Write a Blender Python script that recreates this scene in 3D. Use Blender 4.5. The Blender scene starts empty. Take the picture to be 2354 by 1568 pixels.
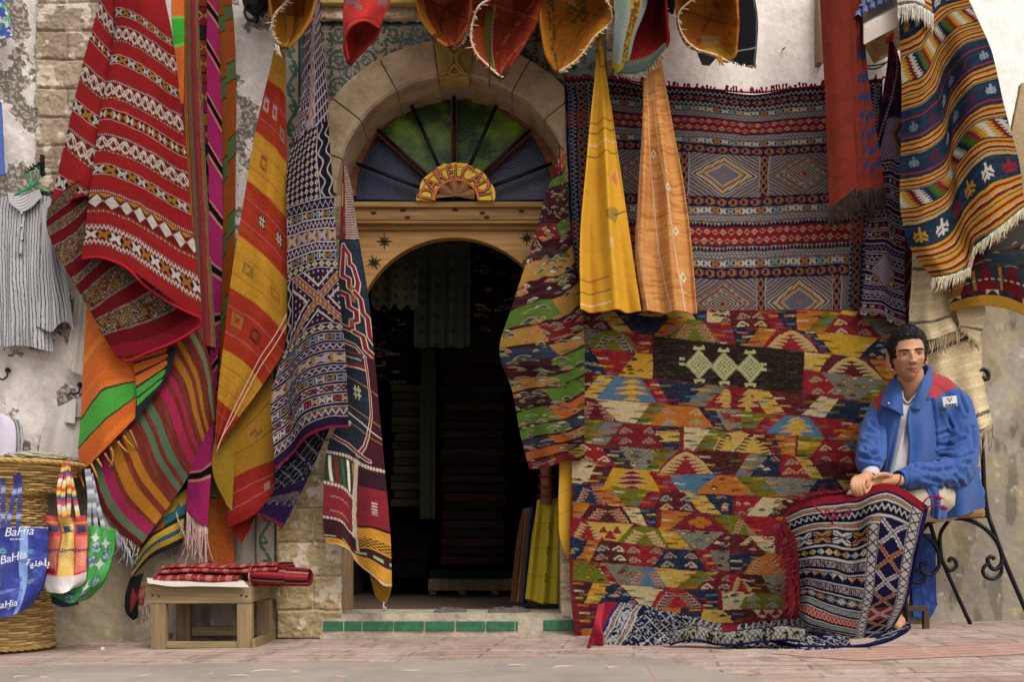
import bpy, bmesh, math, random
import numpy as np
from mathutils import Vector, Matrix, noise as mnoise
random.seed(7)
RNG = np.random.default_rng(11)
SC = bpy.context.scene
COL = SC.collection
F, CX, CY, D0, HC = 2298.8, 1177.0, 1248.0, 5.0, 0.47
def P(x, y, q=0.0):
    d = D0 - q
    return ((x - CX) * d / F, -q, HC + (CY - y) * d / F)
def VP(x, y, q=0.0):
    return Vector(P(x, y, q))
def ground_z(X):
    t = X + 0.275
    return t * (0.016 if t < 0 else 0.028)
def lin(h):
    if not isinstance(h, str): return h
    v = [int(h[i:i+2], 16) / 255 for i in (0, 2, 4)]
    return tuple(c / 12.92 if c <= .04045 else ((c + .055) / 1.055) ** 2.4 for c in v)
def link(o, parent=None):
    COL.objects.link(o)
    if parent is not None: o.parent = parent
    return o
def tag(o, label=None, cat=None, group=None, kind=None):
    if label: o['label'] = label
    if cat: o['category'] = cat
    if group: o['group'] = group
    if kind: o['kind'] = kind
    return o
def empty(name, loc=(0, 0, 0), label=None, cat=None, group=None, kind=None):
    o = bpy.data.objects.new(name, None); link(o)
    o.empty_display_size = .1
    o.location = loc
    return tag(o, label, cat, group, kind)
def adopt(child, parent):
    child.parent = parent
    child.matrix_parent_inverse = Matrix.Translation(-Vector(parent.location))
    return child
def mesh_np(name, V, Fq, mat, parent=None, cols=None, uvs=None, smooth=True, mats=None, midx=None):
    """V (n,3), Fq (m,4) or list of faces; cols (n,3) linear; uvs (n,2) per vertex"""
    me = bpy.data.meshes.new(name)
    V = np.asarray(V, dtype=np.float32)
    if isinstance(Fq, np.ndarray):
        n, k = Fq.shape
        me.vertices.add(len(V)); me.vertices.foreach_set('co', V.ravel())
        me.loops.add(n * k); me.loops.foreach_set('vertex_index', Fq.ravel().astype(np.int32))
        me.polygons.add(n)
        me.polygons.foreach_set('loop_start', np.arange(0, n * k, k, dtype=np.int32))
        me.polygons.foreach_set('loop_total', np.full(n, k, dtype=np.int32))
        me.update(calc_edges=True)
    else:
        me.from_pydata([tuple(map(float, v)) for v in V], [], [tuple(f) for f in Fq]); me.update()
    if smooth: me.polygons.foreach_set('use_smooth', np.ones(len(me.polygons), dtype=bool))
    if cols is not None:
        a = me.color_attributes.new('Col', 'FLOAT_COLOR', 'POINT')
        c4 = np.ones((len(V), 4), dtype=np.float32); c4[:, :3] = cols
        a.data.foreach_set('color', c4.ravel())
    if uvs is not None:
        li = np.empty(len(me.loops), dtype=np.int32); me.loops.foreach_get('vertex_index', li)
        uvl = me.uv_layers.new(name='UV'); uvl.data.foreach_set('uv', np.asarray(uvs, dtype=np.float32)[li].ravel())
    for m in (mats or [mat]): me.materials.append(m)
    if midx is not None: me.polygons.foreach_set('material_index', np.asarray(midx, dtype=np.int32))
    me.validate()
    o = bpy.data.objects.new(name, me); link(o)
    if parent is not None: adopt(o, parent)
    return o
def bm_obj(name, bm, mat, parent=None, smooth=False, bevel=0, seg=2):
    if bevel:
        bmesh.ops.bevel(bm, geom=[e for e in bm.edges], offset=bevel, segments=seg, profile=.6, affect='EDGES', clamp_overlap=True)
    me = bpy.data.meshes.new(name); bm.normal_update(); bm.to_mesh(me); bm.free()
    if smooth:
        for p in me.polygons: p.use_smooth = True
    for m in (mat if isinstance(mat, (list, tuple)) else [mat]): me.materials.append(m)
    o = bpy.data.objects.new(name, me); link(o)
    if parent is not None: adopt(o, parent)
    return o
def bm_box(bm, lo, hi, rot=None, about=None):
    vs = [bm.verts.new((x, y, z)) for x in (lo[0], hi[0]) for y in (lo[1], hi[1]) for z in (lo[2], hi[2])]
    for f in ((0,1,3,2),(4,6,7,5),(0,4,5,1),(2,3,7,6),(0,2,6,4),(1,5,7,3)): bm.faces.new([vs[i] for i in f])
    if rot is not None:
        c = Vector(about if about else [(a + b) / 2 for a, b in zip(lo, hi)])
        for v in vs: v.co = rot @ (v.co - c) + c
    return vs
def box(name, lo, hi, mat, parent=None, bevel=.004, rot=None, about=None):
    bm = bmesh.new(); bm_box(bm, [min(a, b) for a, b in zip(lo, hi)], [max(a, b) for a, b in zip(lo, hi)], rot, about)
    return bm_obj(name, bm, mat, parent, bevel=bevel)
def beam_pts(bm, a, b, w, t, up=(0, 0, 1)):
    """rectangular bar from a to b, width w along side axis, thickness t along up-ish"""
    a, b = Vector(a), Vector(b); d = (b - a).normalized(); s = d.cross(Vector(up)).normalized(); u = s.cross(d).normalized()
    vs = []
    for p in (a, b):
        for i, j in ((-1,-1),(1,-1),(1,1),(-1,1)): vs.append(bm.verts.new(p + s * i * w / 2 + u * j * t / 2))
    for f in ((0,1,2,3),(7,6,5,4),(0,4,5,1),(1,5,6,2),(2,6,7,3),(3,7,4,0)): bm.faces.new([vs[i] for i in f])
    return vs
def crom(pts, n, closed=False):
    """Catmull-Rom resample of (k,dim) control points by chord length"""
    p = np.asarray(pts, float)
    if len(p) == 1: return np.repeat(p, n, 0)
    L = np.r_[0, np.cumsum(np.maximum(np.linalg.norm(np.diff(p[:, :3], axis=0), axis=1), 1e-6))]
    t = np.linspace(0, L[-1], n)
    return hermite(L, p, t)
def hermite(x, y, t):
    x = np.asarray(x, float); y = np.asarray(y, float)
    if len(x) == 2:
        w = ((t - x[0]) / (x[1] - x[0]))
        w = w.reshape((-1,) + (1,) * (y.ndim - 1))
        return y[0] * (1 - w) + y[1] * w
    h = np.diff(x).reshape((-1,) + (1,) * (y.ndim - 1)); s = np.diff(y, axis=0) / h
    m = np.empty_like(y)
    m[1:-1] = (s[:-1] * h[1:] + s[1:] * h[:-1]) / (h[1:] + h[:-1])
    m[0] = s[0]; m[-1] = s[-1]
    i = np.clip(np.searchsorted(x, t, side='right') - 1, 0, len(x) - 2)
    hh = (x[i + 1] - x[i]); u = (t - x[i]) / hh
    sh = (-1,) + (1,) * (y.ndim - 1); u = u.reshape(sh); hh = hh.reshape(sh)
    return ((1 + 2*u) * (1-u)**2) * y[i] + u * (1-u)**2 * hh * m[i] + u*u * (3 - 2*u) * y[i+1] + u*u * (u-1) * hh * m[i+1]
def tubes(polys, radii, n=6, taper=None):
    """list of world polylines -> verts, faces ; radii scalar or list per poly (scalar or array)"""
    V, Fc, off = [], [], 0
    for k, pl in enumerate(polys):
        pl = np.asarray(pl, float); m = len(pl)
        r = radii[k] if isinstance(radii, (list, tuple)) else radii
        r = np.broadcast_to(np.asarray(r, float), (m,))
        T = np.gradient(pl, axis=0); T /= np.maximum(np.linalg.norm(T, axis=1, keepdims=True), 1e-9)
        up = np.array([0.13, 0.21, 0.97]) if abs(T[0][2]) < .9 else np.array([1, .1, .05])
        N = up - T[0] * np.dot(up, T[0]); N /= np.linalg.norm(N)
        rings = []
        for i in range(m):
            N = N - T[i] * np.dot(N, T[i]); N /= max(np.linalg.norm(N), 1e-9); B = np.cross(T[i], N)
            a = np.arange(n) * 2 * np.pi / n
            rings.append(pl[i] + r[i] * (np.cos(a)[:, None] * N + np.sin(a)[:, None] * B))
        V += list(np.concatenate(rings))
        for i in range(m - 1):
            for j in range(n):
                a0 = off + i * n + j; b0 = off + i * n + (j + 1) % n
                Fc.append((a0, b0, b0 + n, a0 + n))
        V.append(pl[0]); V.append(pl[-1]); c0 = off + m * n
        for j in range(n):
            Fc.append((off + (j + 1) % n, off + j, c0)); Fc.append((off + (m - 1) * n + j, off + (m - 1) * n + (j + 1) % n, c0 + 1))
        off += m * n + 2
    return V, Fc
def tube_obj(name, polys, radii, mat, parent=None, n=6, cols=None):
    V, Fc = tubes(polys, radii, n)
    return mesh_np(name, V, Fc, mat, parent, cols=(np.tile(cols, (len(V), 1)) if cols is not None else None))
def vnoise(x, y, seed=0):
    """cheap smooth 2-D value noise for arrays, 0..1"""
    xi = np.floor(x).astype(np.int64); yi = np.floor(y).astype(np.int64); fx = x - xi; fy = y - yi
    fx = fx * fx * (3 - 2 * fx); fy = fy * fy * (3 - 2 * fy)
    def h(a, b):
        n = (a * 374761393 + b * 668265263 + seed * 974634777) & 0x7fffffff
        n = ((n ^ (n >> 13)) * 1274126177) & 0x7fffffff
        return ((n ^ (n >> 16)) & 0xffff) / 65535.0
    return (h(xi, yi) * (1-fx) + h(xi+1, yi) * fx) * (1-fy) + (h(xi, yi+1) * (1-fx) + h(xi+1, yi+1) * fx) * fy
def fbm(x, y, seed=0, o=4):
    s = 0; a = .5
    for i in range(o):
        s = s + a * vnoise(x * 2**i, y * 2**i, seed + i); a *= .5
    return s / (1 - .5**o)
MAT = {}
def new_mat(name):
    m = bpy.data.materials.new(name); m.use_nodes = True; nt = m.node_tree; nt.nodes.clear()
    out = nt.nodes.new('ShaderNodeOutputMaterial'); b = nt.nodes.new('ShaderNodeBsdfPrincipled')
    nt.links.new(b.outputs[0], out.inputs[0]); MAT[name] = m
    return m, nt, b
def node(nt, t, **kw):
    n = nt.nodes.new(t)
    for k, v in kw.items():
        if k.startswith('i_'):
            key = k[2:]; key = int(key) if key.isdigit() else key.replace('_', ' ')
            n.inputs[key].default_value = v
        else: setattr(n, k, v)
    return n
def noise_tex(nt, scale, detail=5, rough=.6, coord='Object', stretch=None):
    tc = node(nt, 'ShaderNodeTexCoord'); n = node(nt, 'ShaderNodeTexNoise', i_Scale=scale, i_Detail=detail, i_Roughness=rough)
    if stretch:
        mp = node(nt, 'ShaderNodeMapping'); mp.inputs['Scale'].default_value = stretch
        nt.links.new(tc.outputs[coord], mp.inputs[0]); nt.links.new(mp.outputs[0], n.inputs['Vector'])
    else: nt.links.new(tc.outputs[coord], n.inputs['Vector'])
    return n
def ramp(nt, src, stops):
    r = node(nt, 'ShaderNodeValToRGB'); e = r.color_ramp.elements
    while len(e) < len(stops): e.new(.5)
    for el, (p, c) in zip(e, stops): el.position = p; el.color = (*lin(c), 1)
    nt.links.new(src, r.inputs[0]); return r
def fval(nt, src, a, b, c, d):
    m = node(nt, 'ShaderNodeMapRange'); nt.links.new(src, m.inputs[0])
    for i, v in enumerate((a, b, c, d)): m.inputs[1 + i].default_value = v
    return m.outputs[0]
def mixc(nt, fac, a, b, mode='MIX'):
    m = node(nt, 'ShaderNodeMix', data_type='RGBA', blend_type=mode)
    for sock, v in ((m.inputs[0], fac), (m.inputs[6], a), (m.inputs[7], b)):
        if hasattr(v, 'is_output') or hasattr(v, 'links'): nt.links.new(v, sock)
        else: sock.default_value = v if not isinstance(v, (tuple, str)) else (*lin(v), 1)
    return m.outputs[2]
def bump(nt, b, src, strength, dist=.01):
    n = node(nt, 'ShaderNodeBump', i_Strength=strength, i_Distance=dist); nt.links.new(src, n.inputs['Height']); nt.links.new(n.outputs[0], b.inputs['Normal']); return n
def m_attr(name, rough=.92, spec=.12, var=.16, nscale=60, stretch=None, bstr=.5, weave=None, sheen=0.0, val=.9):
    """surface whose woven/painted pattern is held in the mesh; yarn and dirt variation is procedural"""
    m, nt, b = new_mat(name); at = node(nt, 'ShaderNodeAttribute', attribute_name='Col')
    n1 = noise_tex(nt, nscale, 4, .7, 'Object', stretch); f = fval(nt, n1.outputs[0], .3, .7, 1 - var, 1 + var * .6)
    n2 = noise_tex(nt, 3.5, 3); f2 = fval(nt, n2.outputs[0], .3, .7, 1 - var * .45, 1 + var * .35)
    mm = node(nt, 'ShaderNodeMath', operation='MULTIPLY'); nt.links.new(f, mm.inputs[0]); nt.links.new(f2, mm.inputs[1])
    vm = node(nt, 'ShaderNodeVectorMath', operation='SCALE'); nt.links.new(at.outputs['Color'], vm.inputs[0]); nt.links.new(mm.outputs[0], vm.inputs['Scale'])
    hs = node(nt, 'ShaderNodeHueSaturation', i_Saturation=.97, i_Value=val); nt.links.new(vm.outputs[0], hs.inputs['Color']); nt.links.new(hs.outputs[0], b.inputs['Base Color'])
    b.inputs['Roughness'].default_value = rough; b.inputs['Specular IOR Level'].default_value = spec
    if sheen: b.inputs['Sheen Weight'].default_value = sheen; b.inputs['Sheen Roughness'].default_value = .6
    if weave:
        uv = node(nt, 'ShaderNodeUVMap'); w = node(nt, 'ShaderNodeTexWave', i_Scale=weave, i_Distortion=1.5, i_Detail=2.0, bands_direction='Y')
        nt.links.new(uv.outputs[0], w.inputs[0])
        ad = node(nt, 'ShaderNodeMath', operation='ADD'); nt.links.new(w.outputs[1], ad.inputs[0]); nt.links.new(n1.outputs[0], ad.inputs[1])
        bump(nt, b, ad.outputs[0], bstr, .003)
    else: bump(nt, b, n1.outputs[0], bstr, .004)
    return m
def m_plain(name, col, rough=.6, metal=0, spec=.4, var=.12, nscale=20, bstr=.15, bdist=.004, stretch=None, coat=0):
    m, nt, b = new_mat(name); n1 = noise_tex(nt, nscale, 5, .65, 'Object', stretch); c = lin(col)
    r = ramp(nt, n1.outputs[0], [(.3, tuple(x * (1 - var) for x in c)), (.7, tuple(min(1, x * (1 + var)) for x in c))])
    nt.links.new(r.outputs[0], b.inputs['Base Color']); b.inputs['Roughness'].default_value = rough; b.inputs['Metallic'].default_value = metal
    b.inputs['Specular IOR Level'].default_value = spec
    if coat: b.inputs['Coat Weight'].default_value = coat
    if bstr: bump(nt, b, n1.outputs[0], bstr, bdist)
    return m
def m_wood(name, c1, c2, c3, scale=(2, 2, 30), rough=.6, axis='X'):
    m, nt, b = new_mat(name)
    st = {'X': (1.5, 18, 26), 'Z': (22, 18, 1.6)}[axis]
    n1 = noise_tex(nt, 2.2, 8, .65, 'Object', st); n2 = noise_tex(nt, 5, 3, .5)
    r = ramp(nt, n1.outputs[0], [(.28, c1), (.5, c2), (.72, c3)])
    c = mixc(nt, fval(nt, n2.outputs[0], .35, .75, 0, .35), r.outputs[0], c1)
    nt.links.new(c, b.inputs['Base Color']); b.inputs['Roughness'].default_value = rough; b.inputs['Specular IOR Level'].default_value = .25
    bump(nt, b, n1.outputs[0], .35, .004); return m
CLOTH = m_attr('woven_cloth', weave=34, bstr=.9, spec=.04)
SMOOTH_CLOTH = m_attr('smooth_cloth', var=.07, nscale=90, bstr=.25, spec=.06)
FUZZY = m_attr('woolly_cloth', var=.22, nscale=110, bstr=1.0, spec=.03, sheen=.04)
VINYL = m_attr('coated_plastic_weave', rough=.32, spec=.5, var=.05, nscale=30, bstr=.35)
PAINT = m_attr('masonry_surface', rough=.93, spec=.15, var=.15, nscale=38, bstr=.6, val=1.04)
GLAZE = m_attr('glazed_tile_surface', rough=.3, spec=.5, var=.2, nscale=14, bstr=.35)
IRON = m_plain('wrought_iron', '16171a', .42, .6, .5, .3, 50, .3)
def blank(U, h): return np.ones(U.shape + (3,)) * np.array(lin(h))
def put(C, m, h, a=1.0): C[m] = C[m] * (1 - a) + np.array(lin(h)) * a
def tri(x): return np.abs((x % 1) * 2 - 1)
def cyc(C, m, idx, cols):
    tab = np.array([lin(c) for c in cols]); C[m] = tab[idx[m] % len(cols)]
def band(C, U, V, v0, v1, kind, per=10, cols=('ffffff',), bg=None, w=.2, ph=0):
    m = (V >= v0) & (V < v1)
    if not m.any(): return
    if bg: put(C, m, bg)
    s = (V - v0) / (v1 - v0); t = U / per + ph; ft = t % 1; k = np.floor(t).astype(int)
    a = np.abs(ft - .5) * 2; b = np.abs(s - .5) * 2
    if kind == 'line': put(C, m, cols[0])
    elif kind == 'zig': put(C, m & (np.abs(s - .5 - .34 * (tri(t) * 2 - 1)) < w), cols[0])
    elif kind == 'dzig':
        z = s - .5 - .3 * (tri(t) * 2 - 1); put(C, m & (np.abs(z - .14) < w * .45), cols[0]); put(C, m & (np.abs(z + .14) < w * .45), cols[-1])
    elif kind == 'dia':
        r = a + b; mm = m & (r < .98); cyc(C, mm, k, cols)
        if w: put(C, m & (r > .98 - w) & (r < .98), cols[-1]) if w < .5 else None
        put(C, m & (r < .3), bg or '000000')
    elif kind == 'fdia': cyc(C, m & (a + b < .9), k, cols)
    elif kind == 'xx':
        mm = m & (np.abs(a - b) < w * 1.3) & (a < .92) & (b < .95) | m & (b < .16) & (a < .8) & (np.abs(a - .45) < .22)
        cyc(C, mm, k, cols)
    elif kind == 'star':
        mm = m & (((np.abs(a - b) < w) & (a < .9)) | ((a > .55) & (a < .85) & (b < .55)) ) ; cyc(C, mm, k, cols)
    elif kind == 'net':
        r = np.minimum(np.abs(((t + s) % 1) - .5), np.abs(((t - s) % 1) - .5)); put(C, m & (r < w), cols[0])
    elif kind == 'dots': cyc(C, m & (np.abs(ft - .5) < .27) & (b < .7), k, cols)
    elif kind == 'tri': mm = m & (s < tri(t)); cyc(C, mm, k, cols)
    elif kind == 'tooth': put(C, m & ((ft < .5) | (s < .35)), cols[0])
    elif kind == 'bow':
        mm = m & (b < a * 1.0) & (a < .95); cyc(C, mm, k, cols)
    elif kind == 'step':
        q = np.floor((tri(t)) * 4) / 4; put(C, m & (np.abs(s - q * .7 - .15) < w), cols[0])
    elif kind == 'checks':
        kk = (np.floor(U / per) + np.floor(s * 3)).astype(int); cyc(C, m & (kk % 2 == 0), np.floor(U / per / 2).astype(int), cols)
    elif kind == 'mixed':
        q = 1.7; h = (np.floor(U / q) * 73 + np.floor(V / q) * 179 + np.floor(U / q * .37) * 31).astype(int); h = (h * 2654435761 >> 7) & 1023
        cyc(C, m, h, cols)
def concentric(C, U, V, cx, cy, rx, ry, cols, pow_=1.0):
    r = np.abs(U - cx) / rx + np.abs(V - cy) / ry
    n = len(cols); k = np.floor((1 - r) * n).astype(int); m = (r < 1)
    tab = np.array([lin(c) for c in cols]); C[m] = tab[np.clip(k[m], 0, n - 1)]
    return r
def inpoly(U, V, pts):
    pts = np.asarray(pts, float); x0, y0 = pts.min(0); x1, y1 = pts.max(0)
    bb = (U >= x0) & (U <= x1) & (V >= y0) & (V <= y1); out = np.zeros(U.shape, bool)
    if not bb.any(): return out
    u = U[bb]; v = V[bb]; r = np.zeros(u.shape, bool); n = len(pts)
    for i in range(n):
        xa, ya = pts[i]; xb, yb = pts[(i + 1) % n]
        if ya == yb: continue
        c = ((ya > v) != (yb > v)) & (u < (xb - xa) * (v - ya) / (yb - ya) + xa); r ^= c
    out[bb] = r; return out
def segline(U, V, pts, w):
    m = np.zeros(U.shape, bool)
    for (x0, y0), (x1, y1) in zip(pts[:-1], pts[1:]):
        L2 = (x1-x0)**2 + (y1-y0)**2 + 1e-9
        t = np.clip(((U-x0)*(x1-x0) + (V-y0)*(y1-y0)) / L2, 0, 1)
        m |= (U - x0 - t*(x1-x0))**2 + (V - y0 - t*(y1-y0))**2 < (w/2)**2
    return m
def sheet(name, rows, paint, size, mat=None, parent=None, th=.006, fold=None, step=1.5, ss=2, wob=1.2, seed=1, ripple=.003, back=True, keep=None):
    """rows: (v, q, [(x, y[, dq]), ...]) read off the photograph at distance q in front of the facade.
    paint(U, V) gives linear colours; size = cloth extent in reading units."""
    W, H = size; He = 0
    if max(p[1] for p in rows[0][2]) <= -30 and rows[0][2][0][1] > -200:
        r0, r1 = rows[0], rows[-1]; sl = (r1[2][0][1] - r0[2][0][1]) / (r1[0] - r0[0]); rows = [(r0[0] - 170 / sl, r0[1], [(p[0], p[1] - 170) + tuple(p[2:]) for p in r0[2]])] + list(rows)
        He = H * 170 / (sl * (r1[0] - r0[0]))
    vs = np.array([r[0] for r in rows], float)
    ctrl = []
    for v, q, pts in rows: ctrl.append([[p[0], p[1], q + (p[2] if len(p) > 2 else 0)] for p in pts])
    def chord(c): c = np.array(c)[:, :2]; return np.sum(np.linalg.norm(np.diff(c, axis=0), axis=1))
    nu = max(3, int(max(chord(c) for c in ctrl) / step))
    R = []
    for c in ctrl:
        a = np.array(c, float); a2 = a.copy(); L = np.r_[0, np.cumsum(np.maximum(np.linalg.norm(np.diff(a[:, :2], axis=0), axis=1), 1e-6))]
        R.append(hermite(L, a, np.linspace(0, L[-1], nu)))
    R = np.array(R)
    hl = max(np.sum(np.linalg.norm(np.diff(R[:, j, :2], axis=0), axis=1)) for j in (0, nu // 2, nu - 1))
    nv = max(3, int(hl / step)); G = hermite(vs, R, np.linspace(vs[0], vs[-1], nv))
    u = np.linspace(0, 1, nu)[None, :]; v = np.linspace(0, 1, nv)[:, None]
    q = G[..., 2].copy()
    if fold is not None: q = q + fold(u + 0 * v, v + 0 * u)
    if ripple: q = q + ripple * ((fbm(u * W / 45 + 0 * v, v * H / 60 + 0 * u, seed) - .5) * 3.2)
    d0 = D0 - G[..., 2]
    X = (G[..., 0] - CX) * d0 / F; Z = HC + (CY - G[..., 1]) * d0 / F; Y = -q
    us = (np.arange(nu * ss) + .5) / (nu * ss); vv = (np.arange(nv * ss) + .5) / (nv * ss)
    V_, U_ = np.meshgrid(vv * (H + He) - He, us * W, indexing='ij')
    if wob: U2 = U_ + wob * (fbm(U_ / 22, V_ / 22, seed + 5, 2) - .5) * 2; V2 = V_ + wob * (fbm(U_ / 26, V_ / 26, seed + 9, 2) - .5) * 2
    else: U2, V2 = U_, V_
    C = paint(U2, V2); C = C.reshape(nv, ss, nu, ss, 3).mean(axis=(1, 3)).reshape(-1, 3)
    Vv = np.stack([X, Y, Z], -1).reshape(-1, 3)
    i = np.arange(nv - 1)[:, None] * nu + np.arange(nu - 1)[None, :]
    Fq = np.stack([i, i + nu, i + nu + 1, i + 1], -1).reshape(-1, 4)
    if keep is not None:
        k = keep(G[..., 0], G[..., 1]).reshape(-1); Fq = Fq[k[Fq].all(axis=1)]
        used = np.zeros(len(Vv), bool); used[Fq.ravel()] = True; rm = np.cumsum(used) - 1
        Vv = Vv[used]; C = C[used]; Fq = rm[Fq]
        uvs = np.stack(np.broadcast_arrays(u * W / 100, v * H / 100), -1).reshape(-1, 2)[used]
    else: uvs = np.stack(np.broadcast_arrays(u * W / 100, v * H / 100), -1).reshape(-1, 2)
    o = mesh_np(name, Vv, Fq, mat or CLOTH, parent, cols=C, uvs=uvs)
    if back and th:
        md = o.modifiers.new('thickness', 'SOLIDIFY'); md.thickness = th; md.offset = -1 if False else 1; md.use_rim = True
        md.offset = -1
    return o
def folds(*ws):
    """ws: (amp, freq, phase, skew, v_start) ridges running down the cloth"""
    def f(u, v):
        s = 0
        for a, fr, ph, sk, v0 in ws: s = s + a * np.sin((u * fr + ph + sk * v) * 2 * np.pi) * np.clip((v - v0) * 2.5 + .15, 0, 1)
        return s
    return f
def fringe(name, line, n, length, col, parent, r=.0025, sway=(0, 1), jit=.25, curl=0.0, mat=None, var=.2, seed=3, knots=0):
    """line: [(x,y,q)...] in reading units; threads hang from it by `length`"""
    rs = np.random.default_rng(seed); L = crom(np.array(line, float), n); polys = []; rad = []
    for k in range(n):
        x, y, q = L[k] + rs.normal(0, .6, 3) * (1, 1, .002); l = length * (1 + rs.normal(0, var)); dx = rs.normal(0, jit)
        pts = []
        for j in range(6):
            t = j / 5; pts.append(P(x + l * t * (sway[0] + dx * t) + curl * math.sin(t * 5 + k) * l, y + l * t * sway[1] * (1 - .15 * abs(dx) * t), q + rs.normal(0, .002)))
        polys.append(pts); rad.append(np.array([1, 1, .9, .85, .8, .5]) * r * (1 + rs.normal(0, .15)))
    V, Fc = tubes(polys, rad, 5); c = np.array(lin(col))
    cc = np.repeat(np.clip(c[None] * (1 + rs.normal(0, .12, (n, 1))), 0, 1), 6 * 5 + 2, axis=0)
    return mesh_np(name, V, Fc, mat or FUZZY, parent, cols=cc)
cam = bpy.data.cameras.new('camera'); co = bpy.data.objects.new('camera', cam); link(co); SC.camera = co
co.location = (0, -D0, HC); co.rotation_euler = (math.radians(90), 0, 0)
cam.sensor_width = 36; cam.lens = 36 * 1000 / 1024; cam.shift_x = 0.0005; cam.shift_y = (543 - 341.5) / 1024; cam.clip_end = 300
W = bpy.data.worlds.new('World'); SC.world = W; W.use_nodes = True
nt = W.node_tree; nt.nodes.clear()
sk = nt.nodes.new('ShaderNodeTexSky'); sk.sky_type = 'NISHITA'; sk.sun_disc = False
SUN_EL, SUN_AZ = math.radians(52), math.radians(148)
sk.sun_elevation = SUN_EL; sk.sun_rotation = SUN_AZ; sk.air_density = 1.0; sk.dust_density = 3.5; sk.ozone_density = .6
bg = nt.nodes.new('ShaderNodeBackground'); bg.inputs[1].default_value = .15
hs = nt.nodes.new('ShaderNodeHueSaturation'); hs.inputs['Saturation'].default_value = .12
out = nt.nodes.new('ShaderNodeOutputWorld')
nt.links.new(sk.outputs[0], hs.inputs['Color']); nt.links.new(hs.outputs[0], bg.inputs[0]); nt.links.new(bg.outputs[0], out.inputs[0])
sd = bpy.data.lights.new('sun', 'SUN'); sd.energy = 1.1; sd.angle = math.radians(30); sd.color = (1, .90, .78)
so = bpy.data.objects.new('sun', sd); link(so); so.location = (3, -6, 8)
dv = Vector((math.sin(SUN_AZ) * math.cos(SUN_EL), math.cos(SUN_AZ) * math.cos(SUN_EL), math.sin(SUN_EL)))
so.rotation_euler = dv.to_track_quat('Z', 'Y').to_euler()
SC.view_settings.view_transform = 'Standard'; SC.view_settings.look = 'None'; SC.view_settings.exposure = 0.56; SC.view_settings.gamma = 1
SC.cycles.max_bounces = 8; SC.cycles.diffuse_bounces = 5; SC.cycles.use_denoising = True
def ground_sheet(name, x0, x1, y0, y1, dz, mat, nx=2, ny=2, kind='structure', keep=None, rough=0):
    xs = np.linspace(x0, x1, nx); ys = np.linspace(y0, y1, ny)
    V = [(x, y, ground_z(x) + dz + (rough * (mnoise.noise(Vector((x * 3, y * 3, 0))) ) if rough else 0)) for y in ys for x in xs]
    Fq = [(j * nx + i, j * nx + i + 1, (j + 1) * nx + i + 1, (j + 1) * nx + i) for j in range(ny - 1) for i in range(nx - 1)]
    if keep: Fq = [f for f in Fq if keep(sum(V[k][0] for k in f) / 4, sum(V[k][1] for k in f) / 4)]
    o = mesh_np(name, V, Fq, mat); tag(o, kind=kind); return o
def m_paving(name, cA, cB, joint, rot, bw, bh, stain):
    m, nt, b = new_mat(name); tc = node(nt, 'ShaderNodeTexCoord'); mp = node(nt, 'ShaderNodeMapping'); mp.inputs['Rotation'].default_value = (0, 0, rot)
    nt.links.new(tc.outputs['Object'], mp.inputs[0])
    br = node(nt, 'ShaderNodeTexBrick', offset=.5, i_Scale=1.0); nt.links.new(mp.outputs[0], br.inputs['Vector'])
    br.inputs['Color1'].default_value = (*lin(cA), 1); br.inputs['Color2'].default_value = (*lin(cB), 1); br.inputs['Mortar'].default_value = (*lin(joint), 1)
    br.inputs['Mortar Size'].default_value = .007; br.inputs['Mortar Smooth'].default_value = .3; br.inputs['Brick Width'].default_value = bw; br.inputs['Row Height'].default_value = bh
    n = noise_tex(nt, 2.3, 8, .7); n2 = noise_tex(nt, 26, 8, .8); n3 = noise_tex(nt, 1.0, 9, .75, 'Object', (9, 3, 1))
    c = mixc(nt, fval(nt, n.outputs[0], .42, .72, 0, .75), br.outputs[0], stain); c = mixc(nt, fval(nt, n3.outputs[0], .52, .60, 0, .5), c, joint)
    c = mixc(nt, fval(nt, n2.outputs[0], .42, .70, 0, .55), c, joint)
    nt.links.new(c, b.inputs['Base Color']); b.inputs['Roughness'].default_value = .8; b.inputs['Specular IOR Level'].default_value = .25
    ad = node(nt, 'ShaderNodeMath', operation='ADD'); nt.links.new(n2.outputs[0], ad.inputs[0]); nt.links.new(br.outputs[1], ad.inputs[1]); ad.inputs[1].default_value = 0
    mu = node(nt, 'ShaderNodeMath', operation='MULTIPLY', i_1=-1.2); nt.links.new(br.outputs[1], mu.inputs[0]); nt.links.new(mu.outputs[0], ad.inputs[1])
    bump(nt, b, ad.outputs[0], .5, .01); return m
M_STREET = m_plain('street_dust', '8d8078', .9, 0, .1, .2, 6, .4)
M_PINK = m_paving('pink_paving', 'b59c8f', '9f8478', '6e5c51', math.radians(8), .62, .11, 'c0b2a8')
M_GREY = m_paving('grey_paving', '858179', '9c948a', 'a58f82', math.radians(3), 1.1, .45, '746c64')
M_RED = m_paving('red_brick_paving', 'a5786a', '9c6c5e', 'b59f92', math.radians(-6), .5, .075, 'a88476')
ground_sheet('ground', -40, 40, -45, 0.6, -.012, M_STREET, 161, 3)
ground_sheet('pavement', -6, 6, -3.4, .05, 0, M_PINK, 97, 25, rough=.004)
def patch(name, f, mat, dz, nx=60, ny=30):
    V = []
    for j in range(ny):
        for i in range(nx): x, y = f(i / (nx - 1), j / (ny - 1)); V.append((x, y, ground_z(x) + dz + .003 * mnoise.noise(Vector((x * 3, y * 3, 0)))))
    tag(mesh_np(name, V, [(j * nx + i, j * nx + i + 1, (j + 1) * nx + i + 1, (j + 1) * nx + i) for j in range(ny - 1) for i in range(nx - 1)], mat), kind='structure')
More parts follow.
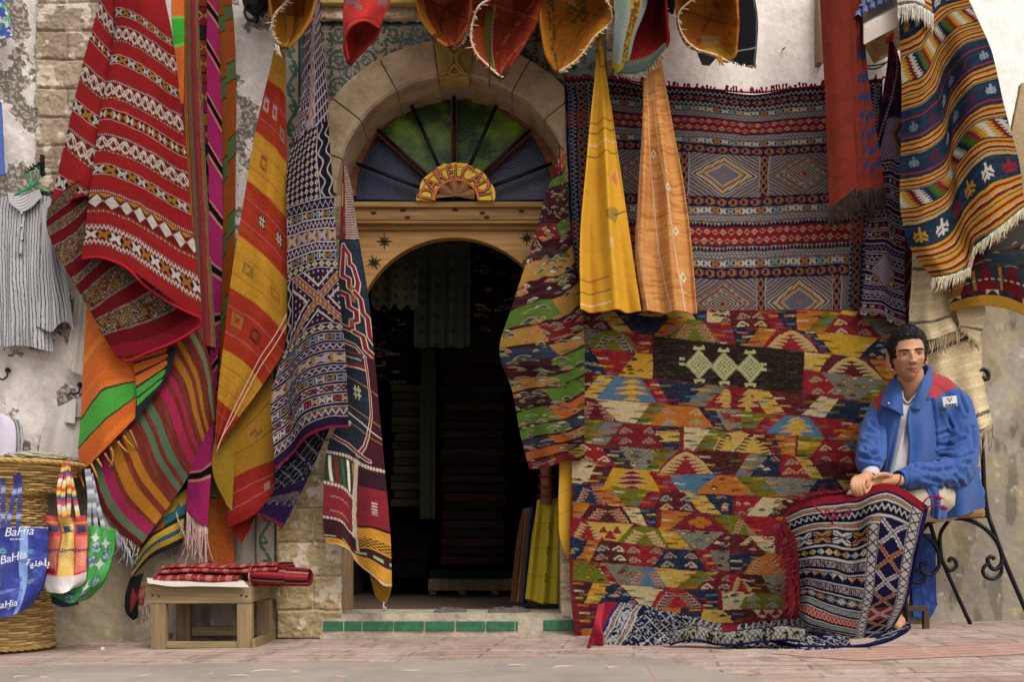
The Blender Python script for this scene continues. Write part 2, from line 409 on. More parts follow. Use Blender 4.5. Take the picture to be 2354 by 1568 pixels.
def f_strip(u, v):
    y = -3.2 + 2.2 * v; xr_ = .58 + .36 * (-1.18 - y) + .02 * mnoise.noise(Vector((0, y * 9, 5))); x = -6 + (xr_ + 6) * u; return x, y - (.035 * (x + 2) if v > .5 else 0) * v
patch('drain_strip', f_strip, M_GREY, .002)
al = []
for k in range(26):
    x = -3.2 + k * .155 + .05 * math.sin(k * 5); y = -1.32 - .05 * (k % 3) - .04 * math.sin(k * 2.3); r = .035 + .012 * (k % 4); a0 = k * .9
    if x < .5: al.append([(x + r * math.cos(a0 + t), y + r * .8 * math.sin(a0 + t), ground_z(x) + .0012) for t in np.linspace(0, 2.1, 9)])
tag(tube_obj('paving_inlay', al, [np.array([.3, .7, 1, 1.2, 1.3, 1.2, 1, .7, .3]) * .0036] * len(al), m_plain('pale_inlay', 'b39a8c', .8, 0, .2, .15, 40, .3)), kind='structure')
def f_red(u, v): x0, x1 = 1.0 + .25 * v, 1.95 + .5 * v; return x0 + (x1 - x0) * u, -1.12 - .30 * v + .10 * u + .012 * mnoise.noise(Vector((u * 9, v * 9, 3)))
patch('brick_paving', f_red, M_RED, .0022)
def f_red2(u, v): return 2.0 + 1.3 * u + .3 * v, -1.75 - .35 * v + .15 * u
patch('brick_paving', f_red2, M_RED, .0022)
def soft(C, n, th, w, h, a=1.0):
    k = np.clip((n - th) / w + .5, 0, 1)[..., None] * a; C[...] = C * (1 - k) + np.array(lin(h)) * k
def plaster_paint(base='cfc6bf', under='5d564e', amt=.36, sc=60, lower=None, x0=0, seed=1, grime='8c8378', ml=1.0):
    def f(U, V):
        C = blank(U, base)
        n = fbm(U / sc, V / sc, seed, 5); n2 = fbm(U / 14, V / 14, seed + 7, 4); big = fbm(U / 260, V / 320, seed + 3, 2)
        soft(C, n2, .55, .12, 'bdb2a9', .5 * ml); soft(C, fbm(U / 40, V / 130, seed + 12, 4), .6, .12, grime, .3 * ml)
        th = 1 - amt - (big - .5) * .5
        if lower is not None: th = th - np.clip((V - lower) / 900, -.06, .18)
        pe = n * .8 + n2 * .2
        put(C, pe > th - .012, 'e6ded6', .7); m = pe > th; put(C, m, under)
        sp = m & (fbm(U / 5, V / 5, seed + 20, 3) > .57); put(C, sp, 'a79b8f')
        if lower is not None:
            w = np.clip((V - lower + 60 * (n - .5)) / 130, 0, 1)[..., None]; lc = blank(U, '9c9184')
            soft(lc, fbm(U / 90, V / 200, seed + 30, 5), .5, .16, '7b7264', .7); soft(lc, fbm(U / 30, V / 80, seed + 33, 5), .62, .06, '524b40', .6); soft(lc, fbm(U / 14, V / 22, seed + 35, 4), .755, .03, 'bdb1a2', .6)
            soft(lc, fbm(U / 110, V / 90, seed + 38, 4), .55, .12, 'a3946a', .45); C = C * (1 - w) + lc * w
        return C
    return f
def wall_sheet(name, x0, x1, y0, y1, q, paint, mat=PAINT, step=2.2, disp=None, keep=None, parent=None, th=.02, n=6, edge=None):
    ys = np.linspace(y0, y1, n); rows = []
    for y in ys:
        xs = np.linspace(x0, x1, 5); rows.append(((y - y0) / (y1 - y0), q, [(x, y) for x in xs]))
    return sheet(name, rows, paint, (x1 - x0, y1 - y0), mat, parent, th=th, fold=disp, step=step, ss=1, wob=0, ripple=0, keep=keep)
def rough_disp(a, sx, sy, seed, W_, H_):
    return lambda u, v: a * (fbm(u * W_ / sx, v * H_ / sy, seed, 4) - .5) * 2
wl = wall_sheet('plaster_wall', -520, 660, -260, 1560, 0, plaster_paint('c9bfba', '6b635a', .47, 75, 1330, seed=4), step=3.0, disp=rough_disp(.012, 60, 60, 3, 1180, 1820), th=.1)
tag(wl, 'whitewashed plaster wall left of the doorway, flaking to grey in big patches', 'wall')
wr = wall_sheet('plaster_wall', 1396, 2900, -260, 1560, -.002, plaster_paint('f3eae2', '9c9286', .16, 46, 690, seed=21, ml=.25), step=3.2, disp=rough_disp(.010, 90, 90, 8, 1500, 1820), th=.1)
tag(wr, 'clean white plaster wall right of the doorway, bare and stained near the pavement', 'wall')
def block_paint(W_, H_, bw, bh, base, alt, mortar, seed, off=.5, mw=2.2, var=.35):
    def f(U, V):
        Uw = U + 5 * (fbm(U / 30, V / 30, seed) - .5); Vw = V + 7 * (fbm(U / 40, V / 24, seed + 2) - .5)
        r = np.floor(Vw / bh).astype(int); uu = Uw / bw + (r % 2) * off; c = np.floor(uu).astype(int)
        C = blank(U, base); h = ((r * 7349 + c * 9151 + seed * 77) % 97) / 97
        C = C * (1 + var * (h[..., None] - .5)); put(C, (h > .6), alt, .5)
        put(C, fbm(U / 9, V / 9, seed + 5, 4) > .6, alt, .6); put(C, fbm(U / 16, V / 5, seed + 6, 4) > .63, '5b4c3c', .45)
        mo = (np.minimum(Vw % bh, bh - Vw % bh) < mw) | (np.minimum((uu % 1), 1 - uu % 1) * bw < mw * .8); put(C, mo, mortar, .8)
        put(C, fbm(U / 30, V / 30, seed + 15, 4) > .64, 'c5b8a6', .7); return C
    def d(u, v):
        U = u * W_; V = v * H_; Uw = U + 5 * (fbm(U / 30, V / 30, seed) - .5); Vw = V + 7 * (fbm(U / 40, V / 24, seed + 2) - .5)
        r = np.floor(Vw / bh).astype(int); uu = Uw / bw + (r % 2) * off
        e = np.minimum(np.minimum(Vw % bh, bh - Vw % bh), np.minimum((uu % 1), 1 - uu % 1) * bw)
        return -.012 * np.exp(-(e / 3.0) ** 2) + .010 * (fbm(U / 8, V / 8, seed + 5, 5) - .5) + .014 * (fbm(U / 60, V / 40, seed + 8, 3) - .5)
    return f, d
pf, pd = block_paint(190, 700, 150, 66, '8f7d69', 'a28f78', '7b6e5f', 3)
o = wall_sheet('stone_pilaster', 80, 270, -260, 440, .022, pf, disp=pd, step=2.0, keep=lambda x, y: x > 84 + 9 * (fbm(y / 18, y * 0 + 3.3, 5) - .5) * 2, th=.04)
tag(o, 'weathered brown stone block strip on the wall behind the big red kilim', 'pilaster')
pf, pd = block_paint(150, 1000, 170, 78, '98855f', 'a79473', 'a39475', 9)
o = wall_sheet('stone_pillar', 636, 786, 470, 1468, .032, pf, disp=pd, step=2.0, th=.03)
tag(o, 'sandstone block pillar at the left side of the doorway beside the stool', 'pillar')
pf, pd = block_paint(110, 1000, 150, 92, 'a08a6c', 'b19b7c', 'b3a488', 15)
o = wall_sheet('stone_pillar', 1290, 1400, 470, 1462, .030, pf, disp=pd, step=2.5, th=.03)
tag(o, 'sandstone pillar at the right side of the doorway, almost covered by hung kilims', 'pillar')
pf, pd = block_paint(24, 700, 100, 90, 'a08467', 'b09a80', '8a7660', 19)
o = wall_sheet('stone_strip', 1394, 1413, -260, 470, .03, pf, disp=pd, step=2.0, th=.05)
tag(o, 'thin upright tan stone strip between the green tiles and the white wall', 'stone trim')
pf, pd = block_paint(700, 44, 260, 44, 'a08a6e', 'b09a7c', '9c8c70', 23)
o = wall_sheet('stone_cornice', 700, 1400, 6, 47, .035, pf, disp=pd, step=2.0, th=.05)
tag(o, 'pale stone band running above the green tile panel', 'cornice')
o = wall_sheet('cornice_moulding', 700, 1400, -30, 8, .06, lambda U, V: blank(U, 'a88f52'), step=4, th=.06); tag(o, 'ochre painted moulding at the very top above the stone band', 'moulding')
def tile_paint(cell=62, seed=2, border=True, W_=660, H_=400, fadeR=False):
    def f(U, V):
        C = blank(U, '85705e'); g = '1d3a2d'
        n = fbm(U / 11, V / 11, seed, 2); n2 = fbm(U / 9 + 40, V / 9, seed + 3, 2)
        r = np.hypot((U % cell) - cell / 2, (V % cell) - cell / 2); th = np.arctan2((V % cell) - cell / 2, (U % cell) - cell / 2)
        put(C, (np.abs(r - cell * .34) < 3.2) & (n2 > .35), g); put(C, (np.abs(r - cell * .15 - 2 * np.sin(th * 5)) < 2.6), g)
        r2 = np.hypot(((U + cell / 2) % cell) - cell / 2, ((V + cell / 2) % cell) - cell / 2); put(C, (np.abs(r2 - cell * .24 - 3 * np.sin(th * 3)) < 2.8) & (n2 > .3), g)
        put(C, np.abs(n - .5) < .035, g); put(C, (np.abs(n2 - .52) < .03), g)
        if border: put(C, (V < 14) | (U < 10), '1f4234')
        put(C, ((U % cell) < 1.3) | ((V % cell) < 1.3), '9c8f7f', .7)
        if fadeR: put(C, fbm(U / 18, V / 18, seed + 8, 3) + (U / W_ - .7) * .4 > .62, '6f8f88', .7)
        return C
    return f
def spandrel_keep(x, y): return ((x - 1045) ** 2 + (y - 450) ** 2 > 340 ** 2) & (y < 452)
o = wall_sheet('glazed_spandrel', 688, 1396, 46, 452, .012, tile_paint(W_=700, fadeR=True), GLAZE, step=1.8, keep=spandrel_keep, th=.03)
tag(o, 'panel of carved green and terracotta tiles around the stone arch', 'tile panel')
def scroll_paint(W_, H_, rep=105, seed=5):
    def f(U, V):
        C = blank(U, '8f8069'); g = '174a35'
        put(C, (U < 3.5) | (U > W_ - 3.5), g)
        put(C, np.abs(U - W_ / 2 - W_ * .25 * np.sin(V / rep * 2 * np.pi)) < 4.2, g)
        k = (V % (rep / 2)) - rep / 4; sg = np.where(np.floor(V / (rep / 2)) % 2 == 0, -1, 1)
        r = np.hypot(U - W_ / 2 + sg * W_ * .10, k); put(C, np.abs(r - 7 - 2 * np.sin(np.arctan2(k, U - W_ / 2) * 2)) < 3.0, g)
        put(C, (np.hypot(U - W_ / 2 + sg * W_ * .2, (k - 14) * .8) < 4), g); put(C, (V % rep) < 1.5, 'a59a88'); return C
    return f
o = wall_sheet('tile_strip', 588, 634, 640, 1330, .012, scroll_paint(46, 690), GLAZE, step=1.3, th=.02); tag(o, 'upright strip of cream tiles with dark green scrolls above the stool', 'tile strip')
o = wall_sheet('tile_strip', 655, 690, 46, 640, .012, scroll_paint(35, 600, 90), GLAZE, step=1.3, th=.02); tag(o, 'upright strip of worn green scroll tiles behind the yellow and red shawl', 'tile strip')
M_STONE = m_plain('sandstone', '9c876c', .93, 0, .12, .34, 7, 1.0, .025)
for nm_, xa, xb in (('left', 742, 784), ('right', 1292, 1330)):
    a_ = P(xa, 1468); b_ = P(xb, 452); bm = bmesh.new(); bm_box(bm, (a_[0], -.012, a_[2]), (b_[0], .26, b_[2])); bmesh.ops.subdivide_edges(bm, edges=bm.edges, cuts=12, use_grid_fill=True)
    for v in bm.verts: v.co += Vector((.006 * mnoise.noise(v.co * 11), 0, 0))
    tag(bm_obj('stone_reveal', bm, M_STONE), 'worn stone reveal of the doorway on its %s side' % nm_, 'reveal')
arch = empty('stone_arch', P(1045, 450, 0), 'round sandstone arch over the doorway', 'arch')
def arc_bar_(nm):
    bm = bmesh.new(); prev = None; c = VP(1045, 450); s = D0 / F
    for i in range(61):
        a = math.pi * i / 60; row = [bm.verts.new((c.x + r * s * math.cos(a), y, c.z + r * s * math.sin(a))) for r, y in ((270.5, .24), (270.5, -.028), (349, -.028), (349, .04))]
        if prev: [bm.faces.new((prev[j], row[j], row[(j + 1) % 4], prev[(j + 1) % 4])) for j in range(4)]
        else: bm.faces.new(row)
        prev = row
    bm.faces.new(prev[::-1]); bmesh.ops.recalc_face_normals(bm, faces=bm.faces); bm_obj(nm, bm, m_plain('arch_mortar', '8f8068', .95, 0, .1, .2, 20, .6), arch)
def voussoir(a0, a1, mat):
    n = 10; bm = bmesh.new(); rin, rout = 268 / F * D0, 352 / F * D0; c = VP(1045, 450)
    ring = []
    for q in (.04, -.26):
        for r in (rin, rin + .012, rout - .01, rout):
            pass
    prof = [(rin, -.26), (rin, .03), (rin + .012, .042), (rout - .012, .042), (rout, .03), (rout, -.05)]
    prev = None
    g = .35
    for i in range(n + 1):
        a = math.radians(a0 + g + (a1 - a0 - 2 * g) * i / n)
        row = []
        for r, q in prof:
            rr = r + .004 * mnoise.noise(Vector((a * 5, r * 9, q * 9))); row.append(bm.verts.new((c.x + rr * math.cos(a), -q - .003 * mnoise.noise(Vector((a * 9, r * 20, 2))), c.z + rr * math.sin(a))))
        if prev:
            for j in range(len(prof)): bm.faces.new((prev[j], row[j], row[(j + 1) % len(prof)], prev[(j + 1) % len(prof)]))
        else: bm.faces.new(row)
        prev = row
    bm.faces.new(prev[::-1]); bmesh.ops.recalc_face_normals(bm, faces=bm.faces)
    o = bm_obj('voussoir', bm, mat, arch)
for a0, a1 in ((0, 19), (19, 39), (39, 60), (60, 82.5), (97.5, 119), (119, 142), (142, 163), (163, 180)): voussoir(a0, a1, M_STONE)
arc_bar_('mortar_bed')
M_KEY = m_plain('ochre_stone', '9a8048', .9, 0, .1, .2, 14, .7, .01)
bm = bmesh.new(); kv = [P(1001, 101, .08), P(1089, 101, .08), P(1079, 180, .075), P(1011, 180, .075)]; kb = [(x, .02, z) for x, y, z in kv]
vv = [bm.verts.new(p) for p in kv + kb]
for f in ((3,2,1,0),(4,5,6,7),(0,1,5,4),(1,2,6,5),(2,3,7,6),(3,0,4,7)): bm.faces.new([vv[i] for i in f])
key = bm_obj('keystone', bm, M_KEY, arch, bevel=.006)
pl = [[P(1016, 106, .085), P(1038, 122, .09), P(1040, 142, .09), P(1026, 160, .09), P(1024, 172, .085)], [P(1078, 106, .085), P(1054, 122, .09), P(1050, 142, .09), P(1064, 160, .09), P(1068, 172, .085)], [P(1028, 112, .09), P(1046, 128, .092), P(1062, 112, .09)], [P(1030, 168, .09), P(1046, 150, .092), P(1062, 168, .09)],
      [P(1014, 172, .085), P(1030, 165, .085), P(1046, 174, .085), P(1062, 165, .085), P(1078, 172, .085)]]
tube_obj('carved_relief', [crom(np.array(p), 12) for p in pl], .009, M_KEY, arch)
M_WOODD = m_wood('old_pine', '765630', '947042', 'b08c58', axis='X'); M_WOODL = m_wood('honey_pine', '8e6436', 'a67d48', 'b89257', axis='X')
M_WOODV = m_wood('weathered_pine', '776148', '8f7654', 'a58b66', axis='Z'); M_FRW = m_wood('reddish_pine', '5c3620', '784a2a', '8f5f38', axis='X')
QF = -.22
fl = empty('fanlight', P(1045, 462, QF), 'half round fanlight of green and navy textured glass behind black bars', 'window')
def arc_bar(name, r0, r1, a0, a1, q0, q1, mat, parent, n=48, cx=1045, cy=450):
    bm = bmesh.new(); prev = None; c = VP(cx, cy, q0)
    s = (D0 - q0) / F
    for i in range(n + 1):
        a = math.radians(a0 + (a1 - a0) * i / n); row = [bm.verts.new((c.x + r * s * math.cos(a), -q, c.z + r * s * math.sin(a))) for r, q in ((r0, q1), (r0, q0), (r1, q0), (r1, q1))]
        if prev:
            for j in range(4): bm.faces.new((prev[j], row[j], row[(j + 1) % 4], prev[(j + 1) % 4]))
        else: bm.faces.new(row)
        prev = row
    bm.faces.new(prev[::-1]); bmesh.ops.recalc_face_normals(bm, faces=bm.faces); return bm_obj(name, bm, mat, parent)
arc_bar('frame', 226, 262, 0, 180, QF, QF - .06, M_FRW, fl)
def m_glass(name, col, spk):
    m, nt, b = new_mat(name); v = node(nt, 'ShaderNodeTexVoronoi', i_Scale=120.0); tc = node(nt, 'ShaderNodeTexCoord'); nt.links.new(tc.outputs['Object'], v.inputs['Vector'])
    n = noise_tex(nt, 7, 4); c = mixc(nt, fval(nt, n.outputs[0], .45, .68, 0, 1), col, spk); nt.links.new(c, b.inputs['Base Color'])
    b.inputs['Roughness'].default_value = .3; b.inputs['Transmission Weight'].default_value = .25; b.inputs['Specular IOR Level'].default_value = .35
    bump(nt, b, v.outputs['Distance'], .35, .004); return m
M_GG = m_glass('green_textured_glass', '24400f', '7a9c2a'); M_NG = m_glass('navy_textured_glass', '171a38', '262c58')
def pane(a0, a1, mat):
    s = (D0 - QF + .03) / F; c = VP(1045, 462, QF - .03); n = 14
    V = [(c.x, -(QF - .03), c.z)] + [(c.x + 232 * s * math.cos(math.radians(a0 + (a1 - a0) * i / n)), -(QF - .03), c.z + 232 * s * math.sin(math.radians(a0 + (a1 - a0) * i / n)) - .0) for i in range(n + 1)]
    V2 = [(x, y + .006, z) for x, y, z in V]; m = len(V)
    Fc = [(0, i, i + 1) for i in range(1, n + 1)] + [(m, m + i + 1, m + i) for i in range(1, n + 1)] + [(i, i + m, i + 1 + m, i + 1) for i in range(1, n + 1)] + [(0, m, m + 1, 1), (n + 1, m + n + 1, m, 0)]
    mesh_np('pane', V, Fc, mat, fl, smooth=False)
def gap(a0, a1): return a0 + .8, a1 - .8
pane(*gap(0, 42), M_NG); pane(*gap(42, 90), M_GG); pane(*gap(90, 138), M_GG); pane(*gap(138, 180), M_NG)
for a in (42, 90, 138):
    c = VP(1045, 462, QF); s = (D0 - QF) / F; ar = math.radians(a); bm = bmesh.new()
    beam_pts(bm, c + Vector((50 * s * math.cos(ar), 0, 50 * s * math.sin(ar))), c + Vector((232 * s * math.cos(ar), 0, 232 * s * math.sin(ar))), .03, .045, up=(0, 1, 0)); bm_obj('glazing_bar', bm, M_FRW, fl, bevel=.004)
for a in (21, 43, 66, 90, 114, 137, 159):
    c = VP(1045, 462, QF + .05); s = (D0 - QF - .05) / F; ar = math.radians(a)
    tube_obj('iron_bar', [[c + Vector((70 * s * math.cos(ar), 0, 70 * s * math.sin(ar))), c + Vector((240 * s * math.cos(ar), 0, 240 * s * math.sin(ar)))]], .0095, IRON, fl, n=8)
lt = empty('door_lintel', P(1045, 495, QF), 'moulded pine lintel across the doorway', 'lintel')
def hbar(name, y0, y1, q, mat, parent, x0=780, x1=1312, q1=QF - .08, bevel=.006):
    a = P(x0, y1, q); b = P(x1, y0, q); return box(name, (a[0], -q, a[2]), (b[0], -q1, b[2]), mat, parent, bevel)
hbar('top_rail', 463, 476, QF + .075, M_WOODD, lt); hbar('fascia', 476.5, 506, QF + .05, M_WOODD, lt); hbar('bead', 506.5, 514, QF + .07, M_WOODD, lt, bevel=.01); hbar('bottom_rail', 514.5, 528, QF + .035, M_WOODD, lt)
kn = []
for x, y in ((928, 484), (938, 500), (1048, 483), (1110, 490), (1120, 500), (860, 490), (1200, 486)): kn.append((x, y))
M_KNOT = m_plain('dark_knot', '3a2414', .7, 0, .2, .2, 60, .3)
for x, y in kn:
    c = VP(x, y, QF + .0515); bm = bmesh.new(); bmesh.ops.create_uvsphere(bm, u_segments=12, v_segments=6, radius=1); bmesh.ops.scale(bm, vec=(.016, .003, .008), verts=bm.verts); bmesh.ops.translate(bm, vec=c, verts=bm.verts); bm_obj('knot', bm, M_KNOT, lt, smooth=True)
df = empty('door_frame', P(1045, 1400, QF), 'honey coloured wooden door frame with a round arched opening and iron stars', 'door frame')
def arch_board():
    q, qb = QF + .01, QF - .05; cx, cy, r = 1045, 773, 227; bm = bmesh.new(); n = 44
    inner = [(cx + r * math.cos(math.pi - math.pi * i / n), cy - r * math.sin(math.pi * i / n)) for i in range(n + 1)]
    outer = []
    for i, (x, y) in enumerate(inner):
        t = i / n
        if t < .25: outer.append((778, 773 - (773 - 528) * t / .25))
        elif t > .75: outer.append((1312, 528 + (773 - 528) * (t - .75) / .25))
        else: outer.append((778 + (1312 - 778) * (t - .25) / .5, 528))
    rows = [[bm.verts.new(P(x, y, qq) if qq == q else (P(x, y, q)[0], -qb, P(x, y, q)[2])) for x, y in L] for L, qq in ((outer, q), (inner, q), (inner, qb), (outer, qb))]
    for a in range(4):
        A, B = rows[a], rows[(a + 1) % 4]
        for i in range(n): bm.faces.new((A[i], A[i + 1], B[i + 1], B[i]))
    bmesh.ops.recalc_face_normals(bm, faces=bm.faces); return bm_obj('arched_board', bm, M_WOODL, df)
arch_board()
def post(x0, x1, y0, y1, q, mat, nm='jamb', qb=QF - .07, bevel=.006):
    a = P(x0, y1, q); b = P(x1, y0, q); return box(nm, (a[0], -q, a[2]), (b[0], -qb, b[2]), mat, df, bevel)
post(774, 792, 773.5, 1412, QF + .035, M_WOODV); post(792.5, 808, 773.5, 1412, QF + .015, M_WOODV); post(1288, 1312, 773.5, 1412, QF + .03, M_WOODV)
M_STAR = m_plain('aged_iron_star', '4c4f4a', .5, .5, .5, .3, 60, .3)
def star(x, y, R, rot):
    bm = bmesh.new(); c = VP(x, y, QF + .012); top = bm.verts.new(c + Vector((0, -.016, 0))); n = 16; rim = []
    for k in range(n):
        a = rot + k * math.pi / 8 + math.pi / 2; r = (R if k % 4 == 0 else R * .78 if k % 2 == 0 else R * .3) * (D0 - QF) / F
        rim.append(bm.verts.new(c + Vector((r * math.cos(a), 0, r * math.sin(a)))))
    for k in range(n): bm.faces.new((top, rim[k], rim[(k + 1) % n]))
    bm.faces.new(rim[::-1]); bmesh.ops.recalc_face_normals(bm, faces=bm.faces); bm_obj('star', bm, M_STAR, df)
star(885, 555, 21, 0); star(862, 603, 21, .39); star(1212, 548, 19, 0); star(1214, 604, 18, .2)
M_SY = m_plain('yellow_sign_paint', 'd9b81c', .45, 0, .4, .1, 25, .2); M_SO = m_plain('orange_sign_paint', 'c8641a', .5, 0, .4, .1, 25, .2); M_SK = m_plain('dark_sign_outline', '4a2412', .5, 0, .4, .1, 25, .2)
sg = empty('name_sign', P(1050, 460, QF + .12), 'yellow half round sign lettered DAR EL CADI standing on the lintel', 'sign')
SCX, SCY, QS = 1050, 460, QF + .10
def halfring(name, r0, r1, q0, q1, mat, scal=0):
    bm = bmesh.new(); prev = None; n = 60; s = (D0 - q0) / F; c = VP(SCX, SCY, q0)
    for i in range(n + 1):
        a = math.pi * i / n; rr = r1 + (scal * abs(math.sin(a * 5.5)) if scal else 0)
        row = [bm.verts.new((c.x + r * s * 1.05 * math.cos(a), -q, c.z + r * s * .98 * math.sin(a))) for r, q in ((r0, q1), (r0, q0), (rr, q0), (rr, q1))]
        if prev:
            for j in range(4): bm.faces.new((prev[j], row[j], row[(j + 1) % 4], prev[(j + 1) % 4]))
        else: bm.faces.new(row)
        prev = row
    bm.faces.new(prev[::-1]); bmesh.ops.recalc_face_normals(bm, faces=bm.faces); return bm_obj(name, bm, mat, sg)
halfring('board', 48, 84, QS, QS - .025, M_SY, 3.5); halfring('rim', 77, 80, QS + .006, QS - .004, M_SO); halfring('rim', 46, 51, QS + .008, QS - .02, M_SO)
top = [(1014, 384), (1020, 375), (1032, 378), (1046, 373), (1060, 377), (1074, 375), (1084, 384), (1070, 392), (1048, 389), (1028, 392)]
bm = bmesh.new(); A = [bm.verts.new(P(x, y, QS + .004)) for x, y in top]; B = [bm.verts.new((v.co.x, v.co.y + .02, v.co.z)) for v in A]; bm.faces.new(A); bm.faces.new(B[::-1])
for i in range(len(A)): bm.faces.new((A[i], B[i], B[(i + 1) % len(A)], A[(i + 1) % len(A)]))
bmesh.ops.recalc_face_normals(bm, faces=bm.faces); bm_obj('crest', bm, M_SY, sg, bevel=.002)
bm = bmesh.new(); c = VP(SCX, SCY, QS - .02); s = (D0 - QS) / F; tip = bm.verts.new(c + Vector((0, -.02, .012))); n = 54; rim = []
for i in range(n + 1):
    a = math.pi * i / n; r = 45 * s * (.93 + .07 * abs(math.sin(a * 4.5))); rim.append(bm.verts.new((c.x + r * math.cos(a), c.y - .004 - .028 * abs(math.sin(a * 4.5)), c.z + r * .95 * math.sin(a))))
for i in range(n): bm.faces.new((tip, rim[i], rim[i + 1]))
bmesh.ops.recalc_face_normals(bm, faces=bm.faces); bm_obj('carved_shell', bm, m_plain('brown_shell', '8d6440', .6, 0, .3, .15, 20, .3), sg)
def text_mesh(txt, size, ext=.002, bold=0.0, shear=0.0, font=None):
    cu = bpy.data.curves.new('t', 'FONT'); cu.body = txt; cu.size = size; cu.extrude = ext; cu.offset = bold; cu.shear = shear; cu.align_x = 'CENTER'; cu.align_y = 'CENTER'
    ob = bpy.data.objects.new('t', cu); COL.objects.link(ob); bpy.context.view_layer.update()
    me = bpy.data.meshes.new_from_object(ob.evaluated_get(bpy.context.evaluated_depsgraph_get())); bpy.data.objects.remove(ob); bpy.data.curves.remove(cu); return me
def joined_text(name, items, mat, parent):
    """items: (text, size, matrix, bold, shear)"""
    bm = bmesh.new()
    for t, sz, M, bold, sh in items:
        me = text_mesh(t, sz, .0015, bold, sh); me.transform(M); bm.from_mesh(me); bpy.data.meshes.remove(me)
    return bm_obj(name, bm, mat, parent)
TXT = Matrix.Rotation(math.radians(90), 4, 'X')
let = [('D', 168), ('A', 146), ('R', 122), ('E', 102), ('L', 88), ('C', 69), ('A', 48), ('D', 28), ('I', 12)]
its, its2 = [], []
for ch, a in let:
    ar = math.radians(a); c = VP(SCX + 64 * 1.05 * math.cos(ar), SCY - 64 * .98 * math.sin(ar), QS + .004); sz = {'E': .075, 'L': .08, 'C': .1, 'I': .07}.get(ch, .095)
    for L_, b_, dy in ((its2, .004, -.000), (its, -.001, -.004)):
        M = Matrix.Translation(c + Vector((0, dy, 0))) @ Matrix.Rotation(-(ar - math.pi / 2), 4, 'Y') @ TXT @ Matrix.Diagonal((.85, 1.25, 1, 1)); L_.append((ch, sz, M, b_, 0))
joined_text('letter_outline', its2, M_SK, sg); joined_text('lettering', its, M_SO, sg)
zt = .47 + (1248 - 1412) * D0 / F
M_CEM = m_plain('worn_cement', 'a39886', .95, 0, .1, .25, 12, 1.0, .02); M_GT = m_plain('green_glazed_tile', '245c3e', .35, 0, .5, .5, 22, .3, .004)
st = empty('doorstep', P(1030, 1465, .03), 'worn cement doorstep with a row of green glazed tiles on its face', 'step')
bm = bmesh.new(); a = P(738, 1466, .02); b = P(1330, 1425, .02); bm_box(bm, (a[0], -.035, a[2] - .05), (b[0], .30, zt - .022)); bmesh.ops.subdivide_edges(bm, edges=bm.edges, cuts=14, use_grid_fill=True)
for v in bm.verts: v.co += Vector((0, .012 * mnoise.noise(v.co * 9), .006 * mnoise.noise(v.co * 11)))
bm_obj('riser', bm, M_CEM, st)
bm = bmesh.new(); bm_box(bm, (a[0] + .01, -.03, zt - .03), (b[0], .32, zt)); bmesh.ops.subdivide_edges(bm, edges=bm.edges, cuts=14, use_grid_fill=True)
for v in bm.verts: v.co += Vector((0, .01 * mnoise.noise(v.co * 14), .003 * mnoise.noise(v.co * 17)))
bm_obj('tread', bm, M_CEM, st)
for x0, x1 in ((745, 790), (793, 832), (835, 905), (908, 975), (980, 1046), (1050, 1116), (1120, 1184), (1187, 1192), (1250, 1320)):
    A = P(x0, 1452, .04); B = P(x1, 1430 - (3 if x1 > 1200 else 0), .04); box('step_tile', (A[0], -.046, A[2]), (B[0], -.02, B[2]), M_GT, st, .003)
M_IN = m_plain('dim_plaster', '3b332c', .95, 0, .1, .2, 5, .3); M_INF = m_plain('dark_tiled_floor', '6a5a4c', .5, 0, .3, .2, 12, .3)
xl, xr = P(690, 0)[0], P(1420, 0)[0]
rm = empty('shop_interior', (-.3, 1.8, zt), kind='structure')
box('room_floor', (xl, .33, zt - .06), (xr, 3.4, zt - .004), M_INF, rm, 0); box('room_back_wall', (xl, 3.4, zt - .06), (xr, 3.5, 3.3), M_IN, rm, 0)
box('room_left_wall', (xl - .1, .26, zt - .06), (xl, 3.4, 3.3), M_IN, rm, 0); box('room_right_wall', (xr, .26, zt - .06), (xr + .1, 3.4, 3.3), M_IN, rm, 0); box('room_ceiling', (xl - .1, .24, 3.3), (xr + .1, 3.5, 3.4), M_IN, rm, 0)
R_, DK, WH, OC, BK = 'a51a1e', '5c1518', 'd8cdc4', 'b5811f', '1c1c22'
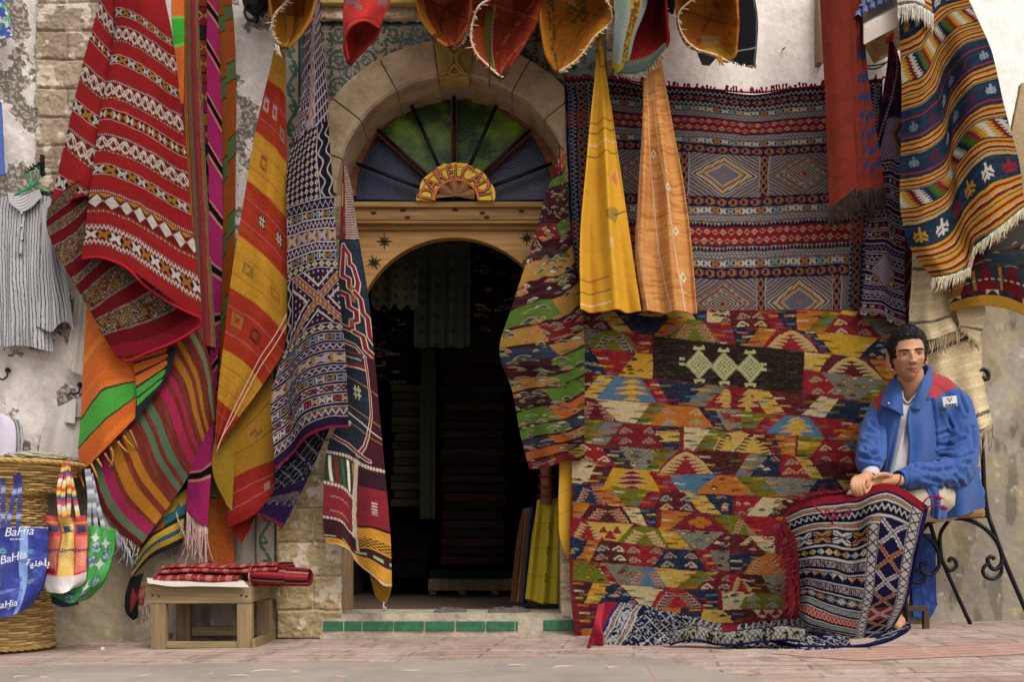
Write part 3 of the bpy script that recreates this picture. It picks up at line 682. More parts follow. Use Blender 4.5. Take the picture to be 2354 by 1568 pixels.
def red_bands(list_, base=R_):
    def f(U, V):
        C = blank(U, base)
        put(C, fbm(U / 60, V / 4, 3, 3) > .6, '8e1519', .35)
        for b in list_:
            v0, v1, k = b
            if k == 'n':   # narrow star band
                band(C, U, V, v0 - 3, v0 - 1.2, 'line', cols=('c9a39a',)); band(C, U, V, v1 + 1.2, v1 + 3, 'line', cols=('c9a39a',))
                band(C, U, V, v0, v1, 'xx', 31, (WH, OC), bg='26221f', w=.3); band(C, U, V, v0, v1, 'zig', 8, ('26221f',), w=.07)
            elif k == 't':
                band(C, U, V, v0 - 3, v0 - 1.4, 'line', cols=('c9a39a',)); band(C, U, V, v1 + 1.4, v1 + 3, 'line', cols=('c9a39a',))
                band(C, U, V, v0, v1, 'bow', 20, (WH, 'a87a28', 'd8cdc4', 'a87a28'), bg=DK)
            elif k in 'wWz':
                h = v1 - v0
                band(C, U, V, v0, v0 + h * .12, 'dots', 6, ('cdb6aa',), bg='6b1a1a'); band(C, U, V, v1 - h * .12, v1, 'dots', 6, ('cdb6aa', 'a87a28'), bg='6b1a1a')
                if k == 'w':
                    band(C, U, V, v0 + h * .16, v1 - h * .16, 'net', 32, (WH,), bg='6b1a1a', w=.13); band(C, U, V, v0 + h * .3, v1 - h * .3, 'fdia', 16, ('a87a28', '8a1a1c'), None)
                    band(C, U, V, v0 + h * .16, v1 - h * .16, 'zig', 32, (WH,), w=.09)
                elif k == 'W':
                    band(C, U, V, v0 + h * .18, v1 - h * .18, 'fdia', 38, (WH,), bg='6b1a1a'); band(C, U, V, v0 + h * .45, v1 - h * .45, 'dots', 4, ('b8aaa0',)); band(C, U, V, v0 + h * .16, v0 + h * .34, 'tri', 38, (OC,), ph=.0)
                else:
                    band(C, U, V, v0 + h * .05, v0 + h * .28, 'zig', 9, (WH,), bg='8a1a1c', w=.22); band(C, U, V, v1 - h * .28, v1 - h * .05, 'zig', 9, (WH,), bg='8a1a1c', w=.22)
                    band(C, U, V, v0 + h * .3, v1 - h * .3, 'xx', 27, (WH, 'b06a1c'), bg='33201c', w=.3)
        return C
    return f
rk = empty('hanging_kilim', P(300, 300, .3), 'large red Berber kilim with white diamond bands, folded double, hanging at far left', 'kilim', 'rugs hung up on the facade')
rows = []
LY = [(-40, 265), (0, 265), (67, 267), (133, 258), (200, 245), (267, 233), (367, 220), (450, 208), (523, 200), (595, 190)]
RX = {-40: (380, -5), 0: (395, 68), 67: (405, 135), 133: (413, 210), 200: (420, 275), 267: (428, 350), 367: (436, 455), 450: (446, 545), 523: (458, 640), 595: (464, 730)}
for i, (y, xl_) in enumerate(LY):
    xr_, yr_ = RX[y]; w = xr_ - xl_; h = yr_ - y
    rows.append(((y + 40) / 635, .34, [(xl_, y, -.05), (xl_ + .12 * w, y - .02 * h, .0), (xl_ + .35 * w, y + .14 * h, .05), (xl_ + .62 * w, y + .50 * h, .06), (xl_ + .85 * w, y + .84 * h, .02), (xr_, yr_, -.04)]))
bl = [(62, 76, 'n'), (100, 140, 'w'), (172, 188, 'n'), (228, 272, 'w'), (296, 316, 't'), (348, 392, 'w'), (422, 440, 'n'), (478, 530, 'W'), (556, 606, 'z')]
sheet('front_fold', rows, red_bands(bl), (290, 635), parent=rk, fold=folds((.012, 1.6, .1, .2, .1)), wob=2.5)
LYb = [(0, 230), (133, 195), (283, 160), (383, 137), (467, 118), (500, 112)]
rows = []
for y, x in LYb:
    xe = {0: 275, 133: 268, 283: 250, 383: 232, 467: 225, 500: 222}[y]; rise = 62 if y < 400 else (-20 if y < 480 else -75)
    rows.append(((y + 0) / 500, .24, [(x, y, -.04), (x + (xe - x) * .5, y + rise * .55, .03), (xe, y + rise, .0)]))
rows.insert(0, (-.08, .24, [(238, -40, -.04), (258, -10, .03), (280, 25, 0)]))
sheet('side_fold', rows, red_bands([(38, 78, 'w'), (112, 128, 't'), (180, 225, 'w'), (268, 290, 'n'), (330, 378, 'w'), (440, 470, 'n')]), (120, 540), parent=rk)
def under_paint(U, V):
    C = blank(U, '6e1018')
    for v0, v1 in ((8, 62), (92, 122), (150, 205), (240, 262), (292, 345), (372, 420)):
        band(C, U, V, v0, v1, 'line', cols=('1b1618',)); band(C, U, V, v0, v1, 'zig', 9, ('8e6a24',), w=.12, ph=.3); n = fbm(U / 8, V / 6, 8, 2)
        m = (V > v0) & (V < v1); put(C, m & (np.abs(n - .5) < .035), 'a89c90'); put(C, m & (n < .30), '7a1a1c'); put(C, m & (n > .70), '8e6a24'); band(C, U, V, v0, v0 + 4, 'dots', 5, ('a09890',)); band(C, U, V, v1 - 4, v1, 'dots', 5, ('a09890',))
    put(C, V > 450, '8e1228'); return C
rows = [(0, .26, [(213, 400), (160, 435), (110, 480)]), (.25, .26, [(200, 470), (160, 510), (118, 545)]), (.45, .27, [(225, 560), (190, 590), (150, 620)]), (.7, .28, [(340, 620), (260, 672), (205, 710)]), (.88, .30, [(440, 690), (340, 745), (243, 775)]), (1, .31, [(464, 742), (375, 800), (272, 822)])]
rows = [(v, q, p[::-1]) for v, q, p in rows]
sheet('underside', rows, under_paint, (260, 480), parent=rk, fold=lambda u, v: .02 * np.sin(v * 9 + u * 3))
tube_obj('hem', [crom(np.array([P(190, 596, .35), P(213, 592, .37), P(250, 597, .4), P(293, 617, .4), P(333, 656, .39), P(400, 702, .37), P(440, 722, .35), P(463, 735, .32), P(463, 745, .31), P(444, 762, .31), P(400, 788, .32), P(340, 812, .31), P(290, 830, .30), P(270, 818, .29)]), 70)], .0065, m_plain('crimson_edge', '9c1428', .95, 0, .1, .15, 90, .6), rk, n=6)
def orange_paint(U, V):
    C = blank(U, 'b9560c'); put(C, fbm(U / 90, V / 8, 5, 3) > .62, 'c86c14', .5); put(C, np.abs(V - 175) < 9, 'c47214', .8)
    put(C, (V > 262) & (V < 322), '1c2226'); put(C, (V > 266) & (V < 318), '3f8f32'); return C
ok = empty('hanging_rug', P(250, 800, .2), 'orange rug with one green stripe and a black scalloped corner, below the red kilim', 'rug', 'rugs hung up on the facade')
rows = [(0, .16, [(205, 600), (260, 560), (345, 520)]), (.3, .18, [(197, 760, -.02), (230, 720, .03), (322, 740, 0)]), (.5, .2, [(192, 850, -.02), (240, 790, .04), (321, 815, .0)]), (.74, .22, [(185, 985, -.02), (240, 915, .05), (318, 885, 0)]), (.9, .22, [(181, 1050, -.02), (240, 990, .05), (314, 925, 0)]), (1, .22, [(186, 1090, -.02), (245, 1030, .05), (312, 962, 0)])]
sheet('cloth', rows, orange_paint, (150, 375), FUZZY, parent=ok, wob=2)
rows = [(0, .17, [(412, -40), (418, -40)]), (.3, .17, [(396, 0), (424, 0)]), (.62, .17, [(402, 130), (424, 125)]), (1, .17, [(414, 240), (423, 238)])]
sheet('upper_strip', rows, lambda U, V: (lambda C: (put(C, (V > 118) & (V < 165), '6fae3c'), put(C, (V > 122) & (V < 160), '2f9c2c'), C)[-1])(blank(U, 'bd5c10')), (30, 290), FUZZY, parent=ok)
rows = [(0, .24, [(305, 800), (400, 795)]), (.4, .24, [(312, 870), (402, 820)]), (.75, .24, [(316, 930), (384, 868)]), (1, .24, [(313, 975), (345, 920)])]
def lobe(U, V):
    C = blank(U, '1f2226'); t = U / 60
    for k, (a, b) in enumerate(((8, 34), (40, 62), (68, 92), (98, 118), (124, 140))):
        m = (V > a) & (V < b) & (U < 74 - 8 * np.abs((V - (a + b) / 2) / (b - a) * 2) ** 3); put(C, m, 'bb5a10' if k < 3 else '3f8f32')
    return C
sheet('scalloped_corner', rows, lobe, (90, 180), FUZZY, parent=ok)
fr = [(181, 1092, .23), (200, 1075, .23), (245, 1040, .26), (300, 990, .23)]
fringe('tassel', fr, 9, 44, 'a8743a', ok, r=.006, sway=(.45, .9), var=.3)
def stripe_paint(stripes, base, heather='8a4440'):
    def f(U, V):
        C = blank(U, base); put(C, fbm(U / 3, V / 60, 12, 3) > .58, heather, .45)
        for a, b, c in stripes: put(C, (U >= a) & (U < b), c); 
        return C
    return f
bk = empty('hanging_rug', P(380, 1000, .15), 'brick red rug with pink, mustard and sage stripes hanging low over the stool', 'rug', 'rugs hung up on the facade')
def bp(U, V):
    C = blank(U, '7a3128'); put(C, fbm(U / 50, V / 3, 12, 3) > .56, '93503f', .5)
    for a, b, c in ((6, 14, '6b7a5e'), (22, 34, 'a52a50'), (52, 66, 'b87414'), (74, 88, 'b87414'), (106, 116, '6b7a5e'), (126, 138, '6b7a5e'), (150, 164, '8a3a34'), (176, 186, 'b02a50'), (196, 206, 'b83048'), (222, 234, 'a8741c'), (242, 250, '8d8a6a'), (262, 270, '8d8a6a')): put(C, (V >= a) & (V < b), c)
    return C
sheet('upper_strip', [(0, .13, [(418, -40), (456, -40)]), (.45, .13, [(420, 300), (470, 310)]), (.75, .14, [(432, 560), (484, 560)]), (1, .15, [(440, 790), (497, 800)])], lambda U, V: bp(U, 5 * U + 10), (52, 830), parent=bk)
def bq(U, V):
    C = blank(U, '7e3026'); put(C, fbm(U / 50, V / 3, 12, 3) > .56, '93503f', .5); f = 1 - V / 360
    for a, b, c in ((0, .03, '6e1c1c'), (.03, .08, '6b7a5e'), (.08, .14, 'b02458'), (.17, .24, 'c07a14'), (.28, .33, 'c07a14'), (.42, .46, '5f7a5c'), (.49, .54, '5f7a5c'), (.61, .67, 'b82452'), (.70, .73, 'b82452'), (.78, .82, 'c07a14'), (.85, .88, 'c07a14'), (.94, .97, '7f8a62')): put(C, (f >= a) & (f < b), c)
    return C
sheet('lower_fold', [(0, .16, [(440, 730), (476, 800, .02), (492, 880, .01), (501, 955)]), (.5, .18, [(318, 905), (350, 960, .04), (390, 1050, .03), (424, 1110)]), (1, .20, [(203, 1070), (226, 1140, .02), (262, 1205, .02), (324, 1258)])], bq, (330, 360), parent=bk, fold=lambda u, v: .010 * np.sin(u * 9 + v * 4))
fringe('tassel', [(215, 1120, .19), (260, 1215, .2), (322, 1258, .18)], 34, 30, 'c9b8ae', bk, r=.0022, sway=(-.05, 1), var=.3, jit=.35)
def multi_paint(seed, cols, lo=14, hi=60):
    rs = np.random.default_rng(seed); st = []; v = 0
    while v < 1500: h = rs.uniform(lo, hi); st.append((v, v + h, cols[rs.integers(len(cols))])); v += h
    def f(U, V):
        C = blank(U, cols[0])
        for a, b, c in st:
            m = (V >= a) & (V < b); put(C, m, c); put(C, (V >= a) & (V < a + 3), '1a1a1c')
            if (b - a) > 32: band(C, U, V, a + 6, b - 6, 'dia', 26, (BK, 'c9a03a'), w=.3)
        return C
    return f
mk = empty('hanging_rug', P(475, 500, .1), 'narrow rug strip of pink, sage and orange blocks between striped and pink rugs', 'rug', 'rugs hung up on the facade')
rows = [(0, .10, [(440, -40), (500, -40)]), (.3, .1, [(450, 300), (498, 310)]), (.7, .1, [(470, 800), (505, 800)]), (1, .1, [(485, 1000), (502, 1000)])]
sheet('cloth', rows, multi_paint(5, ['9c3a1c', 'a02448', '6f8454', 'bb7a1e', '8b1c34', '2d2a2c'], 18, 60), (56, 1040), parent=mk)
pk = empty('hanging_rug', P(495, 700, .12), 'shocking pink rug with black bars and a long pale fringe at its tip', 'rug', 'rugs hung up on the facade')
def pink_paint(U, V):
    C = blank(U, 'a81e62'); Vs = V - U * .65
    for c in (60, 165, 290, 392, 505, 630, 750, 870, 985, 1100): put(C, np.abs(Vs - c) < 8, '141418'); put(C, (np.abs(Vs - c - 13) < 3.5) | (np.abs(Vs - c + 12) < 2.5), 'c08868')
    return C
rows = [(0, .14, [(478, -40), (500, -40)]), (.15, .14, [(476, 120), (507, 150)]), (.5, .14, [(482, 600), (512, 600)]), (.78, .15, [(470, 960), (497, 900)]), (.88, .17, [(437, 1090), (465, 1075, .02), (490, 1040)]), (1, .17, [(430, 1175), (455, 1200, .02), (478, 1215)])]
sheet('cloth', rows, pink_paint, (40, 1240), parent=pk)
fringe('fringe', [(430, 1180, .17), (478, 1215, .17)], 26, 100, 'b9928c', pk, r=.0032, sway=(.0, 1), jit=.12, var=.2)
og = empty('hanging_rug', P(525, 500, .1), 'orange rug with sage green squares hanging beside the bare plaster gap', 'rug', 'rugs hung up on the facade')
def og_paint(U, V):
    C = blank(U, 'b45a1a'); put(C, fbm(U / 60, V / 4, 3, 3) > .58, 'a8441a', .5); put(C, U < 18, 'b06a20', .5)
    for c in (130, 300, 480, 650, 830, 1010, 1190): put(C, np.abs(V - c + (U > 20) * 30) < 26, '252420'); put(C, np.abs(V - c + (U > 20) * 30) < 23, '68804a')
    return C
rows = [(0, .07, [(500, -40), (530, -40)]), (.1, .07, [(504, 60), (538, 50)]), (.5, .07, [(508, 600), (540, 560)]), (.8, .08, [(478, 1000), (530, 1000)]), (1, .08, [(478, 1290), (541, 1310)])]
sheet('cloth', rows, og_paint, (48, 1350), parent=og)
def teal_paint(U, V):
    C = blank(U, '1c2024')
    for a, b, c in ((20, 42, 'b48a20'), (42, 58, '235a60'), (58, 78, 'b48a20'), (90, 112, '235a60'), (112, 140, '9c7a20')): put(C, (V > a) & (V < b), c)
    put(C, inpoly(U, V, [(70, 86), (110, 86), (92, 118)]), '8c3418'); put(C, inpoly(U, V, [(120, 96), (160, 100), (142, 125)]), '235a60'); return C
tk = empty('hanging_rug', P(360, 1250, .12), 'dark rug with teal and mustard zigzag stripes drooping behind the stool', 'rug', 'rugs hung up on the facade')
rows = [(0, .11, [(298, 1340), (340, 1290), (420, 1250)]), (.45, .12, [(312, 1290), (350, 1240, .03), (425, 1195)]), (.8, .1, [(330, 1220), (380, 1170, .02), (432, 1130)]), (1, .09, [(350, 1170), (390, 1130), (430, 1080)])]
sheet('cloth', rows, teal_paint, (170, 170), FUZZY, parent=tk)
rows = [(0, .1, [(300, 1330), (330, 1320)]), (.5, .12, [(288, 1380), (318, 1370)]), (.85, .12, [(294, 1415), (318, 1412)]), (1, .11, [(308, 1428), (316, 1424)])]
sheet('hanging_corner', rows, lambda U, V: (lambda C: (put(C, inpoly(U, V, [(16, 30), (30, 60), (12, 90)]), '6e2416'), C)[-1])(blank(U, '15161a')), (32, 110), FUZZY, parent=tk)
fringe('fringe', [(318, 1405, .11), (345, 1385, .11)], 14, 40, '7e6258', tk, r=.0025)
fringe('fringe', [(405, 1180, .15), (428, 1240, .15)], 20, 22, 'a89a84', tk, r=.0025, sway=(.3, .9))
YL, RD = 'c9901e', 'a82e14'
def shawl_paint(U, V):
    C = blank(U, YL); edges = [0, 90, 205, 300, 405, 520, 640, 740, 830]
    tooth = 3.2 * (tri(U / 7) - .5)
    for k in range(1, 8, 2): put(C, (V > edges[k] + tooth) & (V < edges[k + 1] + tooth), RD)
    put(C, fbm(U / 60, V / 5, 3, 3) > .6, 'b9621a', .22)
    for i, e in enumerate(edges[:-1]):
        h = edges[i + 1] - e
        for fr in (.3, .72): put(C, (np.abs(V - e - h * fr) < .9) & ((U % 4) < 2.4), 'b9788c' if i % 2 else ('33502c' if i > 3 else '8a3a3c'))
    for (cx, cy, c) in ((70, 140, 'b8a89c'), (22, 140, 'c7b8ac'), (120, 165, '9a9088'), (45, 250, '93351a'), (60, 350, '45221a'), (118, 350, '45221a'), (35, 460, '6e6a3c'), (110, 460, 'a86a18'), (25, 575, '9a8030'), (75, 580, '3c2a22')):
        a = np.abs(U - cx); b = np.abs(V - cy); m = (a < 13) & (b < 13); 
        if c in ('45221a',): put(C, m & (a < 11) & (b < 11), c); put(C, ((np.abs(a - 4) < 1.5) | (np.abs(b - 4) < 1.5)) & m & (a < 10) & (b < 10), 'd0c0a8')
        else: put(C, m & ((((a > 6) & (b < 11)) | (b > 6)) & ((a % 5 < 3.4))), c)
    return C
ys = empty('hanging_shawl', P(620, 600, .2), 'yellow and vermilion banded shawl with small woven tufts, left of the purple rug', 'shawl', 'rugs hung up on the facade')
rows = [(-.03, .2, [(636, 70), (644, 72)]), (0, .2, [(632, 104), (652, 112)]), (.108, .2, [(611, 205), (636, 225, .03), (658, 252)]), (.247, .2, [(585, 322), (625, 355, .03), (661, 400)]), (.361, .2, [(567, 432), (616, 474, .03), (662, 525)]), (.488, .21, [(546, 553), (605, 600, .03), (661, 661)]), (.627, .22, [(528, 670), (596, 715, .03), (661, 785)]), (.771, .22, [(513, 808), (560, 838, .02), (602, 890)]), (.892, .22, [(500, 920), (522, 938), (549, 962)]), (1, .22, [(497, 1010), (499, 1018), (503, 1030)])]
pg = sheet('front_fold', rows, shawl_paint, (150, 830), parent=ys, fold=folds((.01, 1.5, .3, .3, .1)))
for dy in (0, 22):
    pts = [P(661, 722 + dy * 1.1, .245), P(635, 770 + dy, .25), P(600, 822 + dy, .25), P(570, 880 + dy * .9, .245), P(535, 950 + dy * .8, .24), P(510, 1010, .235), P(499, 1040, .235)]
    tube_obj('woven_edge_line', [crom(np.array(pts), 30)], .003, m_plain('pink_cord%d' % dy, 'c48a7c', .9, 0, .1, .1, 60, .2), ys, n=5)
def back_paint(U, V):
    C = blank(U, 'c08a24'); put(C, V > 225, 'a8281a'); put(C, V > 300, '9c2014'); put(C, np.abs(V - 222) < 3, 'a82e1a')
    for v in (60, 140, 255, 285): put(C, np.abs(V - v) < 1.2, '4a3a22' if v < 200 else 'b9686a')
    for cx, cy in ((80, 100), (92, 118), (110, 275)): put(C, (np.abs(U - cx) < 8) & (np.abs(V - cy) < 8) & ((U + V) % 8 < 5), '5a5a44' if cy < 200 else 'c8a89c')
    return C
rows = [(0, .15, [(505, 1010), (560, 950), (628, 860)]), (.35, .16, [(500, 1050), (560, 1020, .02), (634, 960)]), (.68, .16, [(520, 1110), (560, 1085, .02), (635, 1055)]), (1, .16, [(526, 1215), (570, 1195, .02), (635, 1145)])]
sheet('back_fold', rows, back_paint, (135, 320), parent=ys)
rows = [(0, .17, [(497, 985), (545, 990)]), (.5, .18, [(490, 1085), (540, 1080)]), (1, .18, [(524, 1165), (534, 1176)])]
sheet('inner_fold', rows, lambda U, V: blank(U, 'a88420'), (50, 190), parent=ys)
rows = [(0, .12, [(524, 1195), (600, 1160)]), (1, .12, [(556, 1252), (572, 1222)])]
sheet('tip', rows, lambda U, V: blank(U, '9c2614'), (60, 60), parent=ys)
PU = '2c1a3a'
def purple_paint(U, V):
    C = blank(U, PU)
    m = V < 340
    if m.any():
        D = U * .35 + V; c2 = blank(U, PU); r = np.minimum(np.abs((D / 26) % 1 - .5), np.abs((((U * 1.8) - V * .25) / 24) % 1 - .5)); put(c2, r < .12, 'b9aeb2'); put(c2, (np.abs((D / 26) % 1) < .25) & (((U * 1.8 - V * .25) / 24) % 1 < .4), '6a2434')
        put(c2, (U > 60) & (U < 100), 'a79ba4'); k = tri(V / 38) * 16; put(c2, (np.abs(U - 80) < k), '8b4a34'); put(c2, (np.abs(U - 80) < k * .5), 'b99a8c'); put(c2, (np.abs(U - 62) < 5) & ((V % 30) < 12), PU)
        C[m] = c2[m]
    Vb = V
    for v0, v1, k in ((215, 232, 'h'), (245, 268, 'z'), (282, 300, 's'), (312, 330, 'h')):
        mm = U < 70 - (V - 200) * .1
        c2 = C.copy(); band(c2, U, V, v0, v1, 'line', cols=('a89ca0',)); band(c2, U, V, v0 + 2.5, v1 - 2.5, 'zig' if k != 's' else 'star', 15, ('a89ca0', 'a8762c'), bg='3a1c34', w=.18); C[mm] = c2[mm]
    m = (V >= 342) & (V < 492)
    c2 = blank(U, '1d1730'); a = np.abs(((U + V * .15) / 17) % 1 - .5) * 2; b = np.abs((V / 15) % 1 - .5) * 2; put(c2, a + b < .85, 'bda898'); put(c2, a + b < .28, '2a3a24')
    put(c2, U > 118, '1d1730'); put(c2, (np.abs(U - 118) < 1.6), 'b9aeb2'); put(c2, (np.abs(((U - 118) % 26) - 13 - 7 * np.sin(V / 6)) < 2.6) & (U > 121), 'b4a890'); C[m] = c2[m]
    seq = [(496, 516, 'l'), (520, 540, 's'), (546, 566, 'z'), (572, 602, 'b'), (608, 626, 'z'), (632, 650, 's'), (654, 668, 'v')]
    seq += [(806, 824, 'v'), (838, 856, 's'), (870, 888, 'z'), (902, 930, 'b'), (944, 960, 'z'), (974, 992, 's'), (1006, 1022, 'c'), (1034, 1052, 's2'), (1066, 1086, 'z2')]
    for v0, v1, k in seq:
        put(C, (V > v0 - 3) & (V < v0 - 1) | (V > v1 + 1) & (V < v1 + 3), 'c4b9bc'); put(C, (V >= v0 - 1) & (V <= v1 + 1), '221630')
        if k == 's': band(C, U, V, v0, v1, 'star', 18, ('c9c0b4', 'a8762c', '8a9aa0'), w=.17)
        elif k == 's2': band(C, U, V, v0, v1, 'star', 14, ('c9c0b4', 'c9c0b4', 'a0283a', 'bca06a'), w=.25)
        elif k in ('z', 'z2'): band(C, U, V, v0, v1, 'zig', 13, ('b9aeb2',), bg='3a1c38', w=.16); band(C, U, V, v0, v1, 'tri', 6.5, ('6f5a3c',), ph=.25) if k == 'z2' else None; band(C, U, V, v0, v1, 'zig', 13, ('b9aeb2',), w=.14)
        elif k == 'b': band(C, U, V, v0, v1, 'line', cols=('5e1e30',)); band(C, U, V, v0, v1, 'xx', 34, ('b9a08c', 'a89ca0'), w=.35); put(C, (V > v0) & (V < v1) & ((U % 34) < 6), 'a0763a')
        elif k == 'v': band(C, U, V, v0, v1, 'dia', 21, ('c4b68c', 'c4b68c'), bg='1d1730', w=.0)
        elif k == 'c': band(C, U, V, v0, v1, 'checks', 5, ('a0763a', '8a2434', 'b9aeb2'))
        else: band(C, U, V, v0, v1, 'zig', 18, ('a89ca0',), w=.1)
    m = (V > 672) & (V < 800); c2 = blank(U, '2a1838'); cu, cv = 105, 738; du, dv = U - cu, (V - cv) * 1.15
    put(c2, (np.floor(U / 7) + np.floor(V / 7)) % 3 == 0, '4e1a2c'); put(c2, (((U % 14) - 7) ** 2 + ((V % 14) - 7) ** 2) < 6, 'b9aeb2')
    r = np.abs(np.abs(du) - np.abs(dv)); put(c2, (r < 13), 'b9aeb2'); put(c2, (r < 10.5), '8f5226'); put(c2, (r < 5) & ((U % 11) < 6), 'c08a6c')
    for s_ in (34, 44): put(c2, np.abs(np.maximum(np.abs(du), np.abs(dv)) - s_ - r * 0) < 2.4, 'c9b9a8') if False else None
    put(c2, (np.abs(np.abs(du) + 0 * dv - np.abs(dv) - 32) < 3.2) | (np.abs(np.abs(dv) - np.abs(du) - 32) < 3.2), 'cdbfae'); put(c2, (U < 22), '1d1730'); put(c2, (np.abs(U - 22) < 1.2), 'b9aeb2'); put(c2, (U < 20) & (np.abs((U % 20) - 10 - 5 * np.sin(V / 5)) < 2.4), 'b4a890'); C[m] = c2[m]
    put(C, V > 1112, '8a1c3c'); return C
pr = empty('hanging_rug', P(720, 600, .25), 'long violet rug with fine white bands and one big star, hem turned up', 'rug', 'rugs hung up on the facade')
rows = [(-.03, .2, [(722, -40), (738, -40)]), (0, .2, [(722, 0), (738, 0)]), (.075, .2, [(702, 77), (722, 85, .02), (739, 80)]), (.16, .2, [(694, 190), (722, 165, .03), (748, 150)]), (.25, .21, [(682, 290), (718, 262, .04), (755, 240)]), (.33, .22, [(661, 390), (712, 350, .05), (759, 325)]), (.43, .24, [(660, 485), (714, 468, .05), (769, 458)]), (.56, .25, [(661, 615), (720, 590, .05), (776, 588)]),
        (.70, .26, [(655, 800), (700, 755, .04), (745, 735, .05), (787, 735)]), (.8, .27, [(624, 905), (660, 880, -.02), (690, 840, .03), (745, 815, .05), (795, 812)]), (.9, .28, [(627, 985), (662, 960, -.03), (690, 915, .03), (750, 892, .05), (799, 888)]), (1.0, .28, [(634, 1082), (670, 1050, -.03), (703, 1010, .03), (750, 988, .05), (803, 984)])]
sheet('front', rows, purple_paint, (165, 1120), parent=pr, wob=2)
def pur_under(U, V):
    C = blank(U, '17152c'); n = fbm(U / 3.5, V / 3.5, 4, 2); r = np.minimum(np.abs(((U + V) / 30) % 1 - .5), np.abs(((U - V) / 34) % 1 - .5)); put(C, (r < .07) & (n > .42), '8f9098'); put(C, n > .7, '5c4a5c')
    band(C, U, V, 128, 150, 'line', cols=('2c1a3a',)); band(C, U, V, 150, 168, 'mixed', cols=('17152c', '8f9098', '17152c', '5c2434')); put(C, V > 176, '2c1840'); put(C, V > 205, '7a1c2c'); return C
rows = [(0, .22, [(640, 1010), (700, 1000, .02), (765, 975)]), (.3, .2, [(632, 1080), (690, 1065, .02), (738, 1035)]), (.6, .19, [(630, 1130), (670, 1115, .02), (710, 1100)]), (1, .19, [(590, 1183), (622, 1198, .01), (650, 1218)])]
sheet('underside', rows, pur_under, (130, 212), parent=pr)
def navy_paint(U, V):
    C = blank(U, '1c2430'); cr, wl_ = '6e1420', 'b8a892'
    put(C, fbm(U / 40, V / 3, 7, 3) > .6, '2a3644', .5)
    def poly(p, edge=cr, w=9, k=1):
        q = [(x / k, y) for x, y in p]; put(C, segline(U / k, V, q, w + 5), wl_); put(C, segline(U / k, V, q, w), edge)
    m = V < 190; put(C, m, '641620'); put(C, m & (U > 10) & (U < 22) & (V > 55) & (V < 110), 'b8741c'); put(C, m & (np.abs(U - 28) < 2), '1d2430')
    for v in (95, 130, 165): put(C, m & (np.abs(U - 34) < 8) & (np.abs(V - v) < 11), '1b3a2a'); put(C, m & (np.abs(U - 34) < 5) & (np.abs(V - v) < 7), '8a1c24')
    put(C, m & (U > 44) & ((V % 6) < 3), '9c9484')
    for p in ([(28, 208), (20, 290), (52, 296), (52, 318), (88, 324), (96, 300), (80, 262), (60, 255), (60, 230), (34, 214)], [(4, 335), (40, 340), (44, 372), (76, 380), (76, 405), (52, 412), (52, 436), (4, 430)], [(76, 330), (100, 345), (104, 380), (126, 392), (128, 440), (144, 455)], [(60, 440), (96, 446), (104, 478), (140, 492)]): poly(p, w=10, k=2)
    poly([(2, 470), (60, 478), (96, 500)], w=7)
    put(C, (np.abs(V - 510 - 3 * tri(U / 5)) < 1.3) & (U > 4) & (U < 80), 'a89c88'); put(C, (np.abs(V - 498) < 2), cr); put(C, (V > 524) & (V < 534), cr); put(C, (V > 534) & (V < 537), wl_)
    put(C, (U > 96) & (V > 500), '3a1420'); poly([(98, 500), (104, 640), (90, 760), (74, 800)], w=6)
    put(C, (np.abs(V - 560 - U * .2 - 3 * tri(U / 7)) < 1.5) | (np.abs(V - 640 - U * .25 - 3 * tri(U / 7)) < 1.5) | (np.abs(V - 690 - U * .3 - 4 * tri(U / 9)) < 1.6), '8c6a28')
    a, b = np.abs(U - 48), np.abs(V - 600); put(C, ((np.abs(a - 7) < 3) & (b < 18)) | ((np.abs(b - 7) < 3) & (a < 16)), 'b0a67c')
    a, b = np.abs(U - 24), np.abs(V - 705); put(C, ((np.abs(a - 5) < 2.4) & (b < 12)) | ((np.abs(b - 5) < 2.4) & (a < 12)), 'c0b8a0'); put(C, np.abs(V - 660 - U * .4) < 2.2, wl_)
    for cx, cy in ((62, 320), (48, 415), (68, 345)): put(C, (np.hypot(U - cx, V - cy) < 12) & (((U // 4) + (V // 4)) % 2 == 0), '9a6a2c')
    poly([(-4, 760), (60, 790), (104, 800)], w=8)
    m = V > 812; put(C, m, '30161e'); put(C, m & (np.abs(U - 72) < 5), wl_)
    for v in (818, 905, 1015): put(C, m & (np.abs(V - v) < 4.5) & ((U % 7) < 5.5), wl_)
    put(C, (V > 825) & (V < 900) & (U < 66), '2a3326')
    for k in range(5): put(C, (V > 828) & (V < 898) & (np.abs(U - 8 - k * 14 - (V - 830) * .12) < 3.4) & (U < 66), ('c4bba8', '6e1c20', '285038', 'd0c4b0', '9c6a1e')[k])
    put(C, (V > 911) & (V < 1009) & (U < 66), '761a26'); put(C, ((np.abs(V - 938 - 5 * tri(U / 9)) < 1.3) | (np.abs(V - 985 - 6 * tri(U / 7)) < 1.3)) & (U > 14) & (U < 56), '9a8a6c')
    put(C, (V > 870) & (V < 975) & (U > 78), '761a26'); put(C, (V > 985) & (V < 1075) & (U > 78), 'b8801c')
    put(C, (V > 1030) & (V < 1070) & (U > 78) & ((U // 6 + V // 6) % 2 == 0), '30161e'); put(C, (np.abs(U - 112) < 6) & (np.abs(V - 920) < 18) & ((V % 8) < 4), 'a8a088')
    put(C, V > 1045 - (U - 70) * 0, '30161e') if False else None
    put(C, (V > 1030) & (U < 72), '3a1620'); put(C, (V > 1090), '3a1620'); put(C, (V > 1092) & (V < 1102) & ((U % 34) < 22), '8a9a74'); put(C, V > 1112, 'b8801c'); put(C, V > 1158, 'b8aaa0'); return C
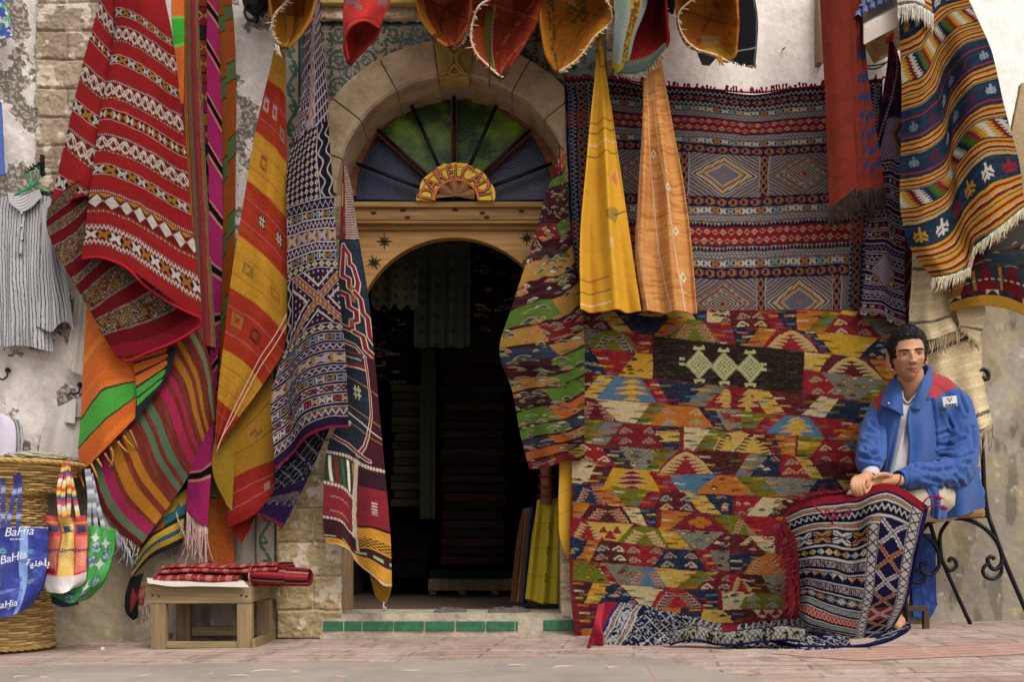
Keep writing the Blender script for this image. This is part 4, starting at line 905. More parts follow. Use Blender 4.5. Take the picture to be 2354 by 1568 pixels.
nv_ = empty('hanging_rug', P(820, 900, .2), 'navy patchwork rug outlined in crimson steps with a mustard hem, left of the dark doorway', 'rug', 'rugs hung up on the facade')
rows = [(-.02, .14, [(790, 380), (796, 380)]), (.03, .14, [(787, 425), (808, 425)]), (.12, .15, [(783, 523), (822, 523)]), (.25, .16, [(779, 650), (815, 655, .03), (845, 662)]), (.4, .17, [(786, 790), (825, 800, .03), (861, 812)]), (.55, .18, [(795, 935), (840, 950, .03), (875, 965)]), (.68, .19, [(755, 1025), (800, 1035, .01), (845, 1060, .03), (885, 1070)]), (.82, .2, [(744, 1150), (790, 1165, .02), (815, 1195, -.02), (855, 1200, .03), (897, 1212)]), (.92, .2, [(745, 1222), (785, 1230, .03), (812, 1258, -.03), (850, 1262, .03), (901, 1285)]), (1.0, .2, [(751, 1250), (790, 1258, .03), (806, 1268, 0), (825, 1298, -.02), (858, 1325, .02), (890, 1350, .03), (902, 1350)])]
sheet('front', rows, navy_paint, (140, 1165), FUZZY, parent=nv_)
rows = [(0, .12, [(838, 1290), (860, 1300), (880, 1310)]), (.6, .14, [(855, 1340), (880, 1335), (900, 1330)]), (.85, .17, [(866, 1375), (882, 1372), (900, 1352)]), (1, .18, [(878, 1386), (885, 1388), (894, 1375)])]
sheet('underside', rows, lambda U, V: (lambda C: (put(C, V > 45, 'a8741a'), C)[-1])(blank(U, '3a1216')), (60, 105), parent=nv_)
tube_obj('tassel', [[P(884, 1386, .18), P(882, 1396, .18), P(885, 1408, .18)], [P(885, 1396, .18), P(890, 1404, .18)]], .004, m_plain('pale_tassel', 'a89c90', .95, 0, .1), nv_)
MM, MB, ML, MO, MG, MR, MT = '3f1820', '2c3a4c', '5a7a28', 'b85c1a', '77736a', '7c1c22', 'b08038'
def leafy(seed, cols, W_, H_, rowh=62, n=150, slope=.0):
    rs = np.random.default_rng(seed); seams = []
    y = -60
    while y < H_ + 60: seams.append((y, rs.integers(len(cols)), rs.integers(len(cols)), rs.uniform(.3, .7))); y += rowh * rs.uniform(.6, 1.1)
    lv = [(rs.uniform(0, W_), rs.uniform(0, H_), rs.uniform(9, 22), rs.uniform(3.5, 8), rs.integers(9), rs.uniform(-.25, .1)) for _ in range(n)]
    lc = ['8a1f20', '4f7426', 'b85c20', 'c4b8a4', '2c3a4c', '7a6f5c', '3f1820', '9a8a74', '5f7a2c']
    def f(U, V):
        C = blank(U, cols[0]); Vs = V - slope * U + 10 * np.sin(U / W_ * 5 + 1)
        for y, a, b, sp in seams:
            m = (Vs > y) & (Vs < y + rowh * 1.25); put(C, m, cols[a]); put(C, m & (U > W_ * sp + (Vs - y) * .8), cols[b]); put(C, (np.abs(Vs - y) < 3.5), MM)
        put(C, fbm(U / 60, V / 3, 7, 3) > .6, MG, .12)
        for x, y, a, b, c, k in lv:
            m = (np.abs(U - x) < a) & (np.abs(V - y) < a)
            if not m.any(): continue
            uu, vv = U[m] - x, V[m] - y - k * (U[m] - x); r = np.abs(uu / a) ** 1.4 + np.clip(-vv / b, 0, 9) + np.clip(vv / (b * .35), 0, 9)
            cc = C[m]; cc[r < 1.0] = lin('2a1a18' if c % 2 else 'b9a88c'); cc[r < .72] = lin(lc[c]); C[m] = cc
        return C
    return f
dk = tag(sheet('hanging_kilim', [(0, .12, [(1286, 338), (1294, 338)]), (.03, .12, [(1278, 377), (1303, 370)]), (.15, .13, [(1254, 450), (1282, 455, .04), (1307, 460)]), (.3, .15, [(1225, 560), (1275, 565, .04), (1318, 570)]), (.42, .16, [(1180, 700), (1250, 690, .05), (1338, 680)]), (.56, .17, [(1149, 808), (1230, 808, .05), (1345, 800)]), (.7, .17, [(1178, 900), (1250, 898, .04), (1345, 890)]), (.85, .17, [(1197, 1000), (1260, 995, .04), (1345, 990)]), (1, .17, [(1218, 1079), (1260, 1076, .03), (1300, 1060), (1345, 1055)])],
      leafy(4, [MB, ML, MO, MM, MT, MR, MB, MO, MM], 190, 760, 44, 300, -.28), (190, 760), fold=folds((.012, 2.2, .1, .3, .1)), wob=2.5), 'tapering kilim of blue, lime and orange leaf shapes beside the dark doorway', 'kilim', 'rugs hung up on the facade')
def yellow_paint(U, V):
    C = blank(U, 'c9941a'); put(C, fbm(U / 50, V / 4, 3, 3) > .6, 'c28a18', .5)
    for v, c in ((205, '8a3a2a'), (228, '3a4030'), (255, 'c8b89c'), (282, '3a4030'), (560, '8a3a2a'), (590, '3a5030'), (618, 'd8c4b0')): put(C, (np.abs(V - v + U * .12 - 3 * tri(U / 8)) < 1.4) & ((U < 74) | (v < 400)), c)
    put(C, inpoly(U, V, [(104, 330), (124, 305), (126, 345)]), 'b96a4c'); put(C, np.abs(V - 330 - U * .0) < 1.2 if False else segline(U, V, [(60, 328), (104, 330)], 2.5), 'b96a4c')
    put(C, inpoly(U, V, [(74, 405), (112, 392), (120, 402), (104, 430), (78, 425)]) & ((V % 4) < 2.6), '6f6038'); put(C, segline(U, V, [(100, 410), (140, 400)], 3), '5a4a30')
    put(C, (U > 74) & (U < 92) & (np.abs(V - 480) < 12) & ((V % 6) < 3), 'c9a878'); return C
yc = tag(sheet('hanging_cloth', [(0, .26, [(1376, 86), (1381, 86)]), (.13, .26, [(1369, 167), (1393, 160)]), (.29, .26, [(1358, 267), (1383, 262, .02), (1409, 268)]), (.5, .26, [(1346, 400), (1385, 395, .03), (1428, 395)]), (.72, .26, [(1334, 545), (1392, 540, .03), (1450, 540)]), (1, .26, [(1334, 716), (1400, 716, .03), (1475, 716)])],
      yellow_paint, (142, 632), SMOOTH_CLOTH, fold=folds((.034, 1.7, .15, .16, .15), (.012, 3.3, .5, -.3, .35))), 'narrow bright yellow cloth fanning down from a knot, in front of the wall blanket', 'cloth')
tube_obj('knot', [crom(np.array([P(1370, 92, .27), P(1376, 80, .29), P(1384, 86, .27), P(1378, 96, .29), P(1384, 120, .27), P(1386, 150, .27)]), 20)], .012, SMOOTH_CLOTH, yc, cols=lin('c9941a'))
def tan_paint(U, V):
    C = blank(U, 'bb7e40'); put(C, fbm(U / 60, V / 3, 3, 3) > .55, 'c69450', .6); put(C, fbm(U / 50, V / 4, 13, 3) > .62, '9a5428', .6)
    for x0, x1 in ((18, 70), (46, 105), (-6, 12)): put(C, np.abs(U - x0 - (x1 - x0) * (V / 580)) < 1.4, 'c8a890')
    for cx, cy in ((50, 230), (86, 320), (100, 420), (108, 520)): r = np.abs(U - cx) + np.abs(V - cy) * .8; put(C, (r < 9) & (r > 5), 'cdbfa0'); put(C, r < 3, '8f8040')
    return C
tc_ = tag(sheet('hanging_cloth', [(0, .24, [(1482, 120), (1516, 100)]), (.14, .24, [(1480, 200), (1530, 190)]), (.3, .24, [(1476, 300), (1510, 298, .03), (1548, 295)]), (.55, .24, [(1467, 440), (1516, 440, .03), (1575, 440)]), (.8, .24, [(1461, 590), (1525, 585, .03), (1593, 585)]), (1, .24, [(1478, 718), (1535, 718, .03), (1604, 718)])],
      tan_paint, (135, 590), SMOOTH_CLOTH, fold=folds((.030, 1.9, .2, -.2, .15), (.012, 3.9, .7, .35, .3))), 'tan raw silk cloth with thin pale stripes hanging right of the yellow cloth', 'cloth')
def blanket_paint(U, V):
    C = blank(U, '20203a'); W_ = 732
    GN, GL, RB = 'a8a09a', 'b4aca6', '981824'
    def bord(v0, v1): band(C, U, V, v0, v1, 'line', cols=('2a2240',)); band(C, U, V, v0 + 2, v1 - 2, 'net', 27, ('a86a38',), w=.16); band(C, U, V, v0 + 2, v1 - 2, 'fdia', 27, ('2a1c4c',), ph=.25) ; band(C, U, V, v0 + 4, v1 - 4, 'dots', 13.5, ('a86a38',))
    def cross(v0, v1): band(C, U, V, v0 - 2, v0 - .4, 'line', cols=(GN,)); band(C, U, V, v1 + .4, v1 + 2, 'line', cols=(GN,)); band(C, U, V, v0, v1, 'xx', 18, ('cfc4b4', 'b0702c', 'd0c4b4', '7f9a9c', 'c9a070', 'd8ccba'), bg='1a1a34', w=.42)
    def wht(v0, v1): band(C, U, V, v0, v1, 'line', cols=('b4a6a0',)); band(C, U, V, v0 + 1.2, v0 + 2.6, 'line', cols=('23202e',)); band(C, U, V, v1 - 2.6, v1 - 1.2, 'line', cols=('23202e',)); band(C, U, V, v0 + 4, v1 - 4, 'zig', 9, ('3a3440',), w=.2)
    def redb(v0, v1):
        band(C, U, V, v0, v1, 'line', cols=(RB,)); h = (v1 - v0) / 2
        for k in range(2):
            a = v0 + k * h; band(C, U, V, a + 2, a + h - 2, 'fdia', 19, ('c89880', 'cdb0a0'), ph=k * .5); band(C, U, V, a + h * .35, a + h * .65, 'dots', 19, ('7c1420', 'a86a28'), ph=k * .5)
    y = 0
    band(C, U, V, 0, 7, 'line', cols=('33234c',)); band(C, U, V, 7, 20, 'zig', 11, (GN,), w=.2); bord(22, 40); band(C, U, V, 42, 56, 'zig', 11, (GN,), bg='3a2c44', w=.22); cross(60, 72); wht(76, 92); redb(96, 134); wht(138, 154); cross(158, 170); bord(176, 196)
    def panel(v0, v1):
        m = (V >= v0) & (V < v1); put(C, m, '5a4a4c')
        xs = (84, 266, 454, 640, 732)
        for i in range(4):
            a, b = xs[i], xs[i + 1]; mm = m & (U > a + 20) & (U < b - 4); cx, cy = (a + b + 16) / 2, (v0 + v1) / 2; rx, ry = (b - a - 24) / 2 - 3, (v1 - v0) / 2 - 1
            c2 = blank(U, '38344a'); d = (np.abs(U - cx) / rx + np.abs(V - cy) / ry); s = (d * 9) % 1
            put(c2, (d * 5.5) % 1 < .38, 'a29ca2'); put(c2, (d * 5.5 + .45) % 1 < .22, '9a7040')
            inner = [None]
            k = ((i + (1 if v0 > 300 else 0)) % 2)
            if k == 1:
                put(c2, d < 1.0, 'cfc8b8'); put(c2, (d < .95) & (d > .88), '2a2838'); put(c2, d < .88, 'b07a34'); put(c2, (d < .86) & (d > .70) & (((U + V) % 8) < 4), 'cfc8b8'); put(c2, (d < .70) & (d > .66), '2a2838'); put(c2, d < .66, 'b07a34'); put(c2, d < .56, 'cfc8b8'); put(c2, d < .52, '3a3a58'); put(c2, (d < .52) & ((d * 11) % 1 < .45), 'a89a98'); put(c2, d < .08, 'a8662c')
            else:
                put(c2, d < .95, '86542c'); put(c2, (d < .95) & (((d * 5) % 1) < .25), '9c98a0'); put(c2, (d < .9) & (np.sin(U / 4.2) * np.sin(V / 3.4) > .45), '9c98a0'); put(c2, d < .5, '2a2238'); put(c2, (d < .5) & (((d * 9) % 1) < .5), 'b9a890'); put(c2, d < .12, '9c1c28')
            C[mm] = c2[mm]
            mb = m & (U > a) & (U <= a + 16); c3 = blank(U, '2a2240'); put(c3, (np.minimum(np.abs(((U - a) / 16 + V / 22) % 1 - .5), np.abs(((U - a) / 16 - V / 22) % 1 - .5)) < .15), 'a86a38'); C[mb] = c3[mb]
            put(C, m & ((np.abs(U - a - 19) < 1.4) | (np.abs(U - b + 2) < 1.2)), 'a8a4a8')
    panel(198, 300); bord(302, 322); cross(326, 338); wht(342, 356); band(C, U, V, 358, 366, 'tri', 9, ('c4a890', '7f9a9c', 'b0702c'), bg='22203a'); redb(370, 410); band(C, U, V, 413, 422, 'tri', 9, ('c4a890', '7f9a9c', 'b0702c'), bg='22203a'); wht(424, 440); cross(444, 458); bord(462, 482); panel(484, 590); bord(592, 640)
    for x0, flip in ((0, 1), (676, -1)):
        m = (U >= x0) & (U < x0 + 62) & (V > 22 if False else V > 18); c2 = blank(U, '1f1f38'); uu = (U - x0) if flip > 0 else (W_ - U); red = (np.abs(V - 115) < 22) | (np.abs(V - 392) < 22); put(c2, red, '8c1a22')
        put(c2, np.abs(uu - 17 - 6 * (tri(V / 11) * 2 - 1)) < 2.6, 'a8a4a8'); put(c2, np.abs(uu - 55 - 4 * (tri(V / 11) * 2 - 1)) < 2.2, 'a8a4a8'); put(c2, (np.abs(uu - 8) < 1) | (np.abs(uu - 28) < 1) | (np.abs(uu - 47) < 1), '6f7090')
        put(c2, (np.minimum(np.abs((uu / 18 + V / 18) % 1 - .5), np.abs((uu / 18 - V / 18) % 1 - .5)) < .17) & (uu > 29) & (uu < 46), 'a86a38'); C[m] = c2[m]
    put(C, V < 3, '7c1428'); return C
bw = empty('wall_blanket', P(1660, 450, .05), 'big flat blanket of indigo, red and white bands with diamond panels, pinned to the wall', 'blanket', 'rugs hung up on the facade')
rows = [(0, .05, [(1299, 184), (1345, 184), (1440, 187), (1500, 196), (1645, 208), (1745, 214), (1815, 206), (1894, 199), (1960, 190), (2029, 184)]), (.3, .06, [(1303, 330), (1480, 330), (1650, 338), (1750, 342), (1900, 336), (2025, 320)]), (.6, .06, [(1310, 500), (1500, 508), (1700, 513), (1890, 505), (2010, 500)]), (1, .06, [(1322, 760), (1500, 762), (1700, 765), (1880, 760), (2000, 755)])]
sheet('cloth', rows, blanket_paint, (732, 600), parent=bw, step=1.35, fold=lambda u, v: .012 * np.sin(u * 19) * (1 - v) ** 2 + .006 * np.sin(u * 7 + v * 4), th=.008, wob=3)
rs = np.random.default_rng(5); pl = []
top = crom(np.array([(1299, 182), (1345, 182), (1440, 185), (1500, 194), (1645, 206), (1745, 212), (1815, 204), (1894, 197), (1960, 188), (2029, 182)], float), 110)
for k, (x, y) in enumerate(top):
    if rs.random() < .25: continue
    h = rs.uniform(4, 13); dx = rs.uniform(-5, 5); pl.append([P(x, y + 3, .055), P(x + dx * .5, y - h * .6, .06), P(x + dx, y - h, .062), P(x + dx + rs.uniform(-5, 5), y - h + rs.uniform(0, 5), .065)])
tube_obj('tassel_edge', [crom(np.array(p), 8) for p in pl] + [[P(x, y, .055) for x, y in top]], .0045, m_plain('crimson_yarn', '7c1426', .95, 0, .1, .2, 80, .5), bw, n=5)
MA = '5c1c22'; RE = '941824'; OR = 'bb6a18'; YE = 'c8981e'; LY_ = 'c9a548'; CR = 'cdb98c'; OL = '6f6e1c'; NA = '1f2c44'; BL = '4f7590'; GY = '7c7668'; BR = '4a2022'; SP = 'sp'
KT = {1: (1304.5, 706.6), 2: (1678.9, 706.6), 3: (1304.5, 1081.0), 4: (1678.9, 1081.0)}
KIL = [
(1,RE,'h',[(20,30),(1560,20),(1560,330),(760,260),(20,200)]),(1,NA,'h',[(420,40),(1160,40),(1100,300),(590,240)]),(1,MA,'c',[(25,45),(300,40),(420,215),(25,175)]),(1,LY_,'h',[(300,40),(430,40),(590,235),(420,215)]),(1,LY_,'d',[(700,30),(1100,25),(1165,110),(640,75)]),(1,OR,'h',[(930,90),(1110,100),(900,275),(780,262)]),(1,OL,'m',[(1090,105),(1210,120),(1290,190),(1385,325),(920,275)]),(1,NA,'h',[(1110,30),(1260,22),(1260,135),(1165,110)]),(1,CR,'d',[(1270,25),(1490,20),(1370,145),(1265,135)]),(1,MA,'c',[(1490,20),(1568,20),(1568,150),(1380,148)]),(1,RE,'h',[(1240,130),(1500,150),(1490,335),(1385,325)]),(1,NA,'h',[(1490,155),(1568,165),(1568,345),(1520,340)]),
(1,SP,'h',[(20,170),(330,215),(180,360),(20,340)]),(1,OL,'D',[(175,362),(250,270),(330,220),(430,212),(520,235),(590,310),(640,412),(400,405)]),(1,RE,'h',[(500,235),(760,262),(740,420),(640,412),(580,300)]),(1,NA,'d',[(20,340),(180,360),(240,430),(300,530),(360,610),(30,575)]),(1,RE,'h',[(190,370),(640,412),(560,500),(440,620),(350,605),(270,470)]),(1,YE,'d',[(620,418),(770,430),(760,650),(440,620)]),
(1,MA,'h',[(25,575),(350,610),(230,640),(130,810),(30,800)]),(1,LY_,'h',[(270,615),(440,625),(240,830),(125,810)]),(1,BL,'T',[(420,625),(650,645),(720,720),(810,865),(240,830)]),(1,RE,'h',[(660,650),(800,660),(920,885),(800,865)]),(1,NA,'h',[(800,660),(1240,705),(1150,830),(1060,890),(920,885)]),(1,GY,'h',[(1240,705),(1430,720),(1240,900),(1060,890)]),(1,RE,'F',[(1230,905),(1330,800),(1430,735),(1568,735),(1568,915)]),
(1,MA,'f',[(60,800),(230,830),(330,900),(440,1035),(50,1000)]),(1,CR,'h',[(240,830),(750,870),(600,1055),(440,1035)]),(1,OL,'h',[(740,870),(890,885),(730,1068),(600,1055)]),(1,OR,'c',[(880,888),(1170,905),(1320,1095),(730,1068)]),(1,NA,'h',[(1170,905),(1330,915),(1430,1110),(1310,1090)]),(1,SP,'h',[(1320,915),(1568,925),(1568,1125),(1420,1110)]),(1,RE,'h',[(1380,960),(1568,970),(1568,1040),(1420,1030)]),
(1,OR,'h',[(40,995),(110,1000),(110,1210),(40,1200)]),(1,OL,'h',[(110,1005),(330,1035),(190,1230),(110,1210)]),(1,GY,'h',[(320,1035),(500,1050),(330,1245),(190,1230)]),(1,'7a1a26','c',[(490,1050),(730,1068),(890,1270),(330,1245)]),(1,NA,'h',[(730,1068),(1000,1080),(1000,1290),(860,1275)]),(1,LY_,'h',[(780,1120),(1000,1130),(1000,1215),(860,1210)]),(1,CR,'h',[(1045,1085),(1300,1100),(1130,1300),(1045,1290)]),(1,OL,'h',[(1290,1100),(1450,1115),(1310,1290),(1130,1300)]),(1,LY_,'G',[(1300,1295),(1360,1190),(1440,1135),(1568,1130),(1568,1310)]),
(1,RE,'c',[(20,1200),(200,1235),(300,1280),(430,1440),(20,1410)]),(1,NA,'h',[(270,1245),(450,1260),(580,1460),(430,1440)]),(1,SP,'d',[(450,1262),(840,1290),(690,1480),(580,1460)]),(1,OL,'h',[(830,1285),(1000,1300),(810,1490),(680,1480)]),(1,'8c1422','A',[(800,1495),(900,1370),(980,1310),(1130,1300),(1230,1370),(1320,1510)]),(1,BR,'h',[(1140,1300),(1568,1320),(1568,1500),(1310,1510)]),
(2,MA,'c',[(0,30),(240,25),(380,195),(0,170)]),(2,RE,'h',[(240,25),(400,25),(520,205),(380,180)]),(2,NA,'h',[(390,25),(590,30),(590,210),(510,205)]),(2,OR,'h',[(600,30),(860,40),(700,215),(600,212)]),(2,OL,'h',[(850,40),(1010,50),(840,225),(700,215)]),(2,RE,'l',[(880,20),(1030,15),(1000,70)]),(2,LY_,'h',[(1030,12),(1180,20),(1130,78),(990,65)]),(2,MA,'f',[(1180,20),(1568,30),(1568,110),(1140,80)]),(2,'851c24','c',[(840,225),(940,110),(1050,75),(1180,85),(1290,150),(1370,275)]),(2,SP,'h',[(1200,95),(1520,100),(1480,270),(1380,275),(1270,150)]),
(2,NA,'h',[(50,175),(260,190),(140,350),(50,340)]),(2,OR,'h',[(260,185),(420,205),(290,365),(135,352)]),(2,RE,'A',[(290,365),(350,280),(420,215),(560,205),(700,260),(800,410)]),(2,NA,'h',[(600,210),(760,222),(940,435),(800,410),(730,290)]),(2,YE,'h',[(750,222),(1380,275),(1160,455),(945,435)]),(2,NA,'d',[(1340,275),(1568,290),(1568,480),(1160,452)]),
(2,LY_,'h',[(665,410),(910,435),(800,588),(665,572)]),(2,MA,'A',[(800,588),(860,480),(940,435),(1150,450),(1280,480),(1400,665)]),(2,OR,'h',[(1260,475),(1568,490),(1568,640),(1400,665)]),(2,RE,'c',[(665,575),(810,590),(900,660),(1040,835),(660,800)]),(2,GY,'d',[(810,588),(1400,655),(1200,830),(1050,840)]),(2,OL,'h',[(1400,660),(1480,668),(1300,880),(1150,845)]),
(2,'7a1a26','F',[(0,735),(180,750),(250,850),(340,975),(0,925)]),(2,LY_,'h',[(150,742),(340,760),(490,978),(320,970)]),(2,MA,'h',[(350,770),(810,800),(640,985),(490,978)]),(2,CR,'h',[(810,805),(980,830),(860,1000),(630,985)]),(2,NA,'h',[(970,835),(1290,870),(1270,1060),(850,1000)]),(2,OL,'h',[(90,930),(340,975),(220,1100),(90,1090)]),(2,RE,'h',[(330,975),(500,985),(320,1140),(200,1120)]),(2,BL,'F',[(315,1140),(400,1050),(490,985),(690,1000),(780,1060),(860,1195)]),(2,RE,'h',[(700,1000),(1110,1045),(950,1200),(860,1195)]),(2,OR,'h',[(1100,1050),(1260,1060),(1110,1215),(945,1200)]),(2,MA,'f',[(1250,1070),(1300,1080),(1280,1230),(1110,1215)]),
(2,LY_,'G',[(0,1130),(100,1130),(240,1190),(390,1335),(0,1310)]),(2,MA,'h',[(180,1150),(400,1160),(480,1340),(350,1290)]),(2,OR,'h',[(390,1160),(580,1165),(580,1350),(470,1340)]),(2,OL,'h',[(610,1165),(850,1190),(720,1355),(600,1355)]),(2,YE,'h',[(600,1210),(840,1230),(780,1290),(600,1290)]),(2,RE,'c',[(715,1360),(850,1200),(1000,1210),(1180,1370),(1170,1450),(900,1400)]),(2,BL,'h',[(1020,1220),(1230,1230),(1210,1360),(1130,1330)]),
(2,GY,'h',[(170,1325),(350,1335),(180,1530),(30,1525)]),(2,NA,'d',[(340,1335),(440,1340),(440,1530),(170,1530)]),(2,RE,'c',[(460,1340),(590,1355),(720,1540),(460,1530)]),(2,LY_,'h',[(580,1355),(700,1360),(840,1555),(720,1540)]),(2,MA,'h',[(700,1360),(1170,1460),(1150,1560),(840,1560)]),
(3,CR,'d',[(20,-90),(260,-60),(150,135),(25,120)]),(3,MA,'h',[(250,-60),(400,-30),(300,150),(150,135)]),(3,YE,'S',[(400,-20),(730,0),(840,195),(300,150)]),(3,RE,'h',[(720,15),(900,35),(1010,200),(830,195)]),(3,BL,'h',[(900,35),(1350,45),(1200,205),(1010,200)]),(3,OR,'d',[(1350,45),(1568,60),(1568,225),(1150,205)]),
(3,NA,'f',[(30,115),(180,135),(270,190),(360,320),(35,290)]),(3,OR,'h',[(190,145),(380,155),(530,335),(360,320)]),(3,OL,'h',[(370,150),(750,185),(620,340),(520,330)]),(3,RE,'h',[(720,195),(830,195),(800,350),(620,340)]),(3,MA,'c',[(760,350),(850,210),(1050,200),(1200,380)]),(3,LY_,'h',[(1050,200),(1220,210),(1395,390),(1200,375)]),(3,NA,'d',[(1220,210),(1490,225),(1490,400),(1390,388)]),(3,RE,'d',[(1520,230),(1568,232),(1568,405),(1520,402)]),
(3,OR,'h',[(35,290),(230,312),(110,445),(35,435)]),(3,BR,'f',[(110,445),(190,315),(500,330),(600,490)]),(3,CR,'h',[(490,335),(640,345),(720,500),(590,488)]),(3,NA,'h',[(640,345),(800,350),(800,510),(720,500)]),(3,OR,'h',[(850,360),(1130,375),(950,525),(840,515)]),(3,'7a1a22','P',[(930,525),(1100,385),(1290,390),(1470,550)]),(3,OL,'h',[(1290,390),(1568,405),(1568,560),(1470,545)]),
(3,RE,'f',[(40,440),(170,470),(330,640),(20,625)]),(3,LY_,'K',[(160,475),(590,490),(450,650),(330,640)]),(3,OL,'f',[(455,650),(560,530),(680,500),(820,520),(940,690)]),(3,YE,'h',[(820,515),(960,530),(1140,700),(930,690)]),(3,SP,'d',[(940,522),(1420,548),(1240,700),(1150,690)]),(3,MA,'d',[(1260,690),(1420,550),(1568,560),(1568,705)]),
(3,NA,'d',[(15,630),(180,645),(120,830),(30,820)]),(3,OR,'h',[(180,645),(310,650),(210,845),(110,830)]),(3,BR,'c',[(200,845),(290,655),(480,655),(580,850)]),(3,RE,'c',[(480,655),(930,690),(780,865),(570,850)]),(3,NA,'c',[(775,870),(890,700),(1170,705),(1270,890)]),(3,RE,'h',[(1160,705),(1290,700),(1370,900),(1260,880)]),(3,GY,'d',[(1290,700),(1568,710),(1480,890),(1370,880)]),
(3,OL,'d',[(50,840),(260,850),(390,1035),(40,1020)]),(3,RE,'h',[(260,850),(340,845),(470,1040),(380,1030)]),(3,GY,'d',[(330,845),(800,870),(560,1030),(460,1035)]),(3,BL,'m',[(540,1035),(680,880),(800,868),(910,1050)]),(3,LY_,'h',[(790,868),(1190,895),(980,1055),(900,1045)]),(3,OL,'h',[(1180,895),(1380,900),(1170,1060),(980,1055)]),(3,'6e1522','c',[(1160,1065),(1300,930),(1460,905),(1568,920),(1568,1085)]),
(3,BR,'h',[(35,1030),(230,1040),(140,1220),(50,1215)]),(3,YE,'h',[(230,1038),(400,1040),(270,1222),(135,1220)]),(3,NA,'d',[(260,1225),(350,1060),(430,1035),(500,1060),(620,1210),(640,1240)]),(3,CR,'h',[(480,1040),(880,1055),(740,1240),(640,1215)]),(3,'a01820','m',[(740,1240),(830,1090),(950,1055),(1090,1085),(1250,1250)]),(3,NA,'h',[(1070,1065),(1360,1070),(1360,1275),(1250,1250)]),(3,CR,'d',[(1400,1080),(1568,1085),(1568,1275),(1400,1270)]),
(3,'701826','h',[(60,1220),(260,1235),(230,1420),(80,1415)]),(3,OR,'l',[(85,1440),(300,1430),(300,1545),(85,1535)]),(3,NA,'l',[(75,1415),(300,1410),(300,1440),(80,1438)]),(3,OR,'l',[(780,1240),(1030,1250),(1000,1400),(800,1400)]),(3,NA,'h',[(1020,1250),(1200,1270),(1180,1400),(1000,1400)]),(3,LY_,'d',[(1220,1262),(1400,1275),(1500,1400),(1180,1400)]),(3,BR,'h',[(1400,1275),(1568,1280),(1568,1400),(1480,1380)]),
(4,OR,'h',[(0,55),(60,55),(230,230),(0,225)]),(4,OL,'h',[(40,60),(270,60),(450,240),(220,230)]),(4,SP,'h',[(270,60),(790,80),(680,260),(440,235)]),(4,NA,'K',[(790,80),(970,90),(1050,190),(1000,262),(665,260)]),(4,LY_,'h',[(970,90),(1100,95),(1110,190),(1040,185)]),
(4,RE,'d',[(50,230),(300,240),(150,400),(50,400)]),(4,CR,'d',[(290,240),(520,255),(330,408),(145,400)]),(4,BR,'d',[(330,408),(510,260),(780,262),(600,420)]),(4,OL,'m',[(0,405),(90,415),(260,570),(0,565)]),(4,RE,'h',[(80,405),(520,410),(480,570),(250,570)]),(4,MA,'d',[(0,565),(170,575),(330,725),(0,715)]),(4,CR,'h',[(175,575),(410,580),(410,730),(330,725)]),(4,OL,'l',[(450,580),(520,590),(520,735),(450,735)]),
(4,NA,'h',[(0,715),(330,735),(130,915),(0,910)]),(4,OR,'m',[(130,918),(200,800),(330,735),(530,740),(530,918)]),(4,RE,'f',[(0,910),(90,930),(220,1085),(0,1080)]),(4,BR,'h',[(90,930),(300,920),(380,1100),(220,1085)]),(4,SP,'d',[(290,920),(530,925),(500,1105),(380,1095)]),(4,CR,'d',[(0,1085),(240,1100),(70,1250),(0,1265)]),(4,OL,'c',[(70,1255),(130,1150),(280,1100),(500,1110),(530,1270)]),(4,BR,'h',[(0,1265),(220,1275),(270,1360),(0,1360)]),(4,CR,'K',[(200,1270),(500,1275),(430,1360),(270,1360)])]
PALH = [RE, OR, NA, CR, OL, YE, MA, BL]
